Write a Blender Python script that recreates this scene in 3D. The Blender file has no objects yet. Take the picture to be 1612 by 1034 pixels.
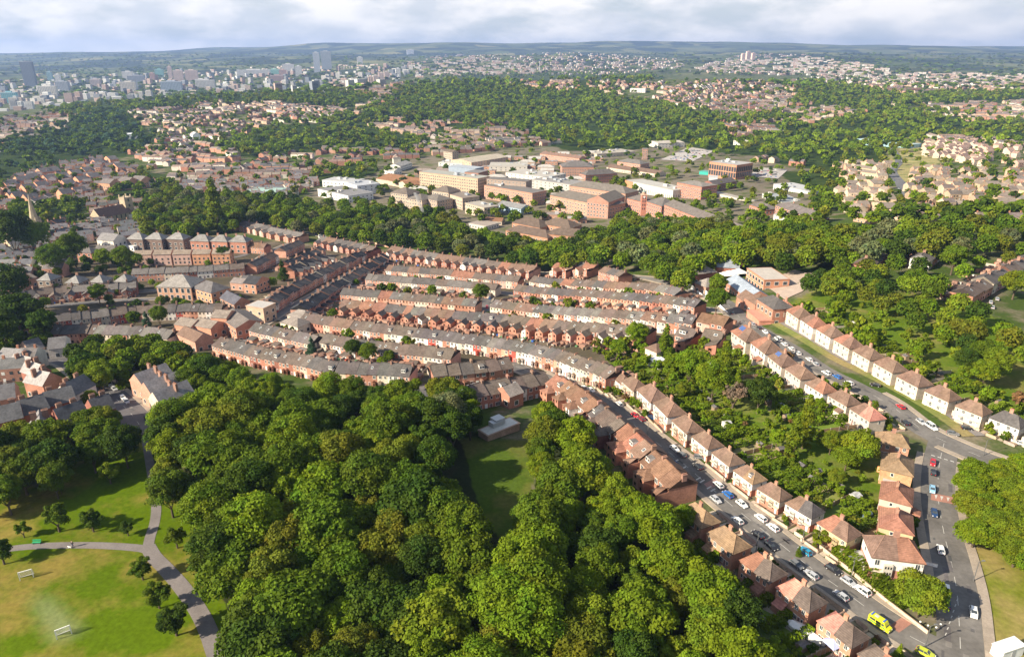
import bpy, math, random
import numpy as np
R = math.radians
scene = bpy.context.scene
random.seed(7); RNG = np.random.default_rng(7)

# ------------------------------------------------------------------ camera, light, sky, exposure
CAM_H, PITCH, FPX, CX, CY = 100.0, R(21.2), 1089.0, 806.0, 517.0
cam_data = bpy.data.cameras.new("camera"); cam = bpy.data.objects.new("camera", cam_data)
scene.collection.objects.link(cam)
cam.location = (0, 0, CAM_H); cam.rotation_euler = (math.pi/2-PITCH, 0, 0)
cam_data.sensor_width = 36.0; cam_data.lens = 36.0*FPX/1612.0
cam_data.clip_start = 1.0; cam_data.clip_end = 60000.0
scene.camera = cam

SUN_EL, SUN_AZ = R(31), math.atan2(-0.90, -0.43)      # azimuth from +Y towards +X
sd = bpy.data.lights.new("sun", 'SUN'); sd.energy = 5.0; sd.angle = R(0.5); sd.color = (1.0, 0.88, 0.69)
sun = bpy.data.objects.new("sun", sd); scene.collection.objects.link(sun)
sx, sy, sz = math.sin(SUN_AZ)*math.cos(SUN_EL), math.cos(SUN_AZ)*math.cos(SUN_EL), math.sin(SUN_EL)
from mathutils import Vector
sun.rotation_euler = Vector((sx, sy, sz)).to_track_quat('Z', 'Y').to_euler()
sun.location = (-300, -150, 400)

world = bpy.data.worlds.new("World"); scene.world = world; world.use_nodes = True
wt = world.node_tree; wt.nodes.clear()
def wn(t, **k):
    n = wt.nodes.new(t)
    for a, b in k.items(): setattr(n, a, b)
    return n
wo = wn('ShaderNodeOutputWorld'); bg = wn('ShaderNodeBackground'); bg.inputs['Strength'].default_value = 0.064
sky = wn('ShaderNodeTexSky', sky_type='NISHITA', sun_disc=False, sun_elevation=SUN_EL, sun_rotation=SUN_AZ % (2*math.pi), air_density=1.2, dust_density=1.0)
tc = wn('ShaderNodeTexCoord'); mp = wn('ShaderNodeMapping'); mp.inputs['Scale'].default_value = (7.0, 7.0, 21.0)
mp.inputs['Location'].default_value = (3.1, 1.7, 0.2)
ns = wn('ShaderNodeTexNoise'); ns.inputs['Scale'].default_value = 1.25; ns.inputs['Detail'].default_value = 8; ns.inputs['Roughness'].default_value = 0.55
rp = wn('ShaderNodeValToRGB'); rp.color_ramp.elements[0].position = 0.36; rp.color_ramp.elements[1].position = 0.52
mp2 = wn('ShaderNodeMapping'); mp2.inputs['Scale'].default_value = (14.0, 14.0, 34.0)
ns2 = wn('ShaderNodeTexNoise'); ns2.inputs['Scale'].default_value = 1.0; ns2.inputs['Detail'].default_value = 5
rp2 = wn('ShaderNodeValToRGB'); rp2.color_ramp.elements[0].position = 0.34; rp2.color_ramp.elements[1].position = 0.60
rp2.color_ramp.elements[0].color = (6.0, 6.2, 6.4, 1); rp2.color_ramp.elements[1].color = (9.0, 8.6, 8.1, 1)
mx = wn('ShaderNodeMix', data_type='RGBA'); mx0 = wn('ShaderNodeMix', data_type='RGBA')
mx0.inputs['Factor'].default_value = 0.85; mx0.inputs['B'].default_value = (5.2, 5.6, 5.9, 1)
L = wt.links.new
L(tc.outputs['Generated'], mp.inputs['Vector']); L(mp.outputs['Vector'], ns.inputs['Vector'])
L(tc.outputs['Generated'], mp2.inputs['Vector']); L(mp2.outputs['Vector'], ns2.inputs['Vector'])
L(ns.outputs['Fac'], rp.inputs['Fac']); L(ns2.outputs['Fac'], rp2.inputs['Fac'])
sp_ = wn('ShaderNodeSeparateXYZ'); L(tc.outputs['Generated'], sp_.inputs[0])
low = wn('ShaderNodeMapRange'); low.inputs['From Min'].default_value = .12; low.inputs['From Max'].default_value = .42; low.inputs['To Min'].default_value = 1.0; low.inputs['To Max'].default_value = .12
L(sp_.outputs['Z'], low.inputs['Value'])           # pale haze and cloud lie low, the sky overhead is clearer
m1 = wn('ShaderNodeMath', operation='MULTIPLY'); m1.inputs[1].default_value = .85; L(low.outputs['Result'], m1.inputs[0]); L(m1.outputs[0], mx0.inputs['Factor'])
m2 = wn('ShaderNodeMath', operation='MULTIPLY'); L(low.outputs['Result'], m2.inputs[0]); L(rp.outputs['Color'], m2.inputs[1])
L(sky.outputs['Color'], mx0.inputs['A']); L(mx0.outputs['Result'], mx.inputs['A'])
L(rp2.outputs['Color'], mx.inputs['B']); L(m2.outputs[0], mx.inputs['Factor'])
L(mx.outputs['Result'], bg.inputs['Color']); L(bg.outputs['Background'], wo.inputs['Surface'])
vs = scene.view_settings
vs.view_transform = 'Standard'; vs.look = 'None'; vs.gamma = 1.0; vs.exposure = 1.17; vs.use_curve_mapping = False
scene.cycles.max_bounces = 5; scene.cycles.diffuse_bounces = 2; scene.cycles.glossy_bounces = 2
scene.cycles.transmission_bounces = 3; scene.cycles.volume_bounces = 0; scene.cycles.transparent_max_bounces = 4
scene.cycles.use_denoising = True

# ------------------------------------------------------------------ terrain height
TCOL = np.array([-.69, -.434, -.177, .038, .252, .467, .69])
TY = np.array([0,170,225,300,410,510,650,830,1150,1500,1800,2100,2500,2900,3400,4000,4800,5800,7000,8500,10500,12500,14500,30000.])
TZ = np.array([
 [0,0,-8,-20,-31,-37,-42,-46,-50,-45,-25,-50,-60,-55,-42,-25,0,20,60,110,150,165,150,100],
 [0,0,-8,-20,-31,-37,-42,-45,-47,-42,-15,10,-30,-50,-40,-20,5,40,90,120,200,270,250,150],
 [0,0,-8,-20,-31,-37,-42,-44,-45,-42,-20,0,35,10,-20,0,35,70,110,140,270,380,300,150],
 [0,0,-8,-20,-31,-37,-42,-44,-45,-42,-30,-12,45,20,-20,0,40,110,160,120,250,420,300,150],
 [0,0,-4,-9,-16,-25,-34,-40,-42,-40,-28,-8,50,25,10,20,45,90,120,150,260,400,300,150],
 [0,0,0,-1,-4,-12,-25,-35,-40,-38,-25,-5,28,15,0,20,60,110,150,170,260,360,300,150],
 [0,0,0,0,0,-3,-10,-20,-30,-35,-25,-10,10,0,0,10,30,60,100,150,220,290,250,150.]])
NS, NT = 700, 161
S0, S1 = math.log(60.), math.log(30060.)
sg = np.linspace(S0, S1, NS); tg = np.linspace(-.9, .9, NT)
T1 = np.array([np.interp(sg, np.log(TY+60), TZ[i]) for i in range(7)])
T2 = np.array([[0.0]*NS]*NT)
for j in range(NS): T2[:, j] = np.interp(tg, TCOL, T1[:, j])
def blur(a, ax, s):
    k = np.exp(-0.5*(np.arange(-3*s, 3*s+1)/s)**2); k /= k.sum()
    p = [(0, 0), (0, 0)]; p[ax] = (3*s, 3*s); b = np.pad(a, p, mode='edge')
    return np.apply_along_axis(lambda v: np.convolve(v, k, 'valid'), ax, b)
T2 = blur(blur(T2, 1, 7), 0, 6)
def terr(X, Y):
    X = np.asarray(X, float); Y = np.asarray(Y, float)
    Yp = np.maximum(Y, 0.0)
    s = (np.log(Yp+60)-S0)/(S1-S0)*(NS-1); t = (np.clip(X/np.maximum(Yp, 170.), -.899, .899)+.9)/1.8*(NT-1)
    s = np.clip(s, 0, NS-1.001)
    i = s.astype(int); j = t.astype(int); fs = s-i; ft = t-j
    z = (T2[j, i]*(1-fs)+T2[j, i+1]*fs)*(1-ft)+(T2[j+1, i]*(1-fs)+T2[j+1, i+1]*fs)*ft
    amp = np.clip((Yp-3500)/6000, 0, 1)
    z = z+amp*(16*np.sin(X/920+Y/700)+20*np.sin(X/510-Y/430+1)*np.sin(Y/610+X/1500)+9*np.sin(X/230+2)*np.sin(Y/300))
    return z
def tz(x, y): return float(terr(x, y))
TS = np.concatenate([[0], np.geomspace(60, 20000, 900)])
CP, SP = math.cos(PITCH), math.sin(PITCH)
def unproj(px, py, h=0.0):
    """photo position(s) -> point(s) h metres above the ground."""
    px = np.atleast_1d(np.asarray(px, float)); py = np.atleast_1d(np.asarray(py, float))
    d = np.stack([px-CX, FPX*CP+(CY-py)*SP, -FPX*SP+(CY-py)*CP], 1)
    d /= np.linalg.norm(d, axis=1)[:, None]
    out = np.zeros((len(px), 3))
    for a in range(0, len(px), 2000):
        D = d[a:a+2000]
        P = D[:, None, :]*TS[None, :, None]
        g = P[..., 2]+CAM_H-terr(P[..., 0], P[..., 1])-h
        neg = g < 0
        k = np.where(neg.any(1), neg.argmax(1), len(TS)-1); k = np.maximum(k, 1)
        r = np.arange(len(D)); g0, g1 = g[r, k-1], g[r, k]
        f = np.clip(g0/np.where(np.abs(g0-g1) < 1e-9, 1, g0-g1), 0, 1)
        t = TS[k-1]+(TS[k]-TS[k-1])*f
        out[a:a+2000] = D*t[:, None]+np.array([0, 0, CAM_H])
    return out
def U(x, y, h=0.0): return unproj([x], [y], h)[0]
def inpoly(X, Y, poly):
    X = np.asarray(X, float); Y = np.asarray(Y, float)
    r = np.zeros(X.shape, bool); n = len(poly)
    for i in range(n):
        x1, y1 = poly[i]; x2, y2 = poly[(i+1) % n]
        if y1 == y2: continue
        r ^= ((y1 > Y) != (y2 > Y)) & (X < (x2-x1)*(Y-y1)/(y2-y1)+x1)
    return r
def wpoly(pts, h=0.0): return [tuple(p[:2]) for p in unproj([p[0] for p in pts], [p[1] for p in pts], h)]

# ------------------------------------------------------------------ materials
MATS = {}
def material(name, rough=0.8, noise=(0.0, 1.0), noise2=(0.0, 1.0), base=(1, 1, 1), objcol=True, metal=0.0, spec=0.3, transl=0.0, bump=0.0, brick=None):
    m = bpy.data.materials.new(name); m.use_nodes = True; nt = m.node_tree; nd = nt.nodes
    bs = nd['Principled BSDF']; bs.inputs['Roughness'].default_value = rough; bs.inputs['Metallic'].default_value = metal
    bs.inputs['Specular IOR Level'].default_value = spec
    col = None
    at = nd.new('ShaderNodeAttribute'); at.attribute_name = 'Col'
    def mul(a, b):
        x = nd.new('ShaderNodeMix'); x.data_type = 'RGBA'; x.blend_type = 'MULTIPLY'; x.inputs['Factor'].default_value = 1
        for s, v in (('A', a), ('B', b)):
            if isinstance(v, tuple): x.inputs[s].default_value = v
            else: nt.links.new(v, x.inputs[s])
        return x.outputs['Result']
    col = at.outputs['Color']
    if objcol:
        oi = nd.new('ShaderNodeObjectInfo'); col = mul(col, oi.outputs['Color'])
    if base != (1, 1, 1): col = mul(col, (*base, 1))
    geo = nd.new('ShaderNodeNewGeometry')
    for amp, sc in (noise, noise2):
        if amp <= 0: continue
        n = nd.new('ShaderNodeTexNoise'); n.inputs['Scale'].default_value = sc; n.inputs['Detail'].default_value = 4
        nt.links.new(geo.outputs['Position'], n.inputs['Vector'])
        mr = nd.new('ShaderNodeMapRange'); mr.inputs['From Min'].default_value = 0.3; mr.inputs['From Max'].default_value = 0.7
        mr.inputs['To Min'].default_value = 1-amp; mr.inputs['To Max'].default_value = 1+amp
        nt.links.new(n.outputs['Fac'], mr.inputs['Value'])
        cc = nd.new('ShaderNodeCombineColor')
        for s in ('Red', 'Green', 'Blue'): nt.links.new(mr.outputs['Result'], cc.inputs[s])
        col = mul(col, cc.outputs['Color'])
    if brick:
        # courses of tiles: darker joint lines by height
        w = nd.new('ShaderNodeTexWave'); w.wave_type = 'BANDS'; w.bands_direction = 'Z'; w.inputs['Scale'].default_value = brick[0]; w.inputs['Distortion'].default_value = 1.5
        nt.links.new(geo.outputs['Position'], w.inputs['Vector'])
        mr = nd.new('ShaderNodeMapRange'); mr.inputs['To Min'].default_value = 1-brick[1]; mr.inputs['To Max'].default_value = 1+brick[1]*.4
        nt.links.new(w.outputs['Fac'], mr.inputs['Value'])
        cc = nd.new('ShaderNodeCombineColor')
        for s in ('Red', 'Green', 'Blue'): nt.links.new(mr.outputs['Result'], cc.inputs[s])
        col = mul(col, cc.outputs['Color'])
    nt.links.new(col, bs.inputs['Base Color'])
    if transl > 0:
        tr = nd.new('ShaderNodeBsdfTranslucent'); nt.links.new(mul(col, (1.25, 1.3, .7, 1)), tr.inputs['Color'])
        ms = nd.new('ShaderNodeMixShader'); ms.inputs[0].default_value = transl
        nt.links.new(bs.outputs[0], ms.inputs[1]); nt.links.new(tr.outputs[0], ms.inputs[2])
        nt.links.new(ms.outputs[0], nd['Material Output'].inputs['Surface'])
    MATS[name] = m
    return m
material('brick', .85, (.18, 2.2), (.16, .35))
material('render', .8, (.08, 1.0), (.07, .3))
material('roof', .8, spec=.12, noise=(.22, 1.7), noise2=(.20, .4), brick=(1.3, .16))
material('white', .5, (.05, 1.5), base=(.72, .70, .66))
material('glass', .12, (.25, 1.0), base=(.045, .055, .065), spec=.7)
material('plain', .7, (.10, 1.2), (.08, .25))
material('metal', .4, (.05, 2.0), spec=.5, metal=.3)
material('paint', .22, spec=.6)
material('tyre', .8, base=(.02, .02, .022))
material('leaf', .62, (.12, .5), transl=.26, spec=.04)
material('bark', .9, (.2, 4.0), base=(.10, .075, .05))
material('asphalt', .85, (.14, 1.1), (.26, .13))
material('paving', .85, (.12, 2.5), (.14, .3))
material('marking', .7, (.15, 3.0), base=(.46, .45, .42))
material('skin', .6, base=(.5, .33, .25)); material('cloth', .9)

# ground: zone colour from the mesh, mottled at three scales
def ground_material():
    m = bpy.data.materials.new('ground'); m.use_nodes = True; nt = m.node_tree; nd = nt.nodes; LK = nt.links.new
    bs = nd['Principled BSDF']; bs.inputs['Roughness'].default_value = .95; bs.inputs['Specular IOR Level'].default_value = .02
    geo = nd.new('ShaderNodeNewGeometry')
    a = nd.new('ShaderNodeAttribute'); a.attribute_name = 'Col'
    b = nd.new('ShaderNodeAttribute'); b.attribute_name = 'Col2'
    d = nd.new('ShaderNodeAttribute'); d.attribute_name = 'Field'
    def noise(sc, det=5, rough=.6):
        n = nd.new('ShaderNodeTexNoise'); n.inputs['Scale'].default_value = sc; n.inputs['Detail'].default_value = det; n.inputs['Roughness'].default_value = rough
        LK(geo.outputs['Position'], n.inputs['Vector']); return n.outputs['Fac']
    def mrange(v, a0, a1, b0, b1):
        r = nd.new('ShaderNodeMapRange'); r.inputs['From Min'].default_value = a0; r.inputs['From Max'].default_value = a1
        r.inputs['To Min'].default_value = b0; r.inputs['To Max'].default_value = b1; LK(v, r.inputs['Value']); return r.outputs['Result']
    f = mrange(noise(.055, 6, .62), .47, .63, 0, 1)
    mixc = nd.new('ShaderNodeMix'); mixc.data_type = 'RGBA'; LK(f, mixc.inputs['Factor']); LK(a.outputs['Color'], mixc.inputs['A']); LK(b.outputs['Color'], mixc.inputs['B'])
    v = nd.new('ShaderNodeMath'); v.operation = 'MULTIPLY'
    LK(mrange(noise(.9, 4), .3, .7, .80, 1.2), v.inputs[0]); LK(mrange(noise(.012, 3), .3, .7, .85, 1.15), v.inputs[1])
    cc = nd.new('ShaderNodeCombineColor')
    for s in ('Red', 'Green', 'Blue'): LK(v.outputs[0], cc.inputs[s])
    mu = nd.new('ShaderNodeMix'); mu.data_type = 'RGBA'; mu.blend_type = 'MULTIPLY'; mu.inputs['Factor'].default_value = 1
    LK(mixc.outputs['Result'], mu.inputs['A']); LK(cc.outputs['Color'], mu.inputs['B'])
    # fields on the far hills
    vo = nd.new('ShaderNodeTexVoronoi'); vo.inputs['Scale'].default_value = .0036; LK(geo.outputs['Position'], vo.inputs['Vector'])
    rr = nd.new('ShaderNodeValToRGB'); el = rr.color_ramp.elements
    el[0].position = 0; el[0].color = (.028, .040, .022, 1); el[1].position = 1; el[1].color = (.24, .22, .10, 1)
    for p, c in ((.4, (.035, .050, .028, 1)), (.58, (.085, .11, .045, 1)), (.78, (.15, .16, .07, 1))):
        e = el.new(p); e.color = c
    LK(vo.outputs['Color'], rr.inputs['Fac'])
    fm = nd.new('ShaderNodeMix'); fm.data_type = 'RGBA'; LK(d.outputs['Fac'], fm.inputs['Factor']); LK(mu.outputs['Result'], fm.inputs['A']); LK(rr.outputs['Color'], fm.inputs['B'])
    LK(fm.outputs['Result'], bs.inputs['Base Color'])
    MATS['ground'] = m
ground_material()

# ------------------------------------------------------------------ mesh builders and object helpers
COL = scene.collection
class MB:
    def __init__(s): s.v = []; s.f = []; s.m = []; s.c = []
    def face(s, pts, m, c=(1, 1, 1)):
        n = len(s.v); s.v.extend(pts); s.f.append(tuple(range(n, n+len(pts)))); s.m.append(m); s.c.append(c)
    def box(s, x0, x1, y0, y1, z0, z1, m, c=(1, 1, 1), top=None, topc=None):
        p = [(x0, y0, z0), (x1, y0, z0), (x1, y1, z0), (x0, y1, z0), (x0, y0, z1), (x1, y0, z1), (x1, y1, z1), (x0, y1, z1)]
        for q in ((0, 1, 5, 4), (1, 2, 6, 5), (2, 3, 7, 6), (3, 0, 4, 7)): s.face([p[i] for i in q], m, c)
        s.face([p[i] for i in (4, 5, 6, 7)], top or m, topc or c)
        return s
    def gable(s, x0, x1, y0, y1, z, zr, m, wm, c=(1, 1, 1), wc=(1, 1, 1), ov=.3, t=.12):
        """ridge along x; wall triangles in wm"""
        ym = (y0+y1)/2; k = (zr-z)/((y1-y0)/2); ze = z-k*ov
        a, b = x0-ov*.3, x1+ov*.3
        s.face([(a, y0-ov, ze), (b, y0-ov, ze), (b, ym, zr), (a, ym, zr)], m, c)
        s.face([(b, y1+ov, ze), (a, y1+ov, ze), (a, ym, zr), (b, ym, zr)], m, c)
        s.face([(b, y0-ov, ze), (b, y1+ov, ze), (b, ym, zr)], wm, wc); s.face([(a, y1+ov, ze), (a, y0-ov, ze), (a, ym, zr)], wm, wc)
        s.face([(a, y0-ov, ze), (a, y1+ov, ze), (b, y1+ov, ze), (b, y0-ov, ze)], m, c)
    def hip(s, x0, x1, y0, y1, z, zr, m, c=(1, 1, 1), ov=.35, inset=None, ends=(1, 1)):
        ym = (y0+y1)/2; ins = inset if inset is not None else min((y1-y0)/2, (x1-x0)/2)*1.0
        X0 = x0-ov*ends[0]; X1 = x1+ov*ends[1]; Y0, Y1 = y0-ov, y1+ov; z = z-.12
        r0 = (X0+(ins+ov)*ends[0], ym, zr); r1 = (X1-(ins+ov)*ends[1], ym, zr)
        if r0[0] > r1[0]-.01: r0 = ((X0+X1)/2-.01, ym, zr); r1 = ((X0+X1)/2+.01, ym, zr)
        s.face([(X0, Y0, z), (X1, Y0, z), r1, r0], m, c); s.face([(X1, Y1, z), (X0, Y1, z), r0, r1], m, c)
        s.face([(X1, Y0, z), (X1, Y1, z), r1], m, c); s.face([(X0, Y1, z), (X0, Y0, z), r0], m, c)
        s.face([(X0, Y0, z), (X0, Y1, z), (X1, Y1, z), (X1, Y0, z)], m, c)
    def cyl(s, x, y, z0, z1, r0, r1, m, c=(1, 1, 1), n=10, x1=None, y1=None):
        x1 = x if x1 is None else x1; y1 = y if y1 is None else y1
        A = [(x+r0*math.cos(2*math.pi*i/n), y+r0*math.sin(2*math.pi*i/n), z0) for i in range(n)]
        B = [(x1+r1*math.cos(2*math.pi*i/n), y1+r1*math.sin(2*math.pi*i/n), z1) for i in range(n)]
        for i in range(n):
            j = (i+1) % n; s.face([A[i], A[j], B[j], B[i]], m, c)
        s.face(B, m, c); s.face(A[::-1], m, c)
    def beam(s, a, b, w, m, c=(1, 1, 1)):
        a = np.array(a, float); b = np.array(b, float); d = b-a; l = np.linalg.norm(d); d /= l
        u = np.cross(d, (0, 0, 1)) if abs(d[2]) < .95 else np.cross(d, (1, 0, 0)); u /= np.linalg.norm(u); v = np.cross(d, u)
        A = [tuple(a+w*(i*u+j*v)/2) for i, j in ((-1, -1), (1, -1), (1, 1), (-1, 1))]; B = [tuple(b+w*(i*u+j*v)/2) for i, j in ((-1, -1), (1, -1), (1, 1), (-1, 1))]
        for i in range(4):
            j = (i+1) % 4; s.face([A[i], A[j], B[j], B[i]], m, c)
        s.face(A[::-1], m, c); s.face(B, m, c)
    def add(s, o, ang=0, loc=(0, 0, 0), sc=(1, 1, 1), cmap=None, mirror=False):
        ca, sa = math.cos(ang), math.sin(ang); n = len(s.v)
        for x, y, z in o.v:
            x *= sc[0]; y *= sc[1]; z *= sc[2]
            s.v.append((x*ca-y*sa+loc[0], x*sa+y*ca+loc[1], z+loc[2]))
        for f, m, c in zip(o.f, o.m, o.c):
            s.f.append(tuple(i+n for i in f)); s.m.append(m)
            s.c.append(tuple(a*b for a, b in zip(c, cmap[m])) if cmap and m in cmap else c)
    def mesh(s, name):
        me = bpy.data.meshes.new(name); me.from_pydata([tuple(p) for p in s.v], [], s.f)
        ms = sorted(set(s.m)); ix = {k: i for i, k in enumerate(ms)}
        for k in ms: me.materials.append(MATS[k])
        me.polygons.foreach_set('material_index', np.array([ix[k] for k in s.m], dtype=np.int32))
        at = me.attributes.new('Col', 'FLOAT_COLOR', 'FACE')
        at.data.foreach_set('color', np.array([(*c[:3], 1.0) for c in s.c], dtype=np.float32).ravel())
        me.update(); return me
def link(name, data, parent=None, color=None, loc=None, rot=None, sc=None):
    o = bpy.data.objects.new(name, data); COL.objects.link(o)
    if parent is not None: o.parent = parent
    if color is not None: o.color = (*color, 1)
    if loc is not None: o.location = loc
    if rot is not None: o.rotation_euler = (0, 0, rot)
    if sc is not None: o.scale = sc
    return o
def tag(o, label=None, cat=None, group=None, kind=None):
    if label: o['label'] = label
    if cat: o['category'] = cat
    if group: o['group'] = group
    if kind: o['kind'] = kind
    return o
def thing(name, label, cat, loc=(0, 0, 0), rot=0, group=None):
    return tag(link(name, None, loc=loc, rot=rot), label, cat, group)
KIDS = {}
def dup(root, loc, rot, sc=(1, 1, 1), colors=None, skip=()):
    """a copy of a thing with copies of its parts and sub-parts; colours by part name"""
    def stem(o): return o.name.split('.')[0]
    def rec(o, par):
        c = o.copy(); COL.objects.link(c); c.parent = par
        if colors:
            k = stem(o)
            if k in colors: c.color = (*colors[k], 1)
        for ch in KIDS.get(o.name, ()):
            if stem(ch) not in skip: rec(ch, c)
        return c
    c = rec(root, None); c.location = loc; c.rotation_euler = (0, 0, rot); c.scale = sc
    return c
def part(name, mb, parent, color=None, loc=None, rot=None):
    o = link(name, mb.mesh(name) if isinstance(mb, MB) else mb, parent, color, loc, rot)
    KIDS.setdefault(parent.name, []).append(o); return o
def drop(root):
    for ch in KIDS.get(root.name, []): drop(ch)
    bpy.data.objects.remove(root)
def np_mesh(name, V, F, mats, midx=None, col=None):
    """V (n,3), F (m,k) all same k"""
    me = bpy.data.meshes.new(name); m, k = F.shape
    me.vertices.add(len(V)); me.vertices.foreach_set('co', np.ascontiguousarray(V, dtype=np.float32).ravel())
    me.loops.add(m*k); me.loops.foreach_set('vertex_index', np.ascontiguousarray(F, dtype=np.int32).ravel())
    me.polygons.add(m); me.polygons.foreach_set('loop_start', np.arange(0, m*k, k, dtype=np.int32))
    try: me.polygons.foreach_set('loop_total', np.full(m, k, dtype=np.int32))
    except Exception: pass
    for x in mats: me.materials.append(MATS[x])
    if midx is not None: me.polygons.foreach_set('material_index', midx.astype(np.int32))
    at = me.attributes.new('Col', 'FLOAT_COLOR', 'FACE')
    c = np.ones((m, 4), np.float32)
    if col is not None: c[:, :3] = col
    at.data.foreach_set('color', c.ravel())
    me.update(calc_edges=True); return me
ORD = ['zeroth','first','second','third','fourth','fifth','sixth','seventh','eighth','ninth','tenth','eleventh','twelfth','thirteenth','fourteenth','fifteenth','sixteenth','seventeenth','eighteenth','nineteenth']
TENS = {2: 'twent', 3: 'thirt', 4: 'fort', 5: 'fift', 6: 'sixt', 7: 'sevent', 8: 'eight', 9: 'ninet'}
def ordw(n):
    if n < 20: return ORD[n]
    if n % 10 == 0: return TENS[n//10]+'ieth'
    return TENS[n//10]+'y-'+ORD[n % 10]
def jit(c, a=.12):
    k = 1+random.uniform(-a, a); return tuple(max(0.01, x*k*(1+random.uniform(-a*.35, a*.35))) for x in c)
# ------------------------------------------------------------------ ground sheet with zones
PARK = wpoly([(-200,1300),(-200,770),(0,775),(60,765),(110,715),(190,700),(222,684),(240,690),(246,760),(300,800),(310,860),(360,960),(400,1034),(400,1300)])
WOOD = wpoly([(118,600),(200,560),(290,565),(330,585),(480,620),(640,625),(700,640),(760,690),(735,720),(745,770),(765,820),(790,850),(830,840),(845,770),(835,720),(850,640),(900,690),(960,790),(1060,860),(1120,940),(1260,1070),(1290,1300),(400,1300),(400,1034),(360,960),(310,860),(300,800),(245,780),(240,700),(100,700)])
CLEAR = wpoly([(722,690),(832,690),(840,760),(812,840),(790,850),(765,820),(745,770),(735,720)])
VERGE_R = wpoly([(1515,735),(1560,725),(1612,740),(1900,760),(1900,1300),(1536,1300),(1536,1034),(1532,930),(1524,880),(1514,830),(1507,780)])
GARD = wpoly([(1040,560),(1100,560),(1180,545),(1240,600),(1340,660),(1400,700),(1400,800),(1330,850),(1200,760),(1100,680),(990,600),(960,570)])
GARD2 = wpoly([(1240,480),(1290,450),(1500,470),(1700,560),(1700,660),(1560,640),(1400,560),(1300,505)])
HOSP = wpoly([(470,320),(520,270),(640,250),(780,235),(1000,225),(1120,222),(1300,260),(1310,340),(1180,350),(1000,350),(930,375),(820,375),(700,345)])
SLOPE = wpoly([(240,365),(480,385),(900,425),(1080,440),(1120,500),(1000,590),(800,590),(640,600),(330,555),(0,560),(0,380)])
DRYV = wpoly([(1395,225),(1440,215),(1480,255),(1430,300),(1400,270)])
WOODS = [
 [(-40,240),(60,205),(160,170),(215,185),(250,215),(230,235),(130,250),(60,270),(-40,285)],
 [(60,172),(200,150),(400,142),(540,142),(600,150),(540,168),(300,168),(200,173),(100,182)],
 [(340,218),(400,195),(500,190),(580,170),(640,130),(700,118),(860,112),(1050,120),(1000,132),(960,150),(1050,160),(1120,175),(1200,190),(1160,212),(1060,222),(1000,230),(900,233),(860,222),(800,205),(760,190),(740,200),(700,205),(640,235),(560,235),(520,232),(420,245),(350,240)],
 [(1060,200),(1200,178),(1240,160),(1350,165),(1450,168),(1560,180),(1640,200),(1640,228),(1480,215),(1445,222),(1420,240),(1390,255),(1300,262),(1270,258),(1220,250),(1190,240),(1100,232)],
 [(1150,128),(1300,128),(1420,146),(1640,142),(1640,155),(1420,165),(1260,165),(1200,160)],
 [(-40,330),(60,320),(100,310),(150,320),(95,345),(50,345),(-40,360)], [(205,300),(265,287),(300,285),(262,305),(240,318),(215,330)],
 [(480,262),(560,250),(600,262),(560,278),(500,285),(460,290)], [(150,262),(215,262),(270,270),(230,290),(215,300),(170,300),(205,275)],
 [(1220,262),(1320,262),(1340,280),(1320,300),(1300,330),(1310,345),(1420,338),(1560,330),(1640,335),(1640,345),(1300,348),(1290,300)],
]

PITCH = wpoly([(48,930),(62,938),(80,948),(106,970),(126,990),(116,1002),(92,1010),(74,990),(66,968),(54,948)])
PITCH0 = PITCH
def zone_cols(X, Y):
    n = len(X); c1 = np.empty((n, 3)); c2 = np.empty((n, 3))
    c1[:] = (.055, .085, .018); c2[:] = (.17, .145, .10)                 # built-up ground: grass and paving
    def z(p, a, b):
        k = inpoly(X, Y, p); c1[k] = a; c2[k] = b
    z(SLOPE, (.085, .072, .048), (.15, .12, .09))
    z(HOSP, (.17, .145, .11), (.08, .10, .03))
    z(GARD, (.085, .135, .012), (.17, .165, .05)); z(GARD2, (.085, .135, .012), (.18, .17, .05))
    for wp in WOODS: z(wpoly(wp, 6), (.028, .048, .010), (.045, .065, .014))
    z(DRYV, (.30, .26, .12), (.16, .18, .06))
    near = (Y < 260) & (np.abs(X) < 400) & (Y > -200)
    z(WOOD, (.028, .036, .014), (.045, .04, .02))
    z(PARK, (.082, .130, .004), (.215, .17, .04)); z(CLEAR, (.062, .098, .012), (.12, .12, .03)); z(VERGE_R, (.15, .17, .02), (.27, .22, .075))
    bx = (np.abs(X) < 200) & (Y > 60) & (Y < 220); xs, ys = X[bx], Y[bx]; wgt = np.zeros(len(xs))
    for a in range(10):
        for r_ in (.7, 1.6, 2.4): wgt += inpoly(xs+r_*math.cos(a*.628), ys+r_*math.sin(a*.628), PITCH)/30.
    for cc_, col_ in ((c1, (.20, .23, .10)), (c2, (.17, .205, .075))): cc_[bx] = cc_[bx]*(1-wgt[:, None])+np.array(col_)*wgt[:, None]
    out = (Y < 60) & ~inpoly(X, Y, PARK) & ~inpoly(X, Y, WOOD) & ~inpoly(X, Y, VERGE_R)
    c1[out] = (.09, .14, .03); c2[out] = (.15, .16, .06)
    return c1, c2
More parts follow.
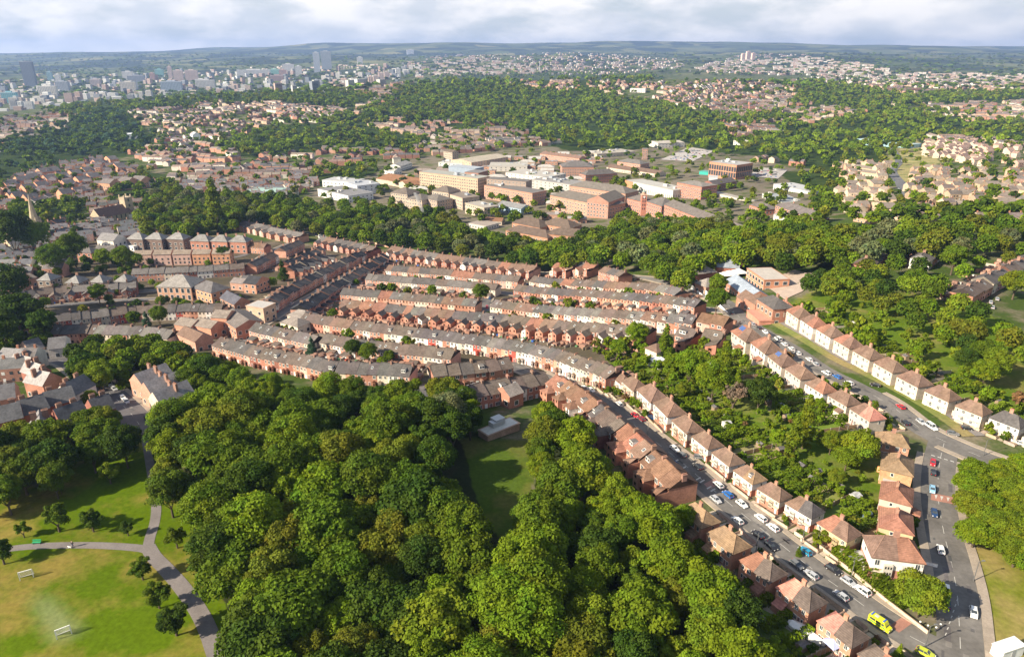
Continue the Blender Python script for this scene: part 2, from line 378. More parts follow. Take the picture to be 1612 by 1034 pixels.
def build_ground():
    az = np.concatenate([np.linspace(-180, -46, 40)[:-1], np.linspace(-46, 46, 461), np.linspace(46, 180, 40)[1:]])
    rr = np.concatenate([[0.5], np.geomspace(40, 15500, 520)])
    A, Rr = np.meshgrid(np.radians(az), rr, indexing='ij')
    X = Rr*np.sin(A); Y = Rr*np.cos(A); Z = terr(X, Y)
    V = np.stack([X, Y, Z], -1).reshape(-1, 3); na, nr = X.shape
    i = np.arange((na-1)*(nr-1)); a = (i//(nr-1))*nr+i % (nr-1)
    F = np.stack([a, a+nr, a+nr+1, a+1], 1)[:, ::-1]
    me = np_mesh('ground', V, F, ['ground'])
    at = me.attributes['Col']; me.attributes.remove(at)
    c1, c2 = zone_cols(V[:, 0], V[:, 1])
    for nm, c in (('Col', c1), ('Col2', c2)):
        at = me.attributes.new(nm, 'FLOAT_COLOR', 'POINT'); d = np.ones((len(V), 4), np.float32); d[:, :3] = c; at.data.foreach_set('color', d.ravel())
    fa = me.attributes.new('Field', 'FLOAT', 'POINT'); fa.data.foreach_set('value', np.clip((V[:, 1]-3800)/1500, 0, 1).astype(np.float32))
    me.polygons.foreach_set('use_smooth', np.ones(len(F), bool))
    tag(link('ground', me), kind='structure')
build_ground()

def pathpts(px, h=0.0, step=3.0, world=False):
    P = np.array(px, float)[:, :2] if world else unproj([p[0] for p in px], [p[1] for p in px], h)[:, :2]
    # smooth with Catmull-Rom, then resample
    Q = []
    n = len(P)
    for i in range(n-1):
        p0, p1, p2, p3 = P[max(i-1, 0)], P[i], P[i+1], P[min(i+2, n-1)]
        for t in np.linspace(0, 1, 12, endpoint=False):
            Q.append(.5*((2*p1)+(-p0+p2)*t+(2*p0-5*p1+4*p2-p3)*t*t+(-p0+3*p1-3*p2+p3)*t**3))
    Q.append(P[-1]); Q = np.array(Q)
    d = np.concatenate([[0], np.cumsum(np.linalg.norm(np.diff(Q, axis=0), axis=1))])
    m = max(2, int(d[-1]/step)+1); s = np.linspace(0, d[-1], m)
    return np.stack([np.interp(s, d, Q[:, 0]), np.interp(s, d, Q[:, 1])], 1)
def normals2(Q):
    T = np.gradient(Q, axis=0); T /= np.linalg.norm(T, axis=1)[:, None]+1e-9
    return np.stack([-T[:, 1], T[:, 0]], 1), T
def strip(mb, Q, off, width, z, m, c=(1, 1, 1), kerb=False, a=0, b=None):
    N, _ = normals2(Q); nc = max(1, int(width/2.2)); b = len(Q) if b is None else b
    W = np.atleast_1d(width)*np.ones(len(Q))
    rows = []
    for k in range(nc+1):
        p = Q+N*(off-W/2+W*k/nc)[:, None]; zz = terr(p[:, 0], p[:, 1])+z
        rows.append(np.column_stack([p, zz]))
    for i in range(a, b-1):
        for k in range(nc): mb.face([tuple(rows[k+1][i]), tuple(rows[k][i]), tuple(rows[k][i+1]), tuple(rows[k+1][i+1])], m, c)
        if kerb:
            for k, s in ((0, 1), (nc, -1)):
                p, q = rows[k][i], rows[k][i+1]
                mb.face([(p[0], p[1], p[2]-.5), (q[0], q[1], q[2]-.5), tuple(q), tuple(p)], m, (c[0]*1.2, c[1]*1.2, c[2]*1.15))
ASPH = (.13, .122, .12); ASPH_N = (.14, .13, .12); PAVE = (.30, .25, .20)
ROADS = {}
def road(name, px, w, col=ASPH, z=.10, pave=1.8, marks=None, world=False, pc=PAVE, gaps=((), ())):
    Q = pathpts(px, world=world); ROADS[name] = Q
    mb = MB(); strip(mb, Q, 0, w, z, 'asphalt', col); tag(link('road', mb.mesh('road')), kind='structure')
    if pave:
        D = np.concatenate([[0], np.cumsum(np.linalg.norm(np.diff(Q, axis=0), axis=1))])
        for s, gp in zip((-1, 1), gaps):
            mb = MB(); keep = [i for i in range(len(Q)-1) if not any(a <= D[i]/D[-1] <= b for a, b in gp)]
            runs = []
            for i in keep:
                if runs and runs[-1][1] == i: runs[-1][1] = i+1
                else: runs.append([i, i+1])
            for a, b in runs: strip(mb, Q, s*(w/2+pave/2), pave, z+.12, 'paving', pc, kerb=True, a=a, b=b+1)
            tag(link('pavement', mb.mesh('pavement')), kind='structure')
    if marks:
        mb = MB()
        for i in range(0, len(Q)-1, marks): strip(mb, Q, 0, .11, z+.008, 'marking', a=i, b=i+2)
        tag(link('road_marking', mb.mesh('road_marking')), kind='structure')
    return Q
road('lower street', [(800,572),(845,590),(904,613),(948,635),(987,661),(1031,695),(1076,730),(1120,769),(1161,803),(1213,844),(1267,887),(1325,928),(1380,968),(1435,1003),(1490,1030)], 7.0, ASPH_N, marks=2, pave=1.5, gaps=(((.955, 1), (0, .05)), ((.955, 1), (0, .12))))
road('upper street', [(1108,462),(1144,479),(1168,503),(1207,528),(1245,549),(1294,582),(1346,608),(1399,636),(1451,676),(1503,702),(1555,723),(1620,745),(1720,775)], 7.6, ASPH_N, z=.104, marks=3, gaps=(((.73, .82),), ((0, .68),)))
road('right street', [(1486,698),(1478,735),(1477,785),(1486,840),(1496,880),(1506,930),(1510,985),(1512,1034),(1512,1120)], 7.6, ASPH_N, z=.108, marks=2, gaps=(((0, .09), (.66, .93)), ((0, .09),)))
# verge and service lane above the upper street
Qv = pathpts([(1150,474),(1215,512),(1258,537),(1305,566),(1358,592),(1412,620),(1465,652),(1515,688)])
mb = MB(); strip(mb, Qv, 2.0, 3.6, .22, 'ground', (.15, .17, .05)); 
vg = mb.mesh('verge')
d2 = vg.attributes.new('Col2', 'FLOAT_COLOR', 'FACE'); d2.data.foreach_set('color', np.tile(np.array([.25, .2, .09, 1], np.float32), len(vg.polygons)))
tag(link('verge', vg), kind='structure')
mb = MB(); strip(mb, Qv, 5.4, 3.0, .24, 'paving', (.2, .18, .17)); tag(link('path', mb.mesh('path')), kind='structure')
# left street by the park, diagonal shopping street, back lanes among the terraces, top road along the tree belt
road('park street', [(60,566),(85,566),(113,573),(146,598),(176,622),(205,650),(226,678)], 9.0, (.10, .095, .10), pave=1.6, marks=3)
road('diagonal street', [(388,548),(400,520),(430,500),(458,484),(500,462),(545,436),(580,418),(610,404)], 6.4, ASPH, z=.12, marks=3, pave=1.2)
for k, p in enumerate([
    [(610,404),(560,388),(500,370),(450,362),(400,352)], [(610,404),(700,418),(800,428),(900,431),(1000,436),(1045,444),(1108,462)],
    [(470,378),(430,395),(400,415),(385,440)], [(405,530),(500,545),(600,562),(700,575),(760,580),(800,572)],
    [(440,500),(520,516),(620,527),(720,540),(800,556),(870,580),(905,611)], [(590,440),(700,452),(780,460),(880,470),(980,478),(1090,486),(1144,490)],
    [(784,430),(775,450),(766,475),(760,498)], [(330,470),(200,472),(100,480),(0,492)], [(380,520),(300,500),(200,502),(100,512),(0,520)],
    [(0,474),(100,466),(240,458),(260,452)], [(660,605),(663,640),(672,668)], [(0,610),(60,560),(95,545)], [(700,590),(760,592),(820,580)],
    [(330,395),(250,402),(180,405),(100,412),(30,425)], [(390,400),(370,405),(330,406)], [(20,325),(110,345),(150,340)], [(230,330),(262,290),(295,262),(340,245)]]):
    road('lane%d' % k, p, 5.2, ASPH if k != 1 else (.17, .16, .15), z=.09+.0042*k, pave=1.2 if k < 10 else 0)
road('far hill road', [(1425,312),(1418,290),(1405,270),(1415,255),(1408,240),(1400,232)], 10, (.12, .12, .125), pave=0, z=.3)
# park paths
def ppath(px, w0, w1, z=.05):
    Q = pathpts(px, step=2.0); mb = MB(); strip(mb, Q, 0, np.linspace(w0, w1, len(Q)) if w0 != w1 else w0, z, 'paving', (.175, .155, .148)); tag(link('path', mb.mesh('path')), kind='structure')
def strip_w(mb, Q, W, z, m, c):
    N, _ = normals2(Q)
    for k in range(2):
        pass
_os = strip
def strip(mb, Q, off, width, z, m, c=(1, 1, 1), kerb=False, a=0, b=None):
    if np.ndim(width) == 0: return _os(mb, Q, off, width, z, m, c, kerb, a, b)
    N, _ = normals2(Q)
    R0 = [np.column_stack([Q+N*(s*width)[:, None], terr(*(Q+N*(s*width)[:, None]).T)+z]) for s in (-.5, 0, .5)]
    for i in range(len(Q)-1):
        for k in range(2): mb.face([tuple(R0[k+1][i]), tuple(R0[k][i]), tuple(R0[k][i+1]), tuple(R0[k+1][i+1])], m, c)
ppath([(226,678),(229,692),(236,731),(243,770),(246,800),(243,824),(236,846),(233,862)], 1.9, 2.3)
ppath([(-120,885),(-40,872),(20,863),(68,859),(137,858),(190,860),(222,863),(236,866)], 2.0, 2.3, .054)
ppath([(233,860),(243,877),(260,894),(284,921),(308,954),(326,988),(342,1033),(356,1080),(368,1150)], 3.0, 3.4, .058)
# pavement corner and speed tables on the right street
Qr = ROADS['right street']
mb = MB()
def px_quad(mb, pts, z, m, c):
    P = [U(x, y) for x, y in pts]; mb.face([(p[0], p[1], tz(p[0], p[1])+z) for p in P], m, c)
px_quad(mb, [(1466,776),(1502,783),(1501,794),(1465,787)], .13, 'paving', (.32, .16, .12)); 
px_quad(mb, [(1400,985),(1425,968),(1440,978),(1415,996)], .125, 'paving', (.32, .16, .12))
px_quad(mb, [(1108,762),(1150,740),(1158,748),(1116,771)], .125, 'paving', (.26, .16, .14))
tag(link('road_patch', mb.mesh('road_patch')), kind='structure')
mb = MB()
for q in ([(1471,779),(1476,780),(1473,786)], [(1480,781),(1485,782),(1482,788)], [(1490,783),(1495,784),(1492,790)]): px_quad(mb, q, .145, 'marking', (1, 1, 1))
for k in range(7): px_quad(mb, [(1487+3*k,1000-9*k),(1489+3*k,996-9*k),(1490.5+3*k,996.6-9*k),(1488.5+3*k,1000.6-9*k)], .14, 'marking', (1, 1, 1))
for x, y in ((1466,716),(1476,719),(1486,722),(1496,725)): px_quad(mb, [(x,y),(x+6,y+2),(x+5.5,y+3),(x-.5,y+1)], .14, 'marking', (1, 1, 1))
for x, y in ((1095,755),(1101,759),(1112,769),(1118,773),(1060,727),(1072,738)): px_quad(mb, [(x,y),(x+7,y-4),(x+8.5,y-2.5),(x+1.5,y+1.5)], .14, 'marking', (1, 1, 1))
tag(link('road_marking', mb.mesh('road_marking')), kind='structure')
# school yard
mb = MB(); px_quad(mb, [(1200,447),(1250,425),(1290,437),(1262,460),(1235,472)], .3, 'paving', (.42, .33, .27)); tag(link('school_yard', mb.mesh('school_yard')), kind='structure')
mb = MB(); px_quad(mb, [(1265,395),(1300,385),(1320,395),(1290,412)], .3, 'paving', (.3, .27, .23)); tag(link('car_park', mb.mesh('car_park')), kind='structure')
mb = MB(); px_quad(mb, [(1040,252),(1085,232),(1125,238),(1090,255)], .5, 'paving', (.38, .35, .33)); tag(link('car_park', mb.mesh('car_park')), kind='structure')
mb = MB(); px_quad(mb, [(1178,278),(1195,264),(1240,268),(1225,282)], .5, 'paving', (.36, .33, .31)); tag(link('car_park', mb.mesh('car_park')), kind='structure')

# repairs, covers and oil-dark patches in the tarmac
random.seed(12)
for rn, w in (('lower street', 3.2), ('upper street', 3.5), ('right street', 3.5), ('park street', 3.5), ('diagonal street', 2.6)):
    Q = ROADS[rn]; mb = MB(); N, T = normals2(Q)
    for _ in range(int(len(Q)*.45)):
        k = random.randrange(2, len(Q)-4); off = random.uniform(-w+.7, w-.7); l = random.uniform(.8, 5); ww = random.uniform(.35, 1.3); c = random.choice([(.09,.085,.085), (.11,.10,.10), (.19,.175,.16), (.08,.08,.08)])
        p = Q[k]+N[k]*off; a, b = T[k]*l/2, N[k]*ww/2
        mb.face([(*(p+s1*a+s2*b), tz(*(p+s1*a+s2*b))+.118) for s1, s2 in ((-1, -1), (1, -1), (1, 1), (-1, 1))], 'asphalt', c)
    tag(link('road_patch', mb.mesh('road_patch')), kind='structure')
# ------------------------------------------------------------------ trees
def crown_arrays(seed, R0=5.0, z0=3.2, z1=12.0, ncl=34, nleaf=6500, ls=.42, shape='round', gap=0.0):
    g = np.random.default_rng(seed); zc = (z0+z1)/2; hz = (z1-z0)/2
    C = []; RR = []
    for i in range(ncl):
        for _ in range(40):
            d = g.normal(size=3); d /= np.linalg.norm(d)
            if d[2] < -.55: continue
            k = g.uniform(.45, .80) if i > ncl//5 else g.uniform(0, .45)
            if shape == 'cone':
                h = g.uniform(0, 1)**1.3; a = g.uniform(0, 2*np.pi); rad = R0*(1-h)*g.uniform(.45, .85)
                p = np.array([rad*np.cos(a), rad*np.sin(a), z0+(z1-z0)*h*.93]); r = R0*(.32*(1-h)+.12)
            elif shape == 'column':
                h = g.uniform(0, 1); a = g.uniform(0, 2*np.pi); rad = R0*(.7 if h < .7 else .7*(1-h)/.3)*g.uniform(.3, .9)
                p = np.array([rad*np.cos(a), rad*np.sin(a), z0+(z1-z0)*h*.93]); r = R0*.42
            else:
                w = 1.0 if d[2] > 0 else .85
                p = np.array([d[0]*R0*k*w, d[1]*R0*k*w, zc+d[2]*hz*k]); r = R0*g.uniform(.13, .31)
            if not C or min(np.linalg.norm(p-c)-.42*(r+q) for c, q in zip(C, RR)) > 0: break
        C.append(p); RR.append(r)
    C = np.array(C); RR = np.array(RR)
    n = int(nleaf*1.5); w = RR**2/np.sum(RR**2); ci = g.choice(ncl, n, p=w)
    d = g.normal(size=(n, 3)); d /= np.linalg.norm(d, axis=1)[:, None]
    d[:, 2] = np.where(d[:, 2] < -.35, -d[:, 2], d[:, 2])
    rad = RR[ci]*g.uniform(.62, 1.22, n)
    P = C[ci]+d*rad[:, None]*np.array([1, 1, .85])
    D2 = np.linalg.norm(P[:, None, :]-C[None], axis=2)/RR[None]; D2[np.arange(n), ci] = 9
    keep = (D2.min(1) > .62) & ((g.random(n) > gap))
    P, d, ci = P[keep][:nleaf], d[keep][:nleaf], ci[keep][:nleaf]; n = len(P)
    N = d+g.normal(size=(n, 3))*.55; N[:, 2] += .25; N /= np.linalg.norm(N, axis=1)[:, None]
    t = np.cross(N, g.normal(size=(n, 3))); t /= np.linalg.norm(t, axis=1)[:, None]; b = np.cross(N, t)
    s = ls*g.uniform(.55, 1.25, n)[:, None]
    V = np.stack([P-t*s*.5-b*s*.36, P+t*s*.5-b*s*.36, P+t*s*.42+b*s*.4, P-t*s*.42+b*s*.4], 1).reshape(-1, 3)
    F = np.arange(n*4).reshape(-1, 4)
    ct = g.uniform(.82, 1.2, ncl)[ci]*g.uniform(.85, 1.15, n)
    hue = g.normal(0, .05, ncl)[ci]
    col = np.stack([ct*(1+hue*1.4), ct, ct*(1-hue)], 1)
    return V, F, col
def trunk_mb(seed, H=5.0, r=.28, limbs=4, R0=3.0):
    g = random.Random(seed); mb = MB(); mb.cyl(0, 0, -.6, H*.75, r*1.15, r*.75, 'bark', n=7)
    for i in range(limbs):
        a = i*2*math.pi/limbs+g.uniform(-.4, .4); k = g.uniform(.5, .8)
        mb.cyl(0, 0, H*.55, H*1.45, r*.5, r*.18, 'bark', n=5, x1=R0*k*math.cos(a), y1=R0*k*math.sin(a))
    return mb
PROTO = {}
def proto(key, seed, **k):
    V, F, c = crown_arrays(seed, **k); cm = np_mesh('crown', V, F, ['leaf'], col=c)
    PROTO.setdefault(key, []).append((cm, trunk_mb(seed, H=k.get('z0', 3.2)+2, R0=k.get('R0', 5)*.7).mesh('trunk')))
for s in range(7): proto('broad', 10+s, R0=5.0*(.85+.06*s), z0=2.2, z1=11.0+.6*s, ncl=62+8*s, nleaf=12000, ls=.36)
for s in range(3): proto('wide', 30+s, R0=5.6, z0=2.2, z1=9.6, ncl=80, nleaf=12000, ls=.38)
for s in range(2): proto('park', 40+s, R0=3.8, z0=.9, z1=8.2, ncl=26, nleaf=4800, ls=.34)
for s in range(2): proto('conifer', 50+s, R0=2.6, z0=.8, z1=10.5, ncl=40, nleaf=4500, ls=.32, shape='cone')
for s in range(2): proto('poplar', 60+s, R0=2.0, z0=.8, z1=12.5, ncl=34, nleaf=4200, ls=.34, shape='column')
for s in range(3): proto('bush', 70+s, R0=1.9, z0=.2, z1=2.9, ncl=14, nleaf=1300, ls=.27)
for s in range(1): proto('bare', 80+s, R0=3.0, z0=1.5, z1=9.0, ncl=24, nleaf=1500, ls=.30, gap=.1)

GREENS = {'deep': (.048, .082, .009), 'mid': (.084, .128, .009), 'bright': (.125, .180, .010), 'olive': (.122, .138, .013), 'lime': (.138, .180, .013), 'yellow': (.17, .175, .02), 'rust': (.17, .10, .045), 'dusty': (.12, .135, .055), 'blue': (.05, .095, .055), 'purple': (.05, .035, .035), 'brown': (.20, .14, .10)}
GNAME = {'deep': 'dark green', 'mid': 'mid green', 'bright': 'bright green', 'olive': 'olive green', 'lime': 'pale yellow-green', 'yellow': 'yellowing', 'rust': 'rusty brown-green', 'dusty': 'dusty grey-green', 'blue': 'blue-green', 'purple': 'dark purple', 'brown': 'bare brown'}
NAMES = {'broad': ('broadleaf_tree', 'tree'), 'wide': ('broadleaf_tree', 'tree'), 'park': ('young_tree', 'young tree'), 'conifer': ('conifer_tree', 'conifer'), 'poplar': ('poplar_tree', 'poplar'), 'bush': ('bush', 'bush'), 'bare': ('bare_tree', 'bare tree')}
NTREE = {}; BUSHES = []
def tree(kind, x, y, h, color='mid', label=None, group=None, wide=1.0, hnom=None, z=None, jitc=.14, force=False):
    if kind == 'bush' and not force: BUSHES.append((math.hypot(x, y)/h**.5, (x, y, h, color, label, group))); return
    ps = PROTO[kind]; cm, tm = random.choice(ps); nm, cat = NAMES[kind]
    hn = {'broad': 12.5, 'wide': 9.6, 'park': 8.2, 'conifer': 10.5, 'poplar': 12.5, 'bush': 2.9, 'bare': 9.0}[kind]
    k = h/hn; r = link(nm, None, loc=(x, y, tz(x, y) if z is None else z), rot=random.uniform(0, 6.28), sc=(k*wide, k*wide, k))
    tag(r, label, cat, group)
    c = jit(GREENS[color], jitc); link('crown', cm, r, c)
    if kind != 'bush': link('trunk', tm, r, (1, 1, 1))
    NTREE[nm] = NTREE.get(nm, 0)+1
    return r
def scatter(poly, h, spacing, n=4000, seed=1, wpolyg=None):
    """blue-noise points inside a photo polygon seen at canopy height h"""
    g = np.random.default_rng(seed); W = wpolyg or wpoly(poly, h); A = np.array(W)
    lo, hi = A.min(0), A.max(0); out = []
    cell = {}
    for _ in range(n):
        p = g.uniform(lo, hi)
        if not inpoly([p[0]], [p[1]], W)[0]: continue
        k = (int(p[0]//spacing), int(p[1]//spacing)); ok = True
        for i in (-1, 0, 1):
            for j in (-1, 0, 1):
                for q in cell.get((k[0]+i, k[1]+j), ()):
                    if (q[0]-p[0])**2+(q[1]-p[1])**2 < spacing**2: ok = False
        if ok: cell.setdefault(k, []).append(p); out.append((p[0], p[1]))
    return out
def toPx(x, y, z):
    dx, dy, dz = x, y, z-CAM_H; f = dy*CP-dz*SP; u = dy*SP+dz*CP
    return CX+FPX*dx/f, CY-FPX*u/f
def label_band(items, where, fmt='{c} tree, {o} from the left in {r} of {w}', bands=6, first='the row nearest the bottom', nm='tree'):
    """items: list of dict(x,y,h,color); sets label by canopy rows seen in the picture"""
    for it in items: it['p'] = toPx(it['x'], it['y'], tz(it['x'], it['y'])+it['h']*.7)
    items.sort(key=lambda i: -i['p'][1]); n = len(items); per = max(1, math.ceil(n/bands)); out = []
    for b in range(0, n, per):
        row = sorted(items[b:b+per], key=lambda i: i['p'][0]); bi = b//per+1
        for k, it in enumerate(row):
            it['label'] = f"{GNAME[it['color']]} {nm}, {ordw(k+1)} from left, {ordw(bi)} band up of {where}"
    return items

WOODP = [(118,570),(150,545),(200,528),(250,524),(290,548),(325,566),(400,590),(480,606),(560,612),(640,612),(668,622),(700,606),(735,612),(752,640),(735,664),(706,680),(697,702),(708,742),(732,802),(765,856),(822,858),(850,800),(845,745),(836,690),(838,640),(856,630),(880,645),(914,690),(962,738),(1012,796),(1065,838),(1090,880),(1128,925),(1172,965),(1215,1003),(1270,1050),(1310,1120),(360,1120),(405,1034),(378,960),(330,870),(318,800),(262,770),(255,700),(245,660),(262,640),(292,640),(300,600),(285,572),(255,560),(200,566),(150,590)]
pts = scatter(WOODP, 8.5, 6.1, n=14000, seed=3)
W_items = []
for x, y in pts:
    p = toPx(x, y, tz(x, y)+9)
    if p[0] < -40 or p[0] > 1660 or p[1] > 1110 or (p[0] > 330 and p[1] > 1085): continue
    r = random.random(); right = p[0] > 800 or p[1] < 620
    cs = ('lime', .14, 'bright', .58, 'olive', .68, 'mid', .94, 'deep', 1) if right else ('yellow', .008, 'lime', .03, 'bright', .20, 'olive', .34, 'dusty', .36, 'mid', .78, 'deep', 1)
    for a in range(0, len(cs), 2):
        if r < cs[a+1]: break
    W_items.append(dict(x=x, y=y, h=random.uniform(10, 15.5)*(.8 if p[1] < 640 else 1)*(.85 if p[0] > 850 else 1), color=cs[a], px=p))
for cx, cy, c in ((775,985,'yellow'),(740,990,'olive'),(270,720,'olive'),(225,545,'lime'),(255,540,'lime'),(205,548,'lime'),(300,575,'bright'),(712,640,'dusty'),(140,555,'mid')):
    it = min(W_items, key=lambda i: (i['px'][0]-cx)**2+(i['px'][1]-cy)**2); it['color'] = c
label_band(W_items, 'the big wood', bands=14)
BUDGET = []
for it in W_items: BUDGET.append((it['y'], it))
# single trees outside the wood: canopy centre in the photo, radius in photo pixels, kind, colour, words
SING = [
 (170,742,18,'park','bright','bright green young tree alone high on the lawn'),(92,758,9,'park','mid','very small dark tree beside the shaded wood edge on the lawn'),
 (88,816,25,'park','mid','largest of the four young trees on the lawn above the cross path'),(142,816,19,'park','deep','round dark young tree right of the largest one above the cross path'),
 (197,822,13,'park','deep','small dark young tree nearest the path fork above the cross path'),(32,825,14,'park','mid','small young tree left of the largest one above the cross path'),
 (0,866,22,'park','deep','dark young tree cut by the picture edge at the cross path end'),(275,841,19,'park','mid','young tree on the dry grass strip right of the path fork'),
 (220,890,19,'park','mid','leaning young tree just below the path fork'),(246,934,22,'park','mid','middle one of three young trees left of the wide path'),(273,976,27,'park','deep','lowest and largest of three young trees left of the wide path'),
]
for cx, cy, r, k, c, lab in SING:
    p = U(cx, cy, 3.6); d = math.hypot(p[1], CAM_H); h = 2*r/(FPX/ (d*.96))*1.22
    BUDGET.append((0, dict(x=p[0], y=p[1], h=min(h*.88, 9.0), color=c, label=lab, kind=k, wide=1.0, group=None)))
BL = [(-60,712),(0,690),(60,684),(100,690),(125,662),(150,650),(180,660),(198,684),(196,702),(150,706),(100,728),(70,762),(0,780),(-60,790)]
bl = [dict(x=x, y=y, h=random.uniform(9, 12), color=random.choice(['deep','deep','mid','mid','olive'])) for x, y in scatter(BL, 7, 6.2, seed=5)]
label_band(bl, 'the dark lawn-side trees', bands=3)
for it in bl: BUDGET.append((it['y'], it))
RB = [(1522,790),(1535,745),(1575,728),(1640,728),(1700,780),(1700,930),(1612,885),(1570,862),(1530,835)]
rb = [dict(x=x, y=y, h=random.uniform(5.5, 7.0), color=random.choice(['lime','bright','lime','bright']), kind='wide', wide=1.25) for x, y in scatter(RB, 4, 4.6, seed=6)]
label_band(rb, 'the right verge thicket', bands=4)
for it in rb: BUDGET.append((-1, it))
GT = [ # garden and street trees in view: x, y centre, radius, kind, colour
 (1048,545,16,'conifer','bright'),(1003,532,17,'broad','bright'),(975,548,14,'broad','bright'),(1060,575,20,'broad','bright'),(1085,588,26,'broad','bright'),(1122,612,25,'broad','bright'),(1140,578,12,'poplar','lime'),(1155,628,20,'bare','brown'),
 (1195,628,27,'broad','deep'),(1268,676,14,'poplar','lime'),(1250,692,12,'poplar','lime'),(1225,682,16,'broad','bright'),(1355,708,30,'wide','lime'),(1335,715,22,'wide','bright'),(1292,628,12,'broad','bright'),
 (1130,455,17,'broad','lime'),(1128,482,20,'broad','mid'),(1090,805,0,'broad','bright'),(1078,810,17,'broad','bright'),(1452,938,36,'wide','lime'),(1293,850,15,'bush','lime'),
 (655,595,9,'broad','bright'),(490,543,9,'conifer','blue'),(555,548,12,'broad','deep'),(580,556,14,'broad','mid'),(612,556,10,'broad','mid'),(600,562,9,'broad','bright'),(523,490,9,'broad','mid'),(560,440,6,'broad','mid'),(617,450,8,'broad','bright'),(680,455,9,'broad','bright'),(758,466,13,'broad','mid'),
 (445,430,9,'conifer','deep'),(428,442,8,'broad','bright'),(215,410,9,'broad','bright'),(155,467,14,'broad','mid'),(352,403,14,'wide','deep'),(60,395,18,'broad','bright'),(25,400,26,'broad','deep'),(85,425,16,'broad','mid'),(118,412,20,'broad','mid'),(20,480,24,'broad','deep'),(165,415,12,'broad','bright'),(195,417,13,'broad','bright'),
 (210,502,12,'broad','mid'),(230,505,8,'conifer','blue'),(250,500,12,'broad','mid'),(30,520,36,'wide','deep'),(70,525,22,'broad','deep'),(5,545,26,'broad','deep'),(140,622,10,'broad','lime'),(192,590,11,'conifer','bright'),(180,585,10,'broad','mid'),(342,356,13,'poplar','lime'),(353,358,9,'conifer','deep'),(368,358,9,'broad','bright'),
 (1400,985,0,'conifer','bright'),(1420,1010,9,'conifer','bright'),(1178,850,0,'bush','bright'),(1035,790,9,'bush','bright'),(1040,770,8,'bush','bright'),(1238,850,0,'conifer','mid'),(1262,845,5,'conifer','mid'),
 (1598,455,22,'wide','lime'),(1500,418,20,'broad','mid'),(1385,395,11,'broad','bright'),(1225,408,20,'broad','olive'),(1290,660,10,'bush','bright'),(1310,690,14,'broad','lime'),
 (1075,610,14,'broad','lime'),(1210,670,12,'bush','bright'),(1320,740,12,'broad','lime'),
]
gi = 0
for cx, cy, r, k, c in GT:
    if not r: continue
    hh = {'bush': 1.5, 'poplar': 6, 'conifer': 5}.get(k, 5)
    p = U(cx, cy, hh); d = math.sqrt(p[0]**2+p[1]**2+(CAM_H-p[2])**2); s = 2*r*d/FPX
    rn = {'broad': .80, 'wide': 1.16, 'park': .8, 'conifer': .5, 'poplar': .33, 'bush': 1.3, 'bare': .66}[k]
    BUDGET.append((-1 if r > 9 else p[1], dict(x=p[0], y=p[1], h=s/rn*.98, color=c, kind=k, px=(cx, cy), label=None)))
ROWNM = None
NEAR = [(1290,575,'the upper street semis'),(1100,610,'the middle gardens'),(1260,690,'the middle gardens'),(980,540,'the terrace back yards'),(600,560,'the front terraces'),(700,460,'the terrace back yards'),(440,430,'the diagonal shopping street'),(60,410,'the church with the spire'),(200,500,'the left terraces'),(160,600,'the street by the park'),(1440,940,'the corner plot at the junction'),(1060,800,'the lower street back gardens'),(1580,440,'the slate-roofed houses'),(1230,410,'the school yard'),(1130,470,'the school wall'),(350,360,'the tree belt edge'),(1340,790,'the hedged corner gardens')]
tmp = {}
for y, it in BUDGET:
    if it.get('label') is None and 'px' in it and it.get('kind'):
        w = min(NEAR, key=lambda n: (n[0]-it['px'][0])**2+(n[1]-it['px'][1])**2)[2]
        tmp.setdefault((w, it['color'], it['kind']), []).append(it)
for (w, c, k), L_ in tmp.items():
    L_.sort(key=lambda i: i['px'][0])
    nm = {'broad': 'round tree', 'wide': 'spreading tree', 'conifer': 'conifer', 'poplar': 'tall narrow poplar', 'bush': 'bush', 'bare': 'leafless tree', 'park': 'young tree'}[k]
    for i, it in enumerate(L_):
        it['label'] = f"{GNAME[c]} {nm} by {w}" + ('' if len(L_) == 1 else f", {ordw(i+1)} from left")
# the wooded slope at right, the tree belt: candidates too
REST = []
def wood(poly, sp, h0, h1, cols, seed, canopy=7, kind='broad', where=None, bands=5, near=False):
    items = [dict(x=x, y=y, h=random.uniform(h0, h1), color=random.choice(cols), kind=kind) for x, y in scatter(poly, canopy, sp, n=9000, seed=seed)]
    if near:
        label_band(items, where, bands=bands)
        for it in items: BUDGET.append((it['y'], it))
    else: REST.extend(items)
wood([(1285,432),(1330,412),(1400,425),(1440,440),(1500,465),(1540,488),(1560,505),(1640,530),(1640,585),(1560,588),(1500,545),(1440,505),(1410,480),(1350,465),(1300,455),(1260,447)], 8.8, 8.5, 12.5, ['mid','bright','lime','bright','lime','olive','deep'], 9, where='the wooded bank', near=True)
wood([(115,545),(150,530),(150,575),(120,585)], 7, 9, 11, ['mid','deep'], 19, where='the trees by the park street', bands=2, near=True)
BELT = [(215,318),(262,292),(340,305),(420,303),(480,314),(560,320),(640,324),(680,328),(720,347),(745,362),(800,374),(870,382),(930,364),(960,352),(1000,342),(1040,347),(1130,347),(1180,350),(1250,347),(1350,347),(1450,340),(1640,334),(1640,356),(1560,368),(1480,376),(1420,378),(1350,386),(1290,388),(1240,396),(1190,398),(1100,400),(1075,428),(1020,402),(1000,394),(920,398),(880,404),(800,388),(700,374),(600,366),(520,352),(470,344),(400,332),(330,338),(300,352),(222,350)]
BELT2 = BELT[:19]+[(x, y+9) for x, y in BELT[19:]]
wood(BELT2, 9, 13, 18, ['mid','bright','olive','mid','deep','lime','bright','dusty'], 21, canopy=11)
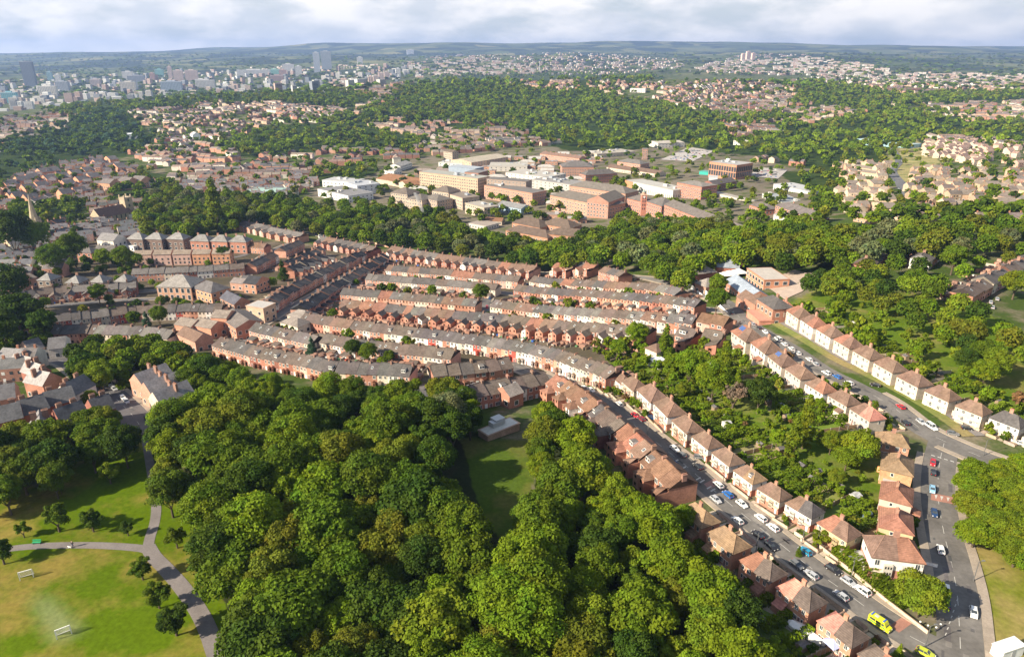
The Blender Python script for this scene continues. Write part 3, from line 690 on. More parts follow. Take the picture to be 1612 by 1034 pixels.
RW = [([(1150,388),(1240,400),(1290,392),(1350,390),(1420,382),(1500,380),(1640,372),(1640,392),(1590,405),(1540,420),(1510,430),(1490,400),(1440,412),(1400,420),(1395,400),(1350,402),(1340,415),(1300,420),(1262,400),(1190,402)], 12.5), ([(1010,405),(1075,428),(1090,440),(1060,440),(1020,425)], 7.5), ([(1420,425),(1450,420),(1490,440),(1480,455),(1440,440)], 9)]
for k, (pl, sp) in enumerate(RW): wood(pl, sp, 8, 13, ['mid','bright','olive','mid','lime','deep'], 60+k, canopy=6)
LW = [[(-60,392),(40,372),(60,385),(60,430),(20,438),(-60,440)], [(55,425),(62,402),(120,398),(205,398),(205,425),(120,424),(60,432)], [(-60,470),(30,462),(40,500),(0,540),(-60,560)], [(-60,505),(40,500),(80,520),(80,545),(-60,560)], [(80,372),(120,352),(150,350),(140,368),(110,378)], [(205,480),(260,468),(360,476),(350,484),(230,488)], [(200,350),(300,360),(315,372),(210,366),(190,362)]]
for k, pl in enumerate(LW): wood(pl, 7.5 if k not in (1, 5) else 9, 5, 9 if k != 3 else 12, ['mid','deep','mid','bright','deep'], 80+k, canopy=4)
BUDGET.sort(key=lambda b: b[0])
nb = 0
for y, it in BUDGET:
    k = it.get('kind', 'broad' if random.random() < .8 else 'wide')
    if NAMES[k][0] == 'broadleaf_tree':
        nb += 1
        if nb > 300: it['kind'] = k; REST.append(it); continue
    grp = it.get('group', None)
    tree(k, it['x'], it['y'], it['h'], it['color'], it.get('label'), wide=it.get('wide', 1.0) or 1.0)
print('TREES', NTREE, 'rest', len(REST))

# all further trees: merged into a few masses
LOD = {}
def lod(kind, n, ls, seed):
    k = dict(R0=5.0, z0=1.5, z1=12.5, ncl=max(8, n//14), nleaf=n, ls=ls)
    if kind == 'poplar': k.update(R0=2.0, z0=.5, shape='column')
    if kind == 'conifer': k.update(R0=2.6, z0=.5, shape='cone')
    return crown_arrays(seed, **k)
LODS = {'near': [lod('broad', 2200, .75, 100+i) for i in range(5)], 'mid': [lod('broad', 420, 1.5, 110+i) for i in range(5)], 'far': [lod('broad', 120, 2.9, 120+i) for i in range(5)], 'vfar': [lod('broad', 26, 6.0, 130+i) for i in range(5)]}
def merge_trees(name, label, items):
    """items: (x, y, h, widefactor, (r,g,b), lod)"""
    by = {}
    for it in items: by.setdefault((it[5], random.randrange(5)), []).append(it)
    VV, FF, CC = [], [], []; off = 0
    for (ld, vi), L_ in by.items():
        V, F, c = LODS[ld][vi]; n = len(L_)
        A = np.array([(i[0], i[1], i[2]/12.5, i[3]) for i in L_]); ang = RNG.uniform(0, 6.28, n)
        ca, sa = np.cos(ang)[:, None], np.sin(ang)[:, None]; k = A[:, 2][:, None]; w = A[:, 3][:, None]*k
        X = (V[None, :, 0]*ca-V[None, :, 1]*sa)*w+A[:, 0][:, None]; Y = (V[None, :, 0]*sa+V[None, :, 1]*ca)*w+A[:, 1][:, None]
        Z = V[None, :, 2]*k+terr(A[:, 0], A[:, 1])[:, None]-.5
        VV.append(np.stack([X, Y, Z], -1).reshape(-1, 3).astype(np.float32))
        FF.append((F[None]+(np.arange(n)*len(V))[:, None, None]+off).reshape(-1, 4)); off += n*len(V)
        tc_ = np.array([i[4] for i in L_]); CC.append((c[None]*tc_[:, None, :]).reshape(-1, 3))
    me = np_mesh(name, np.concatenate(VV), np.concatenate(FF), ['leaf'], col=np.concatenate(CC))
    tag(link(name, me), label, None, None, 'stuff')
merge_trees('tree_belt', 'broad belt of mature trees between the terraces and the hospital', [(i['x'], i['y'], i['h'], 1.0, tuple(v*1.02 for v in jit(GREENS[i['color']], .15)), 'near') for i in REST])
# ------------------------------------------------------------------ houses
BRICK = (.39, .185, .13); BRICK_D = (.27, .11, .08); BRICK_O = (.47, .24, .16); BRICK_P = (.48, .26, .19); CREAM = (.56, .48, .39); WHITE = (.66, .63, .59); PINK = (.55, .32, .26); RED = (.42, .08, .06); PBLUE = (.42, .52, .66); TANB = (.46, .27, .15); STONE = (.40, .33, .25); YELB = (.52, .40, .24)
SLATE = (.10, .091, .088); SLATE_L = (.145, .132, .124); SLATE_B = (.13, .103, .088); TILE = (.175, .115, .088); TILE_R = (.25, .125, .088); TILE_O = (.180, .108, .072); TILE_P = (.42, .19, .15); TILE_T = (.24, .165, .105); DARKR = (.05, .05, .055)
CN = {BRICK: 'red-brick', BRICK_D: 'dark-brick', BRICK_O: 'orange-brick', BRICK_P: 'pinkish-brick', CREAM: 'cream-rendered', WHITE: 'white-rendered', PINK: 'pink-painted', RED: 'red-painted', PBLUE: 'pale-blue', TANB: 'tan-brick', STONE: 'stone', YELB: 'yellow-brick'}
RN = {SLATE: 'grey-slate', SLATE_L: 'pale-grey', SLATE_B: 'brown-grey', TILE: 'brown-tiled', TILE_R: 'red-brown', TILE_O: 'orange-brown', TILE_P: 'bright red', TILE_T: 'tan-tiled', DARKR: 'black-slate'}

def window_mb(w, h, d=.07, bars=1):
    """faces -y; origin at the middle of the pane, on the wall plane"""
    mb = MB(); fr = .10
    mb.box(-w/2, w/2, -d, .04, -h/2-.06, h/2, 'white')
    n = bars+1; pw = (w-fr*(n+1))/n
    for i in range(n):
        a = -w/2+fr+i*(pw+fr)
        mb.face([(a, -d-.006, -h/2+fr), (a+pw, -d-.006, -h/2+fr), (a+pw, -d-.006, h/2-fr), (a, -d-.006, h/2-fr)], 'glass')
    return mb
WM = {}
def wmesh(w, h, bars=1):
    k = (w, h, bars)
    if k not in WM: WM[k] = window_mb(w, h, bars=bars).mesh('window')
    return WM[k]
def door_mb(c=(.5, .5, .5)):
    mb = MB(); mb.box(-.48, .48, -.06, .03, 0, 2.1, 'white'); mb.box(-.40, .40, -.08, -.05, .02, 2.0, 'plain', c); return mb
def chimney_mb(w=1.0, d=.55, h=1.5, pots=3):
    mb = MB(); mb.box(-w/2, w/2, -d/2, d/2, -1.2, h, 'brick'); mb.box(-w/2-.07, w/2+.07, -d/2-.07, d/2+.07, h, h+.14, 'brick')
    for i in range(pots):
        x = -w/2+w*(i+.5)/pots; mb.cyl(x, 0, h+.14, h+.5, .11, .09, 'brick', (1.3, 1.1, .95), n=6)
    return mb
def bay_mb(w=2.0, d=.8, h=2.4, roof=True):
    mb = MB(); a = w/2; b = a-.45
    pl = [(-a, .05), (-b, -d), (b, -d), (a, .05)]
    for i in range(3):
        p, q = pl[i], pl[i+1]
        mb.face([(p[0], p[1], -1), (q[0], q[1], -1), (q[0], q[1], .7), (p[0], p[1], .7)], 'brick')
        mb.face([(p[0], p[1], .7), (q[0], q[1], .7), (q[0], q[1], h), (p[0], p[1], h)], 'white')
        dx, dy = q[0]-p[0], q[1]-p[1]; l = math.hypot(dx, dy); nx, ny = dy/l*.015, -dx/l*.015
        P = lambda t, z: (p[0]+dx*t+nx, p[1]+dy*t+ny, z)
        segs = [(.22, .78)] if i != 1 else [(.12, .42), (.58, .88)]
        for s0, s1 in segs: mb.face([P(s0, 1.0), P(s1, 1.0), P(s1, h-.35), P(s0, h-.35)], 'glass')
    mb.face([(-a-.1, .05, h), (-b-.1, -d-.12, h), (0, .05, h+.55)], 'roof', (.3,.26,.23)); mb.face([(-b-.1, -d-.12, h), (b+.1, -d-.12, h), (0, .05, h+.35)], 'roof', (.3,.26,.23)); mb.face([(b+.1, -d-.12, h), (a+.1, .05, h), (0, .05, h+.35)], 'roof', (.3,.26,.23))
    return mb
def dormer_mb(w=1.7, h=1.1, d=1.8):
    mb = MB(); mb.box(-w/2, w/2, -d/2, d/2, -.6, h, 'white', top='roof', topc=SLATE_L)
    for i in (-1, 1): mb.face([(i*w/4-.32, -d/2-.02, .12), (i*w/4+.32, -d/2-.02, .12), (i*w/4+.32, -d/2-.02, h-.2), (i*w/4-.32, -d/2-.02, h-.2)], 'glass')
    return mb
def skylight_mb():
    mb = MB(); t = math.atan2(2.7, 4.1)
    def P(x, s, n): return (x, -s*math.cos(t)-n*math.sin(t)*1, -s*math.sin(t)+n*math.cos(t))
    mb.face([P(-.42, .55, .06), P(.42, .55, .06), P(.42, -.55, .06), P(-.42, -.55, .06)], 'white'); mb.face([P(-.33, .45, .075), P(.33, .45, .075), P(.33, -.45, .075), P(-.33, -.45, .075)], 'glass', (2, 2, 2))
    return mb
TW, TD, TE, TR = 4.4, 8.2, 5.6, 8.2
def wall_terr(near):
    mb = MB(); mb.box(-TW/2, TW/2, -TD/2, TD/2, -3.5, TE, 'brick')
    for s in (-1, 1):
        mb.face([(s*TW/2, -TD/2, TE), (s*TW/2, TD/2, TE), (s*TW/2, 0, TR-.12)], 'brick')
    if not near:
        for sy in (-1, 1):
            y = sy*(TD/2+.03)
            for x, z, w, h in ((-.95, 4.3, 1.0, 1.35), (1.15, 4.3, .8, 1.2), (-1.0, 1.5, 1.3, 1.5)):
                for ww, hh, yy, mt in ((w, h, y, 'white'), (w-.3, h-.3, y+sy*.02, 'glass')):
                    q = [(x-ww/2, yy, z-hh/2), (x+ww/2, yy, z-hh/2), (x+ww/2, yy, z+hh/2), (x-ww/2, yy, z+hh/2)]
                    mb.face(q if sy < 0 else q[::-1], mt)
            q = [(1.0, y, 0), (1.9, y, 0), (1.9, y, 2.1), (1.0, y, 2.1)]; mb.face(q if sy < 0 else q[::-1], 'plain', (.25, .2, .2))
    return mb
def roof_terr():
    mb = MB(); mb.gable(-TW/2, TW/2, -TD/2, TD/2, TE, TR, 'roof', 'brick', wc=(.3, .3, .3), ov=.35)
    mb.beam((-TW/2, 0, TR+.02), (TW/2, 0, TR+.02), .22, 'roof', (.75, .7, .68)); return mb
def wing_mb(w=2.3, l=4.2, e=4.6, r=6.0, side=1, hipped=False):
    """two-storey rear wing projecting to -y, its inner side on the pair line x = side*TW/2"""
    mb = MB(); x1 = TW/2; x0 = x1-w
    if side < 0: x0, x1 = -x1, -x0
    y0 = -TD/2-l; y1 = -TD/2+.1
    mb.box(x0, x1, y0, y1, -3.5, e, 'brick')
    xi = x1 if side > 0 else x0; xo = x0 if side > 0 else x1
    return mb, xi, xo, y0, y1
def wing_pair(l=4.4, e=4.7, r=6.3, hipped=False):
    """the half of a gabled pair wing that belongs to one house (mirror for the other)"""
    mb = MB(); w = 2.5; x1 = TW/2; x0 = x1-w; y0 = -TD/2-l; y1 = -TD/2+.1
    mb.box(x0, x1, y0, y1, -3.5, e, 'brick')
    if not hipped: mb.face([(x0, y0, e), (x1, y0, e), (x1, y0, r-.1)], 'brick')
    yr = y0-.25; yb = -TD/2+ (1.6 if not hipped else 1.2)
    k = (r-e)/w
    rf = MB()
    if hipped:
        rf.face([(x0-.3, yr, e-.1), (x1, yr, e-.1), (x1, y0+2.2, r)], 'roof'); rf.face([(x0-.3, yb, e-.1), (x0-.3, yr, e-.1), (x1, y0+2.2, r), (x1, yb, r)], 'roof')
    else:
        rf.face([(x0-.25, yb, e-k*.25), (x0-.25, yr, e-k*.25), (x1, yr, r), (x1, yb, r)], 'roof')
        rf.face([(x0-.25, yr, e-k*.25), (x1, yr, r-.18), (x1, yr, r)], 'roof')
    ww = MB()
    for z in (1.3, 3.6):
        x = (x0+x1)/2-.1
        ww.face([(x-.5, y0-.03, z-.6), (x+.5, y0-.03, z-.6), (x+.5, y0-.03, z+.6), (x-.5, y0-.03, z+.6)], 'white'); ww.face([(x-.36, y0-.05, z-.46), (x+.36, y0-.05, z-.46), (x+.36, y0-.05, z+.46), (x-.36, y0-.05, z+.46)], 'glass')
    mb.add(ww)
    return mb, rf
def mirror(mb):
    o = MB(); o.v = [(-x, y, z) for x, y, z in mb.v]; o.f = [f[::-1] for f in mb.f]; o.m = list(mb.m); o.c = list(mb.c); return o
def shed_wing(l=2.6):
    mb = MB(); x0, x1 = .1, TW/2; y0 = -TD/2-l
    mb.box(x0, x1, y0, -TD/2+.05, -3.5, 2.4, 'brick')
    rf = MB(); rf.face([(x0-.15, y0-.2, 2.3), (x1, y0-.2, 2.3), (x1, -TD/2-.02, 3.4), (x0-.15, -TD/2-.02, 3.4)], 'roof'); rf.face([(x0-.15, y0-.2, 2.3), (x0-.15, -TD/2-.02, 3.4), (x0-.15, -TD/2-.02, 2.3)], 'roof')
    return mb, rf
MESH = {}
def M(key, fn):
    if key not in MESH: MESH[key] = fn().mesh(key.split('/')[0])
    return MESH[key]
WP = {False: wing_pair(), True: wing_pair(l=3.1, e=4.5, r=5.9, hipped=True)}; SWG = shed_wing()
PARTS = { # key -> MB
 'wall/near': wall_terr(True), 'wall/far': wall_terr(False), 'roof/t': roof_terr(), 'chimney/t': chimney_mb(1.3, .65, .62, 4),
 'rear_wing/g': WP[False][0], 'rear_wing/gm': mirror(WP[False][0]), 'wing_roof/g': WP[False][1], 'wing_roof/gm': mirror(WP[False][1]),
 'rear_wing/h': WP[True][0], 'rear_wing/hm': mirror(WP[True][0]), 'wing_roof/h': WP[True][1], 'wing_roof/hm': mirror(WP[True][1]),
 'rear_wing/s': SWG[0], 'rear_wing/sm': mirror(SWG[0]), 'wing_roof/s': SWG[1], 'wing_roof/sm': mirror(SWG[1]),
 'bay_window/t': bay_mb(1.9, .75, 2.5), 'dormer/t': dormer_mb(), 'skylight/t': skylight_mb(), 'door/t': door_mb((.18, .1, .1)), 'door/w': door_mb((.75, .75, .75)),
 'window/a': window_mb(1.25, 1.4), 'window/b': window_mb(.85, 1.2, bars=0), 'window/c': window_mb(1.5, 1.5, bars=2)}
def PM(k): return M(k, lambda: PARTS[k])
HOUSES = []        # candidates: dict
WC = {'lstreet': [(BRICK, 8), (BRICK_O, 3), (WHITE, 1)], 'red': [(BRICK, 11), (BRICK_P, 3), (BRICK_D, 2), (CREAM, 1), (WHITE, 2), (PINK, 1)], 'pale': [(BRICK_P, 5), (CREAM, 4), (BRICK, 5), (WHITE, 3), (PINK, 2)], 'orange': [(BRICK_O, 6), (BRICK_P, 3), (BRICK, 3), (CREAM, 2)],
      'mixed': [(BRICK, 6), (WHITE, 4), (CREAM, 4), (RED, 1), (BRICK_P, 3)]}
RC = {'grey': [(SLATE, 6), (SLATE_L, 2), (SLATE_B, 7), (TILE, 1)], 'mix': [(SLATE, 5), (SLATE_B, 5), (TILE, 3), (SLATE_L, 2), (TILE_R, 1)], 'brown': [(TILE_O, 6), (TILE, 2), (TILE_R, 3), (SLATE, 1)], 'black': [(DARKR, 4), (SLATE, 3)], 'lgrey': [(SLATE_L, 4), (SLATE, 2), (SLATE_B, 3)]}
def pick(t):
    return random.choices([a for a, _ in t], [b for _, b in t])[0]
def row(name, ridge, walls='red', roofs='grey', back='none', unit=3.9, rear=False, bays=False, seed=0, depth=1.12, rh=7.6, world=False, wing='g', flip=False, run=3):
    """a terrace along a ridge line given in the photo; rear=True turns the wings to the camera"""
    P = unproj([p[0] for p in ridge], [p[1] for p in ridge], rh)[:, :2]
    d = np.concatenate([[0], np.cumsum(np.linalg.norm(np.diff(P, axis=0), axis=1))]); n = max(1, round(d[-1]/unit)); u = d[-1]/n
    random.seed(hash(name) % 1000 if False else sum(map(ord, name))+seed)
    rc = pick(RC[roofs]); left = 0
    if wing == 'h': depth = .98
    for i in range(n):
        s = (i+.5)*u; x = np.interp(s, d, P[:, 0]); y = np.interp(s, d, P[:, 1])
        a = np.array([np.interp(s-u/2, d, P[:, 0]), np.interp(s-u/2, d, P[:, 1])]); b = np.array([np.interp(s+u/2, d, P[:, 0]), np.interp(s+u/2, d, P[:, 1])])
        ang = math.atan2(b[1]-a[1], b[0]-a[0])
        if left <= 0: rc = pick(RC[roofs]); left = random.choice([1, 2, 2, run, 4])
        left -= 1
        HOUSES.append(dict(row=name, i=i, n=n, x=x, y=y, z=tz(x, y), ang=ang, u=u, wc=pick(WC[walls]), rc=rc, rear=rear, bays=bays, wing=wing, sy=depth,
            ch=(i % 2 == 0), step=(.86 if (roofs == 'black' or 'slate-roofed' in name) and (i//2) % 2 else 1.0)*random.uniform(.97, 1.03), dorm=random.random() < .13, sky=random.random() < .28, sd=random.random(), flip=flip))
row('the curved front terrace above the wood', [(348,530),(410,546),(467,556),(526,568),(591,571),(650,574)], 'red', 'grey', bays=True, seed=1)
row('the short brick cul-de-sac terrace', [(679,574),(706,572),(763,567),(800,562)], 'red', 'grey', bays=True, unit=4.6)
row('the terrace facing the flat-roofed shed', [(738,606),(770,600),(808,594),(856,584)], 'red', 'grey', unit=4.6, rear=False)
row('the second terrace above the wood', [(404,508),(455,519),(501,528)], 'pale', 'lgrey', rear=True, wing='s', unit=4.4)
row('the terrace behind the garden trees', [(503,524),(569,534),(631,541),(717,549)], 'mixed', 'grey', rear=True, wing='s', seed=3)
row('the long curving central terrace', [(480,493),(556,504),(631,513),(700,521),(770,530),(826,539),(876,549),(914,561),(945,570),(972,581)], 'mixed', 'grey', bays=True, seed=4)
row('the central terrace with gabled wings', [(541,471),(619,479),(707,488),(800,495),(876,504),(951,510),(1027,514)], 'red', 'mix', rear=True, seed=5)
row('the left half of the fifth terrace', [(541,453),(606,458),(680,465),(753,471)], 'pale', 'mix', seed=6)
row('the right half of the fifth terrace', [(780,472),(876,482),(976,488),(1040,493),(1097,496)], 'pale', 'mix', seed=7)
row('the sixth terrace, left part', [(580,431),(676,438),(784,446)], 'pale', 'lgrey', rear=True, wing='s', seed=8)
row('the sixth terrace, right part', [(816,448),(926,456),(1001,462),(1104,471)], 'red', 'grey', rear=True, wing='s', seed=9)
row('the seventh terrace, left part', [(612,417),(701,424),(820,434)], 'pale', 'mix', seed=10)
row('the seventh terrace, right part', [(841,435),(901,440),(1027,446),(1074,454)], 'pale', 'mix', seed=11)
row('the top terrace under the tree belt', [(617,387),(651,393),(701,401),(750,407),(800,414),(845,418)], 'red', 'mix', rear=True, seed=12)
row('the top terrace near the bus', [(505,372),(548,379),(592,388)], 'red', 'grey', rear=True, seed=13)
row('the west side of the diagonal street', [(406,480),(448,452),(488,431),(530,411),(568,393)], 'red', 'black', seed=14, unit=4.4, run=2)
row('the winged row behind the diagonal street', [(452,420),(480,408),(508,398)], 'red', 'black', rear=True, seed=41, unit=4.4)
row('the dormered terrace behind the spire', [(60,352),(105,341)], 'red', 'black', seed=42)
row('the dark terrace right of the spire', [(72,367),(112,356),(150,345)], 'red', 'black', seed=43)
row('the stepped gabled row below the spire', [(84,394),(112,375)], 'mixed', 'grey', seed=44)
row('the low row left of the spire church', [(-20,346),(22,340)], 'red', 'black', seed=45)
row('the terrace by the long brown church', [(150,352),(200,345)], 'red', 'grey', seed=46)
row('the east side of the diagonal street', [(470,480),(519,447),(560,424),(603,399)], 'red', 'black', rear=True, wing='s', seed=15, unit=4.4)
row('the second row off the diagonal street', [(447,411),(503,388)], 'red', 'black', seed=16, unit=5.4)
row('the third row off the diagonal street', [(392,414),(428,397)], 'red', 'grey', seed=17, unit=5.4)
row('the yard row by the diagonal street', [(440,390),(470,378)], 'orange', 'grey', seed=18, unit=5.4)
row('the brick terrace behind the old school', [(209,423),(290,420),(384,414)], 'red', 'lgrey', bays=True, seed=19, unit=4.8)
row('the winged terrace beside the old school', [(5,462),(60,454),(100,450),(160,447),(214,443)], 'red', 'grey', rear=True, seed=20, unit=4.6)
row('the long left terrace with cream fronts', [(33,499),(85,494),(138,489),(213,481),(290,478),(352,478)], 'mixed', 'lgrey', seed=21)
row('the short left terrace behind the trees', [(85,512),(150,511),(213,513),(274,519)], 'pale', 'lgrey', seed=22)
row('the pink terrace by the parked cars', [(389,381),(420,383)], 'orange', 'brown', seed=23, unit=4.6)
row('the lower street first block', [(876,590),(906,606),(944,633)], 'red', 'brown', rear=True, wing='h', seed=24, unit=4.1, run=4)
row('the lower street second block', [(946,636),(966,651),(984,667)], 'red', 'grey', rear=True, wing='h', seed=25, unit=4.1)
row('the lower street third block', [(988,668),(1010,688),(1029,706)], 'red', 'brown', rear=True, wing='h', seed=26, unit=4.1, run=5)
row('the lower street fourth block', [(1031,708),(1055,730),(1077,751)], 'red', 'brown', rear=True, wing='h', seed=27, unit=4.1, run=8)
row('the lane row beside the tree belt', [(355,345),(400,350),(440,360),(478,367)], 'orange', 'lgrey', rear=True, seed=28, unit=5.6)
row('the slate-roofed row top right', [(1516,454),(1548,436),(1583,418),(1625,398)], 'red', 'grey', seed=29, unit=6.5)
row('the slate-roofed block by the cars', [(1358,411),(1388,387)], 'red', 'grey', seed=30, unit=6.5)
row('the slate-roofed block beside the pole', [(1450,402),(1478,380)], 'red', 'grey', seed=31, unit=6.5)
row('the terrace end by the upper street', [(1105,494),(1148,498)], 'red', 'brown', seed=32, unit=6)
row('the winged pair by the upper street', [(1072,515),(1098,518)], 'pale', 'grey', rear=True, seed=33, unit=5)
row('the pink pair by the upper street', [(1110,519),(1140,521)], 'pale', 'grey', rear=True, seed=34, unit=5)
row('the left detached pair under the belt', [(876,414),(906,416)], 'red', 'brown', rear=True, seed=35, unit=5)
row('the right detached pair under the belt', [(914,413),(941,415)], 'red', 'brown', rear=True, seed=36, unit=5)
row('the low terrace beside the bend', [(953,420),(985,427)], 'red', 'grey', seed=37, unit=5)
random.seed(11)
for h in HOUSES: h['d'] = math.hypot(h['x'], h['y'])
HOUSES.sort(key=lambda h: h['d'])
print('terraced houses', len(HOUSES))
NEAR_D = 330
WINC = {}
rest = MB()
def hz(h): return (h['u']/TW*1.004, h['sy'], .94*h['step'])
for idx, h in enumerate(HOUSES):
    near = h['d'] < NEAR_D and idx < 170
    ang = h['ang']+(math.pi if h['rear'] else 0)       # local -y faces the camera; wings are built to -y, fronts too
    fl = h['rear']
    odd = (h['i'] % 2 == 0) if not fl else (h['i'] % 2 == 1)     # which half of the pair, in local x
    sc = hz(h); wc, rc = h['wc'], h['rc']
    # rows run left to right, so without rear the local -y side (towards the camera) is the front
    ang = h['ang']; odd = h['i'] % 2 == 0
    ss = '' if odd else 'm'
    chx = TW/2 if odd else -TW/2
    if idx >= 300:
        cm = {'brick': wc}; loc = (h['x'], h['y'], h['z'])
        rest.add(PARTS['wall/far'], ang, loc, sc, cm); rest.add(PARTS['roof/t'], ang, loc, sc, {'roof': rc, 'brick': wc})
        if odd:
            ca, sa = math.cos(ang), math.sin(ang); cx_ = chx*sc[0]
            rest.add(PARTS['chimney/t'], ang+math.pi/2, (h['x']+cx_*ca, h['y']+cx_*sa, h['z']+TR), (1, 1, 1), {'brick': (.27, .16, .12)})
        if h['rear']: rest.add(PARTS['rear_wing/'+h['wing']+ss], ang, loc, sc, cm); rest.add(PARTS['wing_roof/'+h['wing']+ss], ang, loc, sc, {'roof': rc})
        continue
    o = ordw(h['i']+1); extra = ''
    lab = f"{CN[wc]} terraced house, {RN[rc]} roof, {o} from left in {h['row']}"
    t = thing('terraced_house', lab, 'house', (h['x'], h['y'], h['z']), ang, 'houses of '+h['row']); t.scale = sc
    jw = jit(wc, .09); jr = jit(rc, .12)
    w = link('wall', PM('wall/near' if near else 'wall/far'), t, jw)
    r = link('roof', PM('roof/t'), t, jr)
    if odd: link('chimney', PM('chimney/t'), r, jit((.27, .165, .125), .15), (chx, 0, TR), math.pi/2)
    if h['rear']:
        wg = link('rear_wing', PM('rear_wing/'+h['wing']+ss), t, jw); link('wing_roof', PM('wing_roof/'+h['wing']+ss), wg, jr)
    if near:
        def W(k, x, z, y=-TD/2): link('window' if k[0] == 'w' else k.split('/')[0], PM(k), t, (1, 1, 1), (x, y, z))
        m = 1 if odd else -1
        if not h['rear']:
            W('window/a', -.95*m, 4.35); 
            if h['sd'] < .6: W('window/b', 1.1*m, 4.35)
            if h['bays']: link('bay_window', PM('bay_window/t'), t, jw, (-.95*m, -TD/2, 0))
            else: W('window/c', -.95*m, 1.5)
            W('door/w' if h['sd'] < .4 else 'door/t', 1.25*m, .05)
        elif h['wing'] == 's': W('window/a', -.9*m, 4.3); W('window/b', 1.1*m, 4.4); W('window/b', -1.1*m, 1.5)
        else: W('window/a', -1.2*m, 4.3); W('window/b', -1.2*m, 1.5)
        if h['dorm']: link('dormer', PM('dormer/t'), r, (1, 1, 1), (-.6*m, -2.2, 6.45))
    if h['sky'] and not (near and h['dorm']): link('skylight', PM('skylight/t'), r, (1, 1, 1), (.7 if odd else -.7, -1.9, TE+ (TR-TE)*(1-1.9/(TD/2))+.0))
if rest.v: tag(link('further_terraces', rest.mesh('further_terraces')), 'rows of small brick terraces under the tree belt and beyond the streets', kind='stuff')

# ---- semi-detached pairs: hipped, two-tone, local -y side faces the camera
SW, SD_, SE, SR = 12.6, 7.8, 5.5, 8.5
def semi_parts(split=True):
    w1 = MB(); w1.box(-SW/2, SW/2, -SD_/2, SD_/2, -3.0, 2.75, 'brick')
    w2 = MB(); w2.box(-SW/2-.03, SW/2+.03, -SD_/2-.03, SD_/2+.03, 2.75, SE, 'render')
    hr = []
    for s in (-1, 1):
        mb = MB(); X0, X1 = (-SW/2-.35, 0) if s < 0 else (0, SW/2+.35); Y0, Y1 = -SD_/2-.35, SD_/2+.35; z = SE-.1; xr = SW/2-3.4; zb = z-.14
        e = X0 if s < 0 else X1; rx = -xr if s < 0 else xr
        if s < 0:
            mb.face([(e, Y0, z), (0, Y0, z), (0, 0, SR), (rx, 0, SR)], 'roof'); mb.face([(0, Y1, z), (e, Y1, z), (rx, 0, SR), (0, 0, SR)], 'roof'); mb.face([(e, Y1, z), (e, Y0, z), (rx, 0, SR)], 'roof')
        else:
            mb.face([(0, Y0, z), (e, Y0, z), (rx, 0, SR), (0, 0, SR)], 'roof'); mb.face([(e, Y1, z), (0, Y1, z), (0, 0, SR), (rx, 0, SR)], 'roof'); mb.face([(e, Y0, z), (e, Y1, z), (rx, 0, SR)], 'roof')
        mb.face([(X0, Y0, z), (X0, Y0, zb), (X1, Y0, zb), (X1, Y0, z)], 'white'); mb.face([(X0, Y1, zb), (X0, Y1, z), (X1, Y1, z), (X1, Y1, zb)], 'white')
        mb.face([(e, Y0, zb), (e, Y1, zb), (e, Y1, z), (e, Y0, z)][::s], 'white'); mb.face([(X0, Y0, zb), (X0, Y1, zb), (X1, Y1, zb), (X1, Y0, zb)], 'white')
        rc = (.62, .6, .58)
        mb.beam((0, 0, SR+.03), (rx, 0, SR+.03), .2, 'roof', (1.25, 1.2, 1.15)); mb.beam((rx, 0, SR+.02), (e*.992, Y0*.985, z+.04), .18, 'roof', (1.3, 1.25, 1.2)); mb.beam((rx, 0, SR+.02), (e*.992, Y1*.985, z+.04), .18, 'roof', (1.3, 1.25, 1.2))
        hr.append(mb)
    return w1, w2, hr
W1, W2, HR = semi_parts()
MB1 = {'wall/lo': W1, 'wall/up': W2, 'roof/l': HR[0], 'roof/r': HR[1], 'bay/s': bay_mb(2.3, .8, 2.5), 'canopy/s': MB().box(-1.6, 1.6, -.9, 0, 2.35, 2.5, 'white'), 'satellite_dish/s': MB()}
W3 = MB(); W3.box(-SW/2-.03, SW/2+.03, -SD_/2-.03, SD_/2+.03, 2.75, SE, 'brick'); MB1['wall/upb'] = W3
MB1['satellite_dish/s'].cyl(0, 0, 0, .06, .32, .30, 'white', n=8)
PARTS.update(MB1); PARTS['chimney/s'] = chimney_mb(1.5, .7, 1.25, 5)
hb = MB(); hb.box(-1.1, 1.1, -.75, .05, -1.35, 1.35, 'white')
for z in (-1.0, .35):
    for x in (-.66, 0, .66): hb.face([(x-.2, -.77, z+.08), (x+.2, -.77, z+.08), (x+.2, -.77, z+.66), (x-.2, -.77, z+.66)], 'glass')
PARTS['bay_window/two'] = hb
SEMIS = []
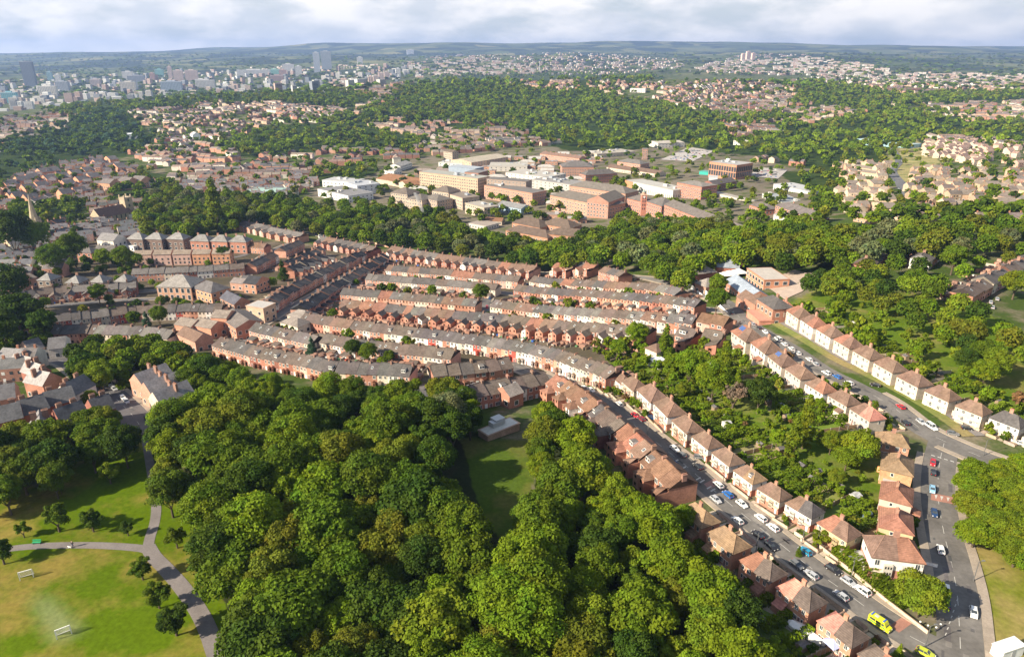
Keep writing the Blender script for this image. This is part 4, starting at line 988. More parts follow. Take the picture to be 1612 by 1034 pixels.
def semi(x, y, ang, roofs, lower, upper, lab, style='front', bays='two', dorm=None, grp=None, sc=1.0, upb=False, solar=False, scy=1.0):
    t = thing('semi_detached_house', lab, 'house', (x, y, tz(x, y)), ang, grp); t.scale = (sc*(.9 if scy == 1 else 1), sc*scy, sc*1.18); SEMIS.append((x, y, ang, sc))
    link('wall', PM('wall/lo'), t, jit(lower, .06)); link('wall', PM('wall/upb' if upb else 'wall/up'), t, jit(upper, .05))
    r0 = link('roof', PM('roof/l'), t, jit(roofs[0], .08)); r1 = link('roof', PM('roof/r'), t, jit(roofs[1], .08))
    link('chimney', PM('chimney/s'), r0, jit((.36, .21, .15), .1), (0, .2, SR))
    def W(k, px_, z, yy=-SD_/2-.03, rot=0): link(k.split('/')[0], PM(k), t, (1, 1, 1), (px_, yy, z), rot)
    for s in (-1, 1):
        if style == 'front':
            if bays == 'two': link('bay_window', PM('bay_window/two'), t, upper, (s*2.2, -SD_/2, 2.9)); W('window/a', s*4.9, 4.3); W('door/w', s*4.9, .05); link('canopy', PM('canopy/s'), t, (.8, .7, .6), (s*4.6, -SD_/2, 0))
            else: W('window/c', s*2.1, 4.3); W('window/b', s*4.9, 4.3); W('window/c', s*2.1, 1.5); W('door/w', s*4.6, .05); link('canopy', PM('canopy/s'), t, (.75, .7, .65), (s*3.4, -SD_/2, 0))
        else:
            W('window/c', s*1.9, 4.3); W('window/a', s*4.6, 4.4); W('window/c', s*1.9, 1.45); W('window/b', s*4.6, 1.6); W('door/t', s*3.4, .05)
        W('window/b', SD_/2*0+s*(SW/2+.03), 4.2, 1.0, math.pi/2*s) if True else None
    rr_ = random.random()
    if rr_ < .45:          # a flat-roofed garage or side extension on one end
        s = random.choice([-1, 1]); mb = MB(); mb.box(s*(SW/2+1.0)-1.0, s*(SW/2+1.0)+1.0, -1.5, 3.0, -2, 2.3, 'render' if rr_ < .2 else 'brick', upper if rr_ < .2 else lower, top='plain', topc=random.choice([(.25,.24,.23), (.4,.39,.37)])); link('side_extension', mb.mesh('side_extension'), t, (1, 1, 1))
    if random.random() < .5: o_ = link('satellite_dish', PM('satellite_dish/s'), t, (.8, .8, .8), (random.choice([-5.6, 5.6]), -SD_/2-.25, 4.9)); o_.rotation_euler = (1.2, 0, .3)
    if style != 'front' and random.random() < .6:
        s = random.choice([-1, 1]); mb = MB(); mb.box(s*3.2-1.9, s*3.2+1.9, -SD_/2-2.6, -SD_/2, -2, 2.3, 'brick', lower); mb.face([(s*3.2-2.0, -SD_/2-2.8, 2.25), (s*3.2+2.0, -SD_/2-2.8, 2.25), (s*3.2+2.0, -SD_/2-.02, 3.2), (s*3.2-2.0, -SD_/2-.02, 3.2)], 'roof', roofs[0]); link('rear_extension', mb.mesh('rear_extension'), t, (1, 1, 1))
    for s in (-1, 1):     # the far side
        W('window/c', s*2, 4.3, SD_/2+.03, math.pi); W('window/a', s*4.8, 1.5, SD_/2, math.pi)
    if dorm is not None: link('dormer', PM('dormer/t'), (r0 if dorm < 0 else r1), (1, 1, 1), (dorm*2.8, -1.9, 6.7))
    if solar:
        mb = MB(); tt = math.atan2(SR-SE+.1, SD_/2+.35)
        for i in range(3):
            x0 = -4.0+i*1.15; P = lambda xx, s, n: (xx, -s*math.cos(tt)-n*math.sin(tt), SR-s*math.sin(tt)+n*math.cos(tt))
            mb.face([P(x0, 2.7, .12), P(x0+1.05, 2.7, .12), P(x0+1.05, .9, .12), P(x0, .9, .12)], 'glass', (1.6, 2.2, 4.5))
        link('solar_panel', mb.mesh('solar_panel'), r0, (1, 1, 1))
    return t
def semis(centers, roofs, lower, uppers, where, style, bays='two', upb=False, names=None, dorms={}, solars=(), sc=1.0):
    P = unproj([c[0] for c in centers], [c[1]*.990 for c in centers], 7.6)[:, :2]; n = len(P)
    for i in range(n):
        a, b = P[max(0, i-1)], P[min(n-1, i+1)]; ang = math.atan2(b[1]-a[1], b[0]-a[0])
        rf = roofs[i % len(roofs)]; up = uppers[i % len(uppers)]; lo = lower[i % len(lower)]
        tn = f"{RN[rf[0]]} roof" if rf[0] == rf[1] else f"half {RN[rf[0]]}, half {RN[rf[1]]} roof"
        d = math.dist(P[max(0, i-1)], P[min(n-1, i+1)])/(2 if 0 < i < n-1 else 1)
        semi(P[i][0], P[i][1], ang, rf, lo, up, f"{CN[up]} pair, {tn}, {ordw(i+1)} down {where}", style, bays, dorms.get(i), 'pairs '+where, sc=min(sc, d/14.0*1.0), upb=upb, solar=i in solars)
semis([(981,587),(1001,598),(1029,616),(1056,637),(1085,661),(1116,683),(1149,708),(1184,734),(1223,760),(1271,785),(1326,819)],
      [(TILE, TILE)]*6+[(TILE, TILE), (TILE, TILE_T), (TILE, TILE), (TILE, SLATE), (TILE_R, TILE)], [BRICK], [WHITE, CREAM, WHITE, WHITE, CREAM, WHITE, WHITE, WHITE, CREAM, WHITE, YELB], 'the lower street right side', 'front', dorms={7: 1})
semis([(1103,800),(1150,838),(1205,880),(1266,923),(1333,975),(1398,1024)], [(TILE_T, TILE_T), (TILE_T, TILE_T), (TILE_R, SLATE_B), (TILE_P, SLATE_B), (TILE_P, SLATE_B), (SLATE_B, TILE_R)], [BRICK_O], [BRICK_O], 'the lower street left side', 'rear', upb=True, sc=1.08)
semis([(1237,480),(1261,491),(1284,505),(1310,519),(1339,535),(1370,552),(1405,571),(1443,592),(1488,613),(1537,634),(1593,653),(1655,678)],
      [(TILE_R, TILE_R), (TILE_R, TILE), (TILE, TILE_R), (TILE_R, TILE), (TILE_R, TILE), (TILE, TILE), (TILE, TILE), (TILE, TILE), (TILE, TILE), (TILE, TILE), (SLATE, SLATE), (TILE, TILE)], [CREAM], [CREAM, CREAM, WHITE, WHITE, CREAM, CREAM, CREAM, CREAM, CREAM, CREAM, WHITE, CREAM], 'the upper street top side', 'front', 'one')
semis([(1178,528),(1209,545),(1235,563),(1263,581),(1295,601),(1332,619),(1369,642)], [(TILE_R, TILE), (TILE_R, TILE), (TILE, TILE), (TILE, TILE), (TILE, TILE_R), (TILE, TILE), (TILE, TILE_P)], [CREAM], [CREAM, WHITE, CREAM, CREAM, WHITE, CREAM, CREAM], 'the upper street low side', 'rear', solars=(0, 2))
def semi_line(x1, y1, x2, y2, roofs, lower, upper, lab, style='front', sc=1.0, **k):
    a, b = unproj([x1, x2], [y1, y2], SR)[:, :2]; c = (a+b)/2
    semi(c[0], c[1], math.atan2(b[1]-a[1], b[0]-a[0]), roofs, lower, upper, lab, style, grp='pairs beside the right street', sc=sc, **k)
semi_line(1396,667,1424,672, (TILE_T, TILE_T), BRICK_O, BRICK_O, "orange-brick house with tan hipped roof at the corner of both upper streets", 'rear', .62, upb=True, scy=1.2)
semi_line(1417,725,1419,692, (TILE_T, TILE_T), TANB, TANB, "tan-brick pair with tan roof, second down the right street from the corner", 'rear', .66, upb=True, scy=1.35)
semi_line(1416,765,1419,738, (TILE_R, TILE_R), BRICK, CREAM, "cream and brick pair with red-brown roof, third down the right street", 'rear', .62, scy=1.35)
semi_line(1418,812,1416,775, (TILE_R, TILE_R), BRICK, YELB, "yellowish and brick pair with red-brown roof, fourth down the right street", 'rear', .62, scy=1.35)
semi_line(1390,843,1432,848, (TILE, TILE_R), BRICK, WHITE, "white bay-fronted pair facing the camera above the hedged junction corner", 'front', .86)
# ------------------------------------------------------------------ cars
def car_body(L_=4.1, w=1.72, h=1.42, kind='hatch'):
    mb = MB(); a = w/2; n = 'paint'
    # side profile (x along the car, z up), lower body with rounded ends
    prof = [(-L_/2, .28), (-L_/2-.02, .62), (-L_/2+.12, .86), (-L_/2+.35, .92), (L_/2-1.05, .95), (L_/2-.25, .80), (L_/2, .60), (L_/2, .28)]
    ins = [.03, .0, .02, .04, .04, .08, .14, .06]
    Lf = [(x, -a+i, z) for (x, z), i in zip(prof, ins)]; Rt = [(x, a-i, z) for (x, z), i in zip(prof, ins)]
    for i in range(len(prof)):
        j = (i+1) % len(prof); mb.face([Lf[j], Lf[i], Rt[i], Rt[j]], n)
    mb.face(Lf, n); mb.face(Rt[::-1], n)
    # roof panel
    x0, x1 = (-L_/2+.62, .35) if kind != 'van' else (-L_/2+.15, .7)
    b = a-.22; zt = h
    mb.face([(x0, -b, zt), (x1, -b, zt), (x1, b, zt), (x0, b, zt)], n)
    # pillars
    q0, q1 = -L_/2+.14, 1.0
    for s in (-1, 1):
        for (p, q) in (((q0, .90), (x0, zt)), ((-.25, .93), (-.3, zt)), ((q1, .94), (x1, zt))):
            mb.beam((p[0], s*(a-.07), p[1]), (q[0], s*b, q[1]-.01), .09, n)
    return mb, (q0, q1, x0, x1, a-.08, b, zt)
def car_glass(g):
    q0, q1, x0, x1, a, b, zt = g; mb = MB(); zb = .90; e = .02; zt -= .02
    A = [(q0, -a, zb), (q1, -a, zb), (q1, a, zb), (q0, a, zb)]; B = [(x0, -b, zt), (x1, -b, zt), (x1, b, zt), (x0, b, zt)]
    for i in range(4): j = (i+1) % 4; mb.face([A[i], A[j], B[j], B[i]], 'glass')
    return mb
def wheel_mb():
    mb = MB(); n = 12
    for s, yy in ((-1, -.1), (1, .1)): pass
    A = [(.31*math.cos(2*math.pi*i/n), -.1, .31*math.sin(2*math.pi*i/n)) for i in range(n)]; B = [(x, .1, z) for x, y, z in A]
    for i in range(n): j = (i+1) % n; mb.face([A[i], A[j], B[j], B[i]], 'tyre')
    mb.face(A, 'tyre'); mb.face(B[::-1], 'tyre')
    for yy in (-.105, .105): mb.face([(.19*math.cos(2*math.pi*i/8), yy, .19*math.sin(2*math.pi*i/8)) for i in range(8)], 'metal', (.5, .5, .52))
    return mb
CB, CG = car_body(); PARTS['body/hatch'] = CB; PARTS['glass/hatch'] = car_glass(CG)
CB, CG = car_body(4.5, 1.78, 1.62, 'suv'); PARTS['body/suv'] = CB; PARTS['glass/suv'] = car_glass(CG)
CB, CG = car_body(4.9, 1.9, 1.95, 'van'); PARTS['body/van'] = CB; PARTS['glass/van'] = car_glass(CG)
PARTS['wheel/c'] = wheel_mb(); PARTS['headlight/c'] = MB().box(-.06, .06, -.16, .16, -.07, .07, 'white', (1.2, 1.2, 1.2)); PARTS['tail_light/c'] = MB().box(-.05, .05, -.13, .13, -.1, .1, 'paint', (.5, .02, .02))
CCOL = {'white': (.78, .78, .76), 'silver': (.42, .43, .45), 'grey': (.16, .165, .17), 'black': (.02, .02, .025), 'dark blue': (.02, .05, .13), 'blue': (.02, .13, .42), 'light blue': (.25, .45, .62), 'red': (.45, .02, .03), 'dark red': (.22, .02, .03), 'yellow-green': (.45, .50, .05), 'turquoise': (.02, .25, .42)}
NCAR = 0; CARPOS = []
def car(x, y, ang, col, lab, kind='hatch', grp=None, full=True, sc=.82):
    global NCAR; NCAR += 1; CARPOS.append((x, y))
    t = thing('parked_car' if kind != 'van' else 'parked_van', lab, 'car' if kind != 'van' else 'van', (x, y, tz(x, y)+.12), ang, grp); t.scale = (sc,)*3
    link('body', PM('body/'+kind), t, CCOL[col]); link('window_glass', PM('glass/'+kind), t)
    if full:
        L_ = {'hatch': 4.1, 'suv': 4.5, 'van': 4.9}[kind]; w = {'hatch': .80, 'suv': .83, 'van': .88}[kind]
        for sx_ in (-1, 1):
            for s in (-1, 1): link('wheel', PM('wheel/c'), t, (1, 1, 1), (sx_*L_*.31, s*w, .31))
        for s in (-1, 1): link('headlight', PM('headlight/c'), t, (1, 1, 1), (L_/2-.02, s*.58, .62)); link('tail_light', PM('tail_light/c'), t, (1, 1, 1), (-L_/2+.02, s*.6, .70))
    return t
def road_dir(name, x, y):
    Q = ROADS[name]; k = int(np.argmin((Q[:, 0]-x)**2+(Q[:, 1]-y)**2)); a, b = Q[max(0, k-1)], Q[min(len(Q)-1, k+1)]
    return math.atan2(b[1]-a[1], b[0]-a[0])
CARS = {
 'lower street': ('on the lower street', [(919,609,'white',''),(931,613,'white',''),(886,596,'red',''),(901,601,'black',''),(975,635,'white',''),(1000,653,'red',''),(1010,658,'dark red',''),(1026,656,'dark blue','x'),(1062,705,'white',''),(1073,714,'grey',''),(1101,718,'grey','x'),(1099,733,'black',''),(1061,728,'dark blue',''),(1070,740,'black',''),
   (1131,762,'white',''),(1146,777,'blue',''),(1127,785,'silver',''),(1168,792,'white',''),(1161,818,'white',''),(1198,814,'white',''),(1217,829,'white',''),(1193,840,'black',''),(1214,858,'black',''),(1268,866,'turquoise',''),(1254,887,'grey',''),(1277,903,'silver',''),(1312,895,'black','s'),(1336,914,'silver',''),(1358,928,'white','s'),(1324,936,'silver','')]),
 'upper street': ('on the upper street', [(1153,492,'black',''),(1185,509,'silver',''),(1195,515,'black',''),(1205,522,'white',''),(1214,527,'black',''),(1225,533,'white','v'),(1235,541,'white',''),(1246,548,'white',''),(1256,555,'white',''),(1274,565,'white',''),(1284,572,'silver',''),(1301,586,'white','s'),(1318,592,'blue',''),(1337,602,'white',''),
   (1418,639,'red',''),(1450,663,'silver',''),(1467,671,'white','v'),(1500,681,'grey','x'),(1523,673,'black','x'),(1378,605,'black','x'),(1610,697,'white','x'),(1425,664,'black','')]),
 'right street': ('on the right street', [(1469,727,'red',''),(1470,742,'black',''),(1468,769,'light blue',''),(1471,806,'dark blue',''),(1481,863,'white',''),(1490,927,'white',''),(1491,948,'dark blue',''),(1533,962,'white',''),(1457,1026,'yellow-green','')])}
for rn, (wh, L_) in CARS.items():
    cnt = {}
    for px_, py_, c, k in L_: cnt[c] = cnt.get(c, 0)+1
    seen = {}
    for px_, py_, c, k in sorted(L_, key=lambda q: q[1]):
        p = U(px_, py_, .7); seen[c] = seen.get(c, 0)+1
        kd = {'': 'hatch', 's': 'suv', 'v': 'van', 'x': 'hatch'}[k]; a = road_dir(rn, p[0], p[1])+(random.choice([0, math.pi]) if True else 0)
        if k == 'x': a += random.uniform(.5, 1.0)
        lab = f"{c} {'van' if kd == 'van' else 'car'} {wh}" + (f", {ordw(seen[c])} {c} one from the top" if cnt[c] > 1 else ", the only one of that colour there")
        if c == 'yellow-green': a = road_dir('lower street', *p[:2]); lab = 'yellow-green car at the mouth of the lower street near the picture bottom'
        car(p[0], p[1], a, c, lab, kd, 'cars parked '+wh, sc=.76)
# yellow ambulance
def ambulance():
    p = U(1386, 978, 1.2); a = road_dir('lower street', *p[:2])
    t = thing('ambulance', 'bright yellow high-roofed ambulance parked on the lower street near the junction', 'ambulance', (p[0], p[1], tz(*p[:2])+.12), a); t.scale = (.70,)*3
    mb = MB(); Y = (.55, .56, .03); w = .98
    pr = [(-2.9, .35), (-2.9, 2.45), (-2.7, 2.6), (1.2, 2.6), (1.45, 2.45), (2.05, 1.35), (2.8, 1.12), (2.95, .8), (2.95, .35)]
    A = [(x, -w+(.12 if z > 2.3 else 0), z) for x, z in pr]; B = [(x, w-(.12 if z > 2.3 else 0), z) for x, z in pr]
    for i in range(len(pr)): j = (i+1) % len(pr); mb.face([A[j], A[i], B[i], B[j]], 'paint', Y)
    mb.face(A, 'paint', Y); mb.face(B[::-1], 'paint', Y); part('body', mb, t)
    mb = MB(); mb.face([(1.50, -.78, 2.32), (2.02, -.86, 1.42), (2.02, .86, 1.42), (1.50, .78, 2.32)][::-1], 'glass'); 
    for s in (-1, 1):
        for x0, x1 in ((-2.4, -1.0), (-.8, .5), (.75, 1.4)):
            q = [(x0, s*(w+.01), 1.45), (x1, s*(w+.01), 1.45), (x1, s*(w+.01), 2.1), (x0, s*(w+.01), 2.1)]; mb.face(q if s < 0 else q[::-1], 'glass')
    part('window_glass', mb, t)
    for x in (-2.3, 1.0): part('light_bar', MB().box(x-.18, x+.18, -.75, .75, 2.6, 2.76, 'paint', (.05, .12, .5)), t)
    part('roof_hatch', MB().box(-1.6, -.6, -.45, .45, 2.6, 2.68, 'metal', (.6, .6, .6)), t)
    for s in (-1, 1):
        part('stripe', MB().box(-2.7, 1.9, s*(w+.005)-.01, s*(w+.005)+.01, .85, 1.15, 'paint', (.03, .25, .08)), t)
        for x in (-1.9, 1.85): link('wheel', PM('wheel/c'), t, (1, 1, 1), (x, s*.92, .33))
        link('headlight', PM('headlight/c'), t, (1, 1, 1), (2.92, s*.7, .85))
ambulance()
# cars in the side lanes and small car parks
def lane_cars(rn, n, where, off=1.9, s0=.05, s1=.95):
    Q = ROADS[rn]; N, T = normals2(Q)
    for i in range(n):
        k = int((s0+(s1-s0)*(i+.5+random.uniform(-.3, .3))/n)*(len(Q)-1)); s = random.choice([-1, 1]); c = random.choice(['white', 'silver', 'black', 'grey', 'white', 'dark blue', 'silver', 'red'])
        x, y = Q[k]+N[k]*s*off
        if any(math.dist((x, y), q) < 4.5 for q in CARPOS): continue
        car(x, y, math.atan2(T[k][1], T[k][0]), c, f"small {c} car {where}, {ordw(i+1)} from left", grp='cars '+where, full=False)
lane_cars('park street', 0, '')
for x, y, c, k in ((172,604,'white','v'),(180,611,'silver',''),(193,625,'white',''),(199,631,'silver',''),(232,658,'black',''),(150,575,'white','')):
    p = U(x, y, .7); kd = {'': 'hatch', 'v': 'van'}[k]
    car(p[0], p[1], road_dir('park street', p[0], p[1]), c, f"{c} {'van' if k else 'car'} on the short street by the park" + (', nearer the white van' if (x, y) == (180, 611) else ', nearer the park gate' if (x, y) == (199, 631) else ', beside the bushes' if (x, y) == (150, 575) else ''), kd, 'cars on the street by the park')
lane_cars('diagonal street', 12, 'on the diagonal shopping street', 2.6); lane_cars('lane4', 14, 'behind the second terrace', 1.4); lane_cars('lane5', 14, 'in the lane under the sixth terrace', 1.4)
lane_cars('lane0', 6, 'on the road beside the tree belt', 1.4); lane_cars('lane1', 8, 'on the road above the terraces', 1.4); lane_cars('lane6', 5, 'in the steep side street', 1.2); lane_cars('lane8', 8, 'in the left terrace street', 1.4); lane_cars('lane13', 5, 'in the cul-de-sac', 1.4); lane_cars('lane12', 3, 'on the bottom left lane', 1.4)
lane_cars('far hill road', 14, 'on the far hill road', 3.6); lane_cars('lane16', 12, 'on the shopping road left of the wood', 1.6)
def lot(px, n, where):
    W = wpoly(px); L_ = scatter(None, 0, 3.4, n=500, seed=len(px)+n, wpolyg=W)[:n]
    L_.sort(key=lambda q: q[0])
    for i, (x, y) in enumerate(L_): c = random.choice(['white', 'silver', 'grey', 'red', 'white', 'blue', 'black']); car(x, y, .3+random.uniform(-.1, .1)+random.choice([0, 1.57]), c, f"tiny {c} car in {where}, {ordw(i+1)} from the left", grp='cars in '+where, full=False)
lot([(1180,277),(1196,266),(1238,269),(1224,281)], 26, 'the car park by the modern brick block'); lot([(1262,398),(1300,388),(1316,396),(1290,410)], 20, 'the car park behind the school'); lot([(1045,252),(1086,235),(1120,239),(1090,253)], 46, 'the large far car park')
lot([(1525,640),(1520,655),(1500,660)], 0, '')
for x, y in ((1560,475),(1563,483),(1570,470)): p = U(x, y, .7); car(p[0], p[1], 1.0, 'silver', 'silver car on the drive below the slate-roofed row', grp='cars on the drive')
p = U(509, 374, 1.6)
t = thing('bus', 'white single-deck bus on the road beside the tree belt', 'bus', (p[0], p[1], tz(*p[:2])+.1), road_dir('lane0', *p[:2]))
part('body', MB().box(-6, 6, -1.25, 1.25, .35, 3.1, 'paint', (.8, .8, .8)), t)
mb = MB()
for s in (-1, 1):
    q = [(-5.6, s*1.27, 1.5), (5.4, s*1.27, 1.5), (5.4, s*1.27, 2.6), (-5.6, s*1.27, 2.6)]; mb.face(q if s < 0 else q[::-1], 'glass')
mb.face([(6.01, -1.1, 1.3), (6.01, 1.1, 1.3), (6.01, 1.1, 2.8), (6.01, -1.1, 2.8)], 'glass'); part('window_glass', mb, t)
for x in (-3.8, 3.6):
    for s in (-1, 1): link('wheel', PM('wheel/c'), t, (1, 1, 1), (x, s*1.15, .42), sc=(1.4, 1.4, 1.4))
print('CARS', NCAR)

# ------------------------------------------------------------------ gardens of the semi-detached rows
def leafbox(L_, w, h, n, seed, ls=.26):
    g = np.random.default_rng(seed); P = g.uniform(-.5, .5, (n, 3)); f = g.integers(0, 5, n)
    for i, (ax, v) in enumerate(((0, -.5), (0, .5), (1, -.5), (1, .5), (2, .5))): P[f == i, ax] = v
    wob = 1+.16*np.sin(P[:, 0]*L_*1.3+seed)+.08*g.normal(size=n)
    P = P*np.array([L_, w, h]); P[:, 1] *= wob; P[:, 2] = (P[:, 2]+h/2)*(1+.10*np.sin(P[:, 0]*2.1+seed))
    N = g.normal(size=(n, 3)); N[:, 2] += .8
    for i, (ax, v) in enumerate(((0, -1), (0, 1), (1, -1), (1, 1), (2, 1))): N[f == i, ax] += v*1.4
    N /= np.linalg.norm(N, axis=1)[:, None]; t_ = np.cross(N, g.normal(size=(n, 3))); t_ /= np.linalg.norm(t_, axis=1)[:, None]; b = np.cross(N, t_); s = ls*g.uniform(.6, 1.3, n)[:, None]
    V = np.stack([P-t_*s*.5-b*s*.4, P+t_*s*.5-b*s*.4, P+t_*s*.5+b*s*.4, P-t_*s*.5+b*s*.4], 1).reshape(-1, 3)
    ct = g.uniform(.8, 1.2, n); return V, np.arange(n*4).reshape(-1, 4), np.stack([ct, ct, ct], 1)
HM = [np_mesh('hedge', *leafbox(10, 1.1, 1.5, 1500, i)[:2], ['leaf'], col=leafbox(10, 1.1, 1.5, 1500, i)[2]) for i in range(3)]
NH = {'hedge': 0, 'fence': 0}
def hedge(x0, y0, x1, y1, h=1.5, w=1.1, col='bright', lab=None, grp='garden hedges'):
    l = math.hypot(x1-x0, y1-y0); cx, cy = (x0+x1)/2, (y0+y1)/2; NH['hedge'] += 1
    o = link('hedge', random.choice(HM), None, jit(GREENS[col], .15), (cx, cy, (tz(x0, y0)+tz(x1, y1))/2-.1), math.atan2(y1-y0, x1-x0), (l/10, w/1.1, h/1.5))
    return tag(o, lab, 'hedge', grp)
def fence_mb(L_, h=1.4, c=(.30, .20, .12), post=(.42, .38, .33)):
    mb = MB(); n = max(1, int(L_/1.9))
    mb.box(-L_/2, L_/2, -.03, .03, .1, h, 'plain', c)
    for i in range(n+1): x = -L_/2+L_*i/n; mb.box(x-.06, x+.06, -.07, .07, 0, h+.12, 'plain', post)
    return mb
FM = [fence_mb(10).mesh('fence'), fence_mb(10, 1.2, (.38, .34, .29), (.5, .47, .42)).mesh('fence')]
WLM = MB().box(-5, 5, -.12, .12, -1.2, .9, 'brick', top='paving', topc=(.45, .4, .35)).mesh('garden_wall')
def lineobj(name, mesh, x0, y0, x1, y1, lab, cat, grp, color=(1, 1, 1), zs=1.0):
    l = math.hypot(x1-x0, y1-y0); NH['fence'] += 1
    o = link(name, mesh, None, color, ((x0+x1)/2, (y0+y1)/2, (tz(x0, y0)+tz(x1, y1))/2), math.atan2(y1-y0, x1-x0), (l/10, 1, zs)); return tag(o, lab, cat, grp)
def sheet(name, pts, z, m, c):
    mb = MB(); A = np.array(pts); n = 5
    G = [[A[0]*(1-i/n)*(1-j/n)+A[1]*(i/n)*(1-j/n)+A[2]*(i/n)*(j/n)+A[3]*(1-i/n)*(j/n) for j in range(n+1)] for i in range(n+1)]
    for i in range(n):
        for j in range(n):
            q = [G[i][j], G[i+1][j], G[i+1][j+1], G[i][j+1]]; mb.face([(p[0], p[1], tz(p[0], p[1])+z) for p in q], m, c)
    return tag(link(name, mb.mesh(name)), kind='structure')
SHED = MB(); SHED.box(-1.3, 1.3, -1, 1, 0, 1.9, 'plain', (.3, .22, .15)); SHED.gable(-1.3, 1.3, -1, 1, 1.9, 2.5, 'roof', 'plain', (.16, .15, .15), (.3, .22, .15), ov=.12)
SHEDW = MB(); SHEDW.box(-1.5, 1.5, -1.3, 1.3, 0, 2.1, 'render', (.62, .6, .56)); SHEDW.gable(-1.5, 1.5, -1.3, 1.3, 2.1, 2.7, 'roof', 'render', (.5, .5, .5), (.6, .6, .56), ov=.15)
GRH = MB(); GRH.box(-1.2, 1.2, -.9, .9, 0, 1.7, 'glass', (3, 3.4, 3.4)); GRH.gable(-1.2, 1.2, -.9, .9, 1.7, 2.2, 'glass', 'glass', (4, 4.4, 4.4), (3, 3, 3), ov=.05)
SM_ = {'garden_shed': SHED.mesh('garden_shed'), 'white_shed': SHEDW.mesh('white_shed'), 'greenhouse': GRH.mesh('greenhouse')}
BIN = MB(); BIN.box(-.28, .28, -.3, .3, 0, .95, 'plain'); BIN.box(-.3, .3, -.34, .32, .95, 1.05, 'plain', (.8, .8, .8)); BINM = BIN.mesh('wheelie_bin')
clut = {}
def cn(k): clut[k] = clut.get(k, 0)+1; return ordw(clut[k])
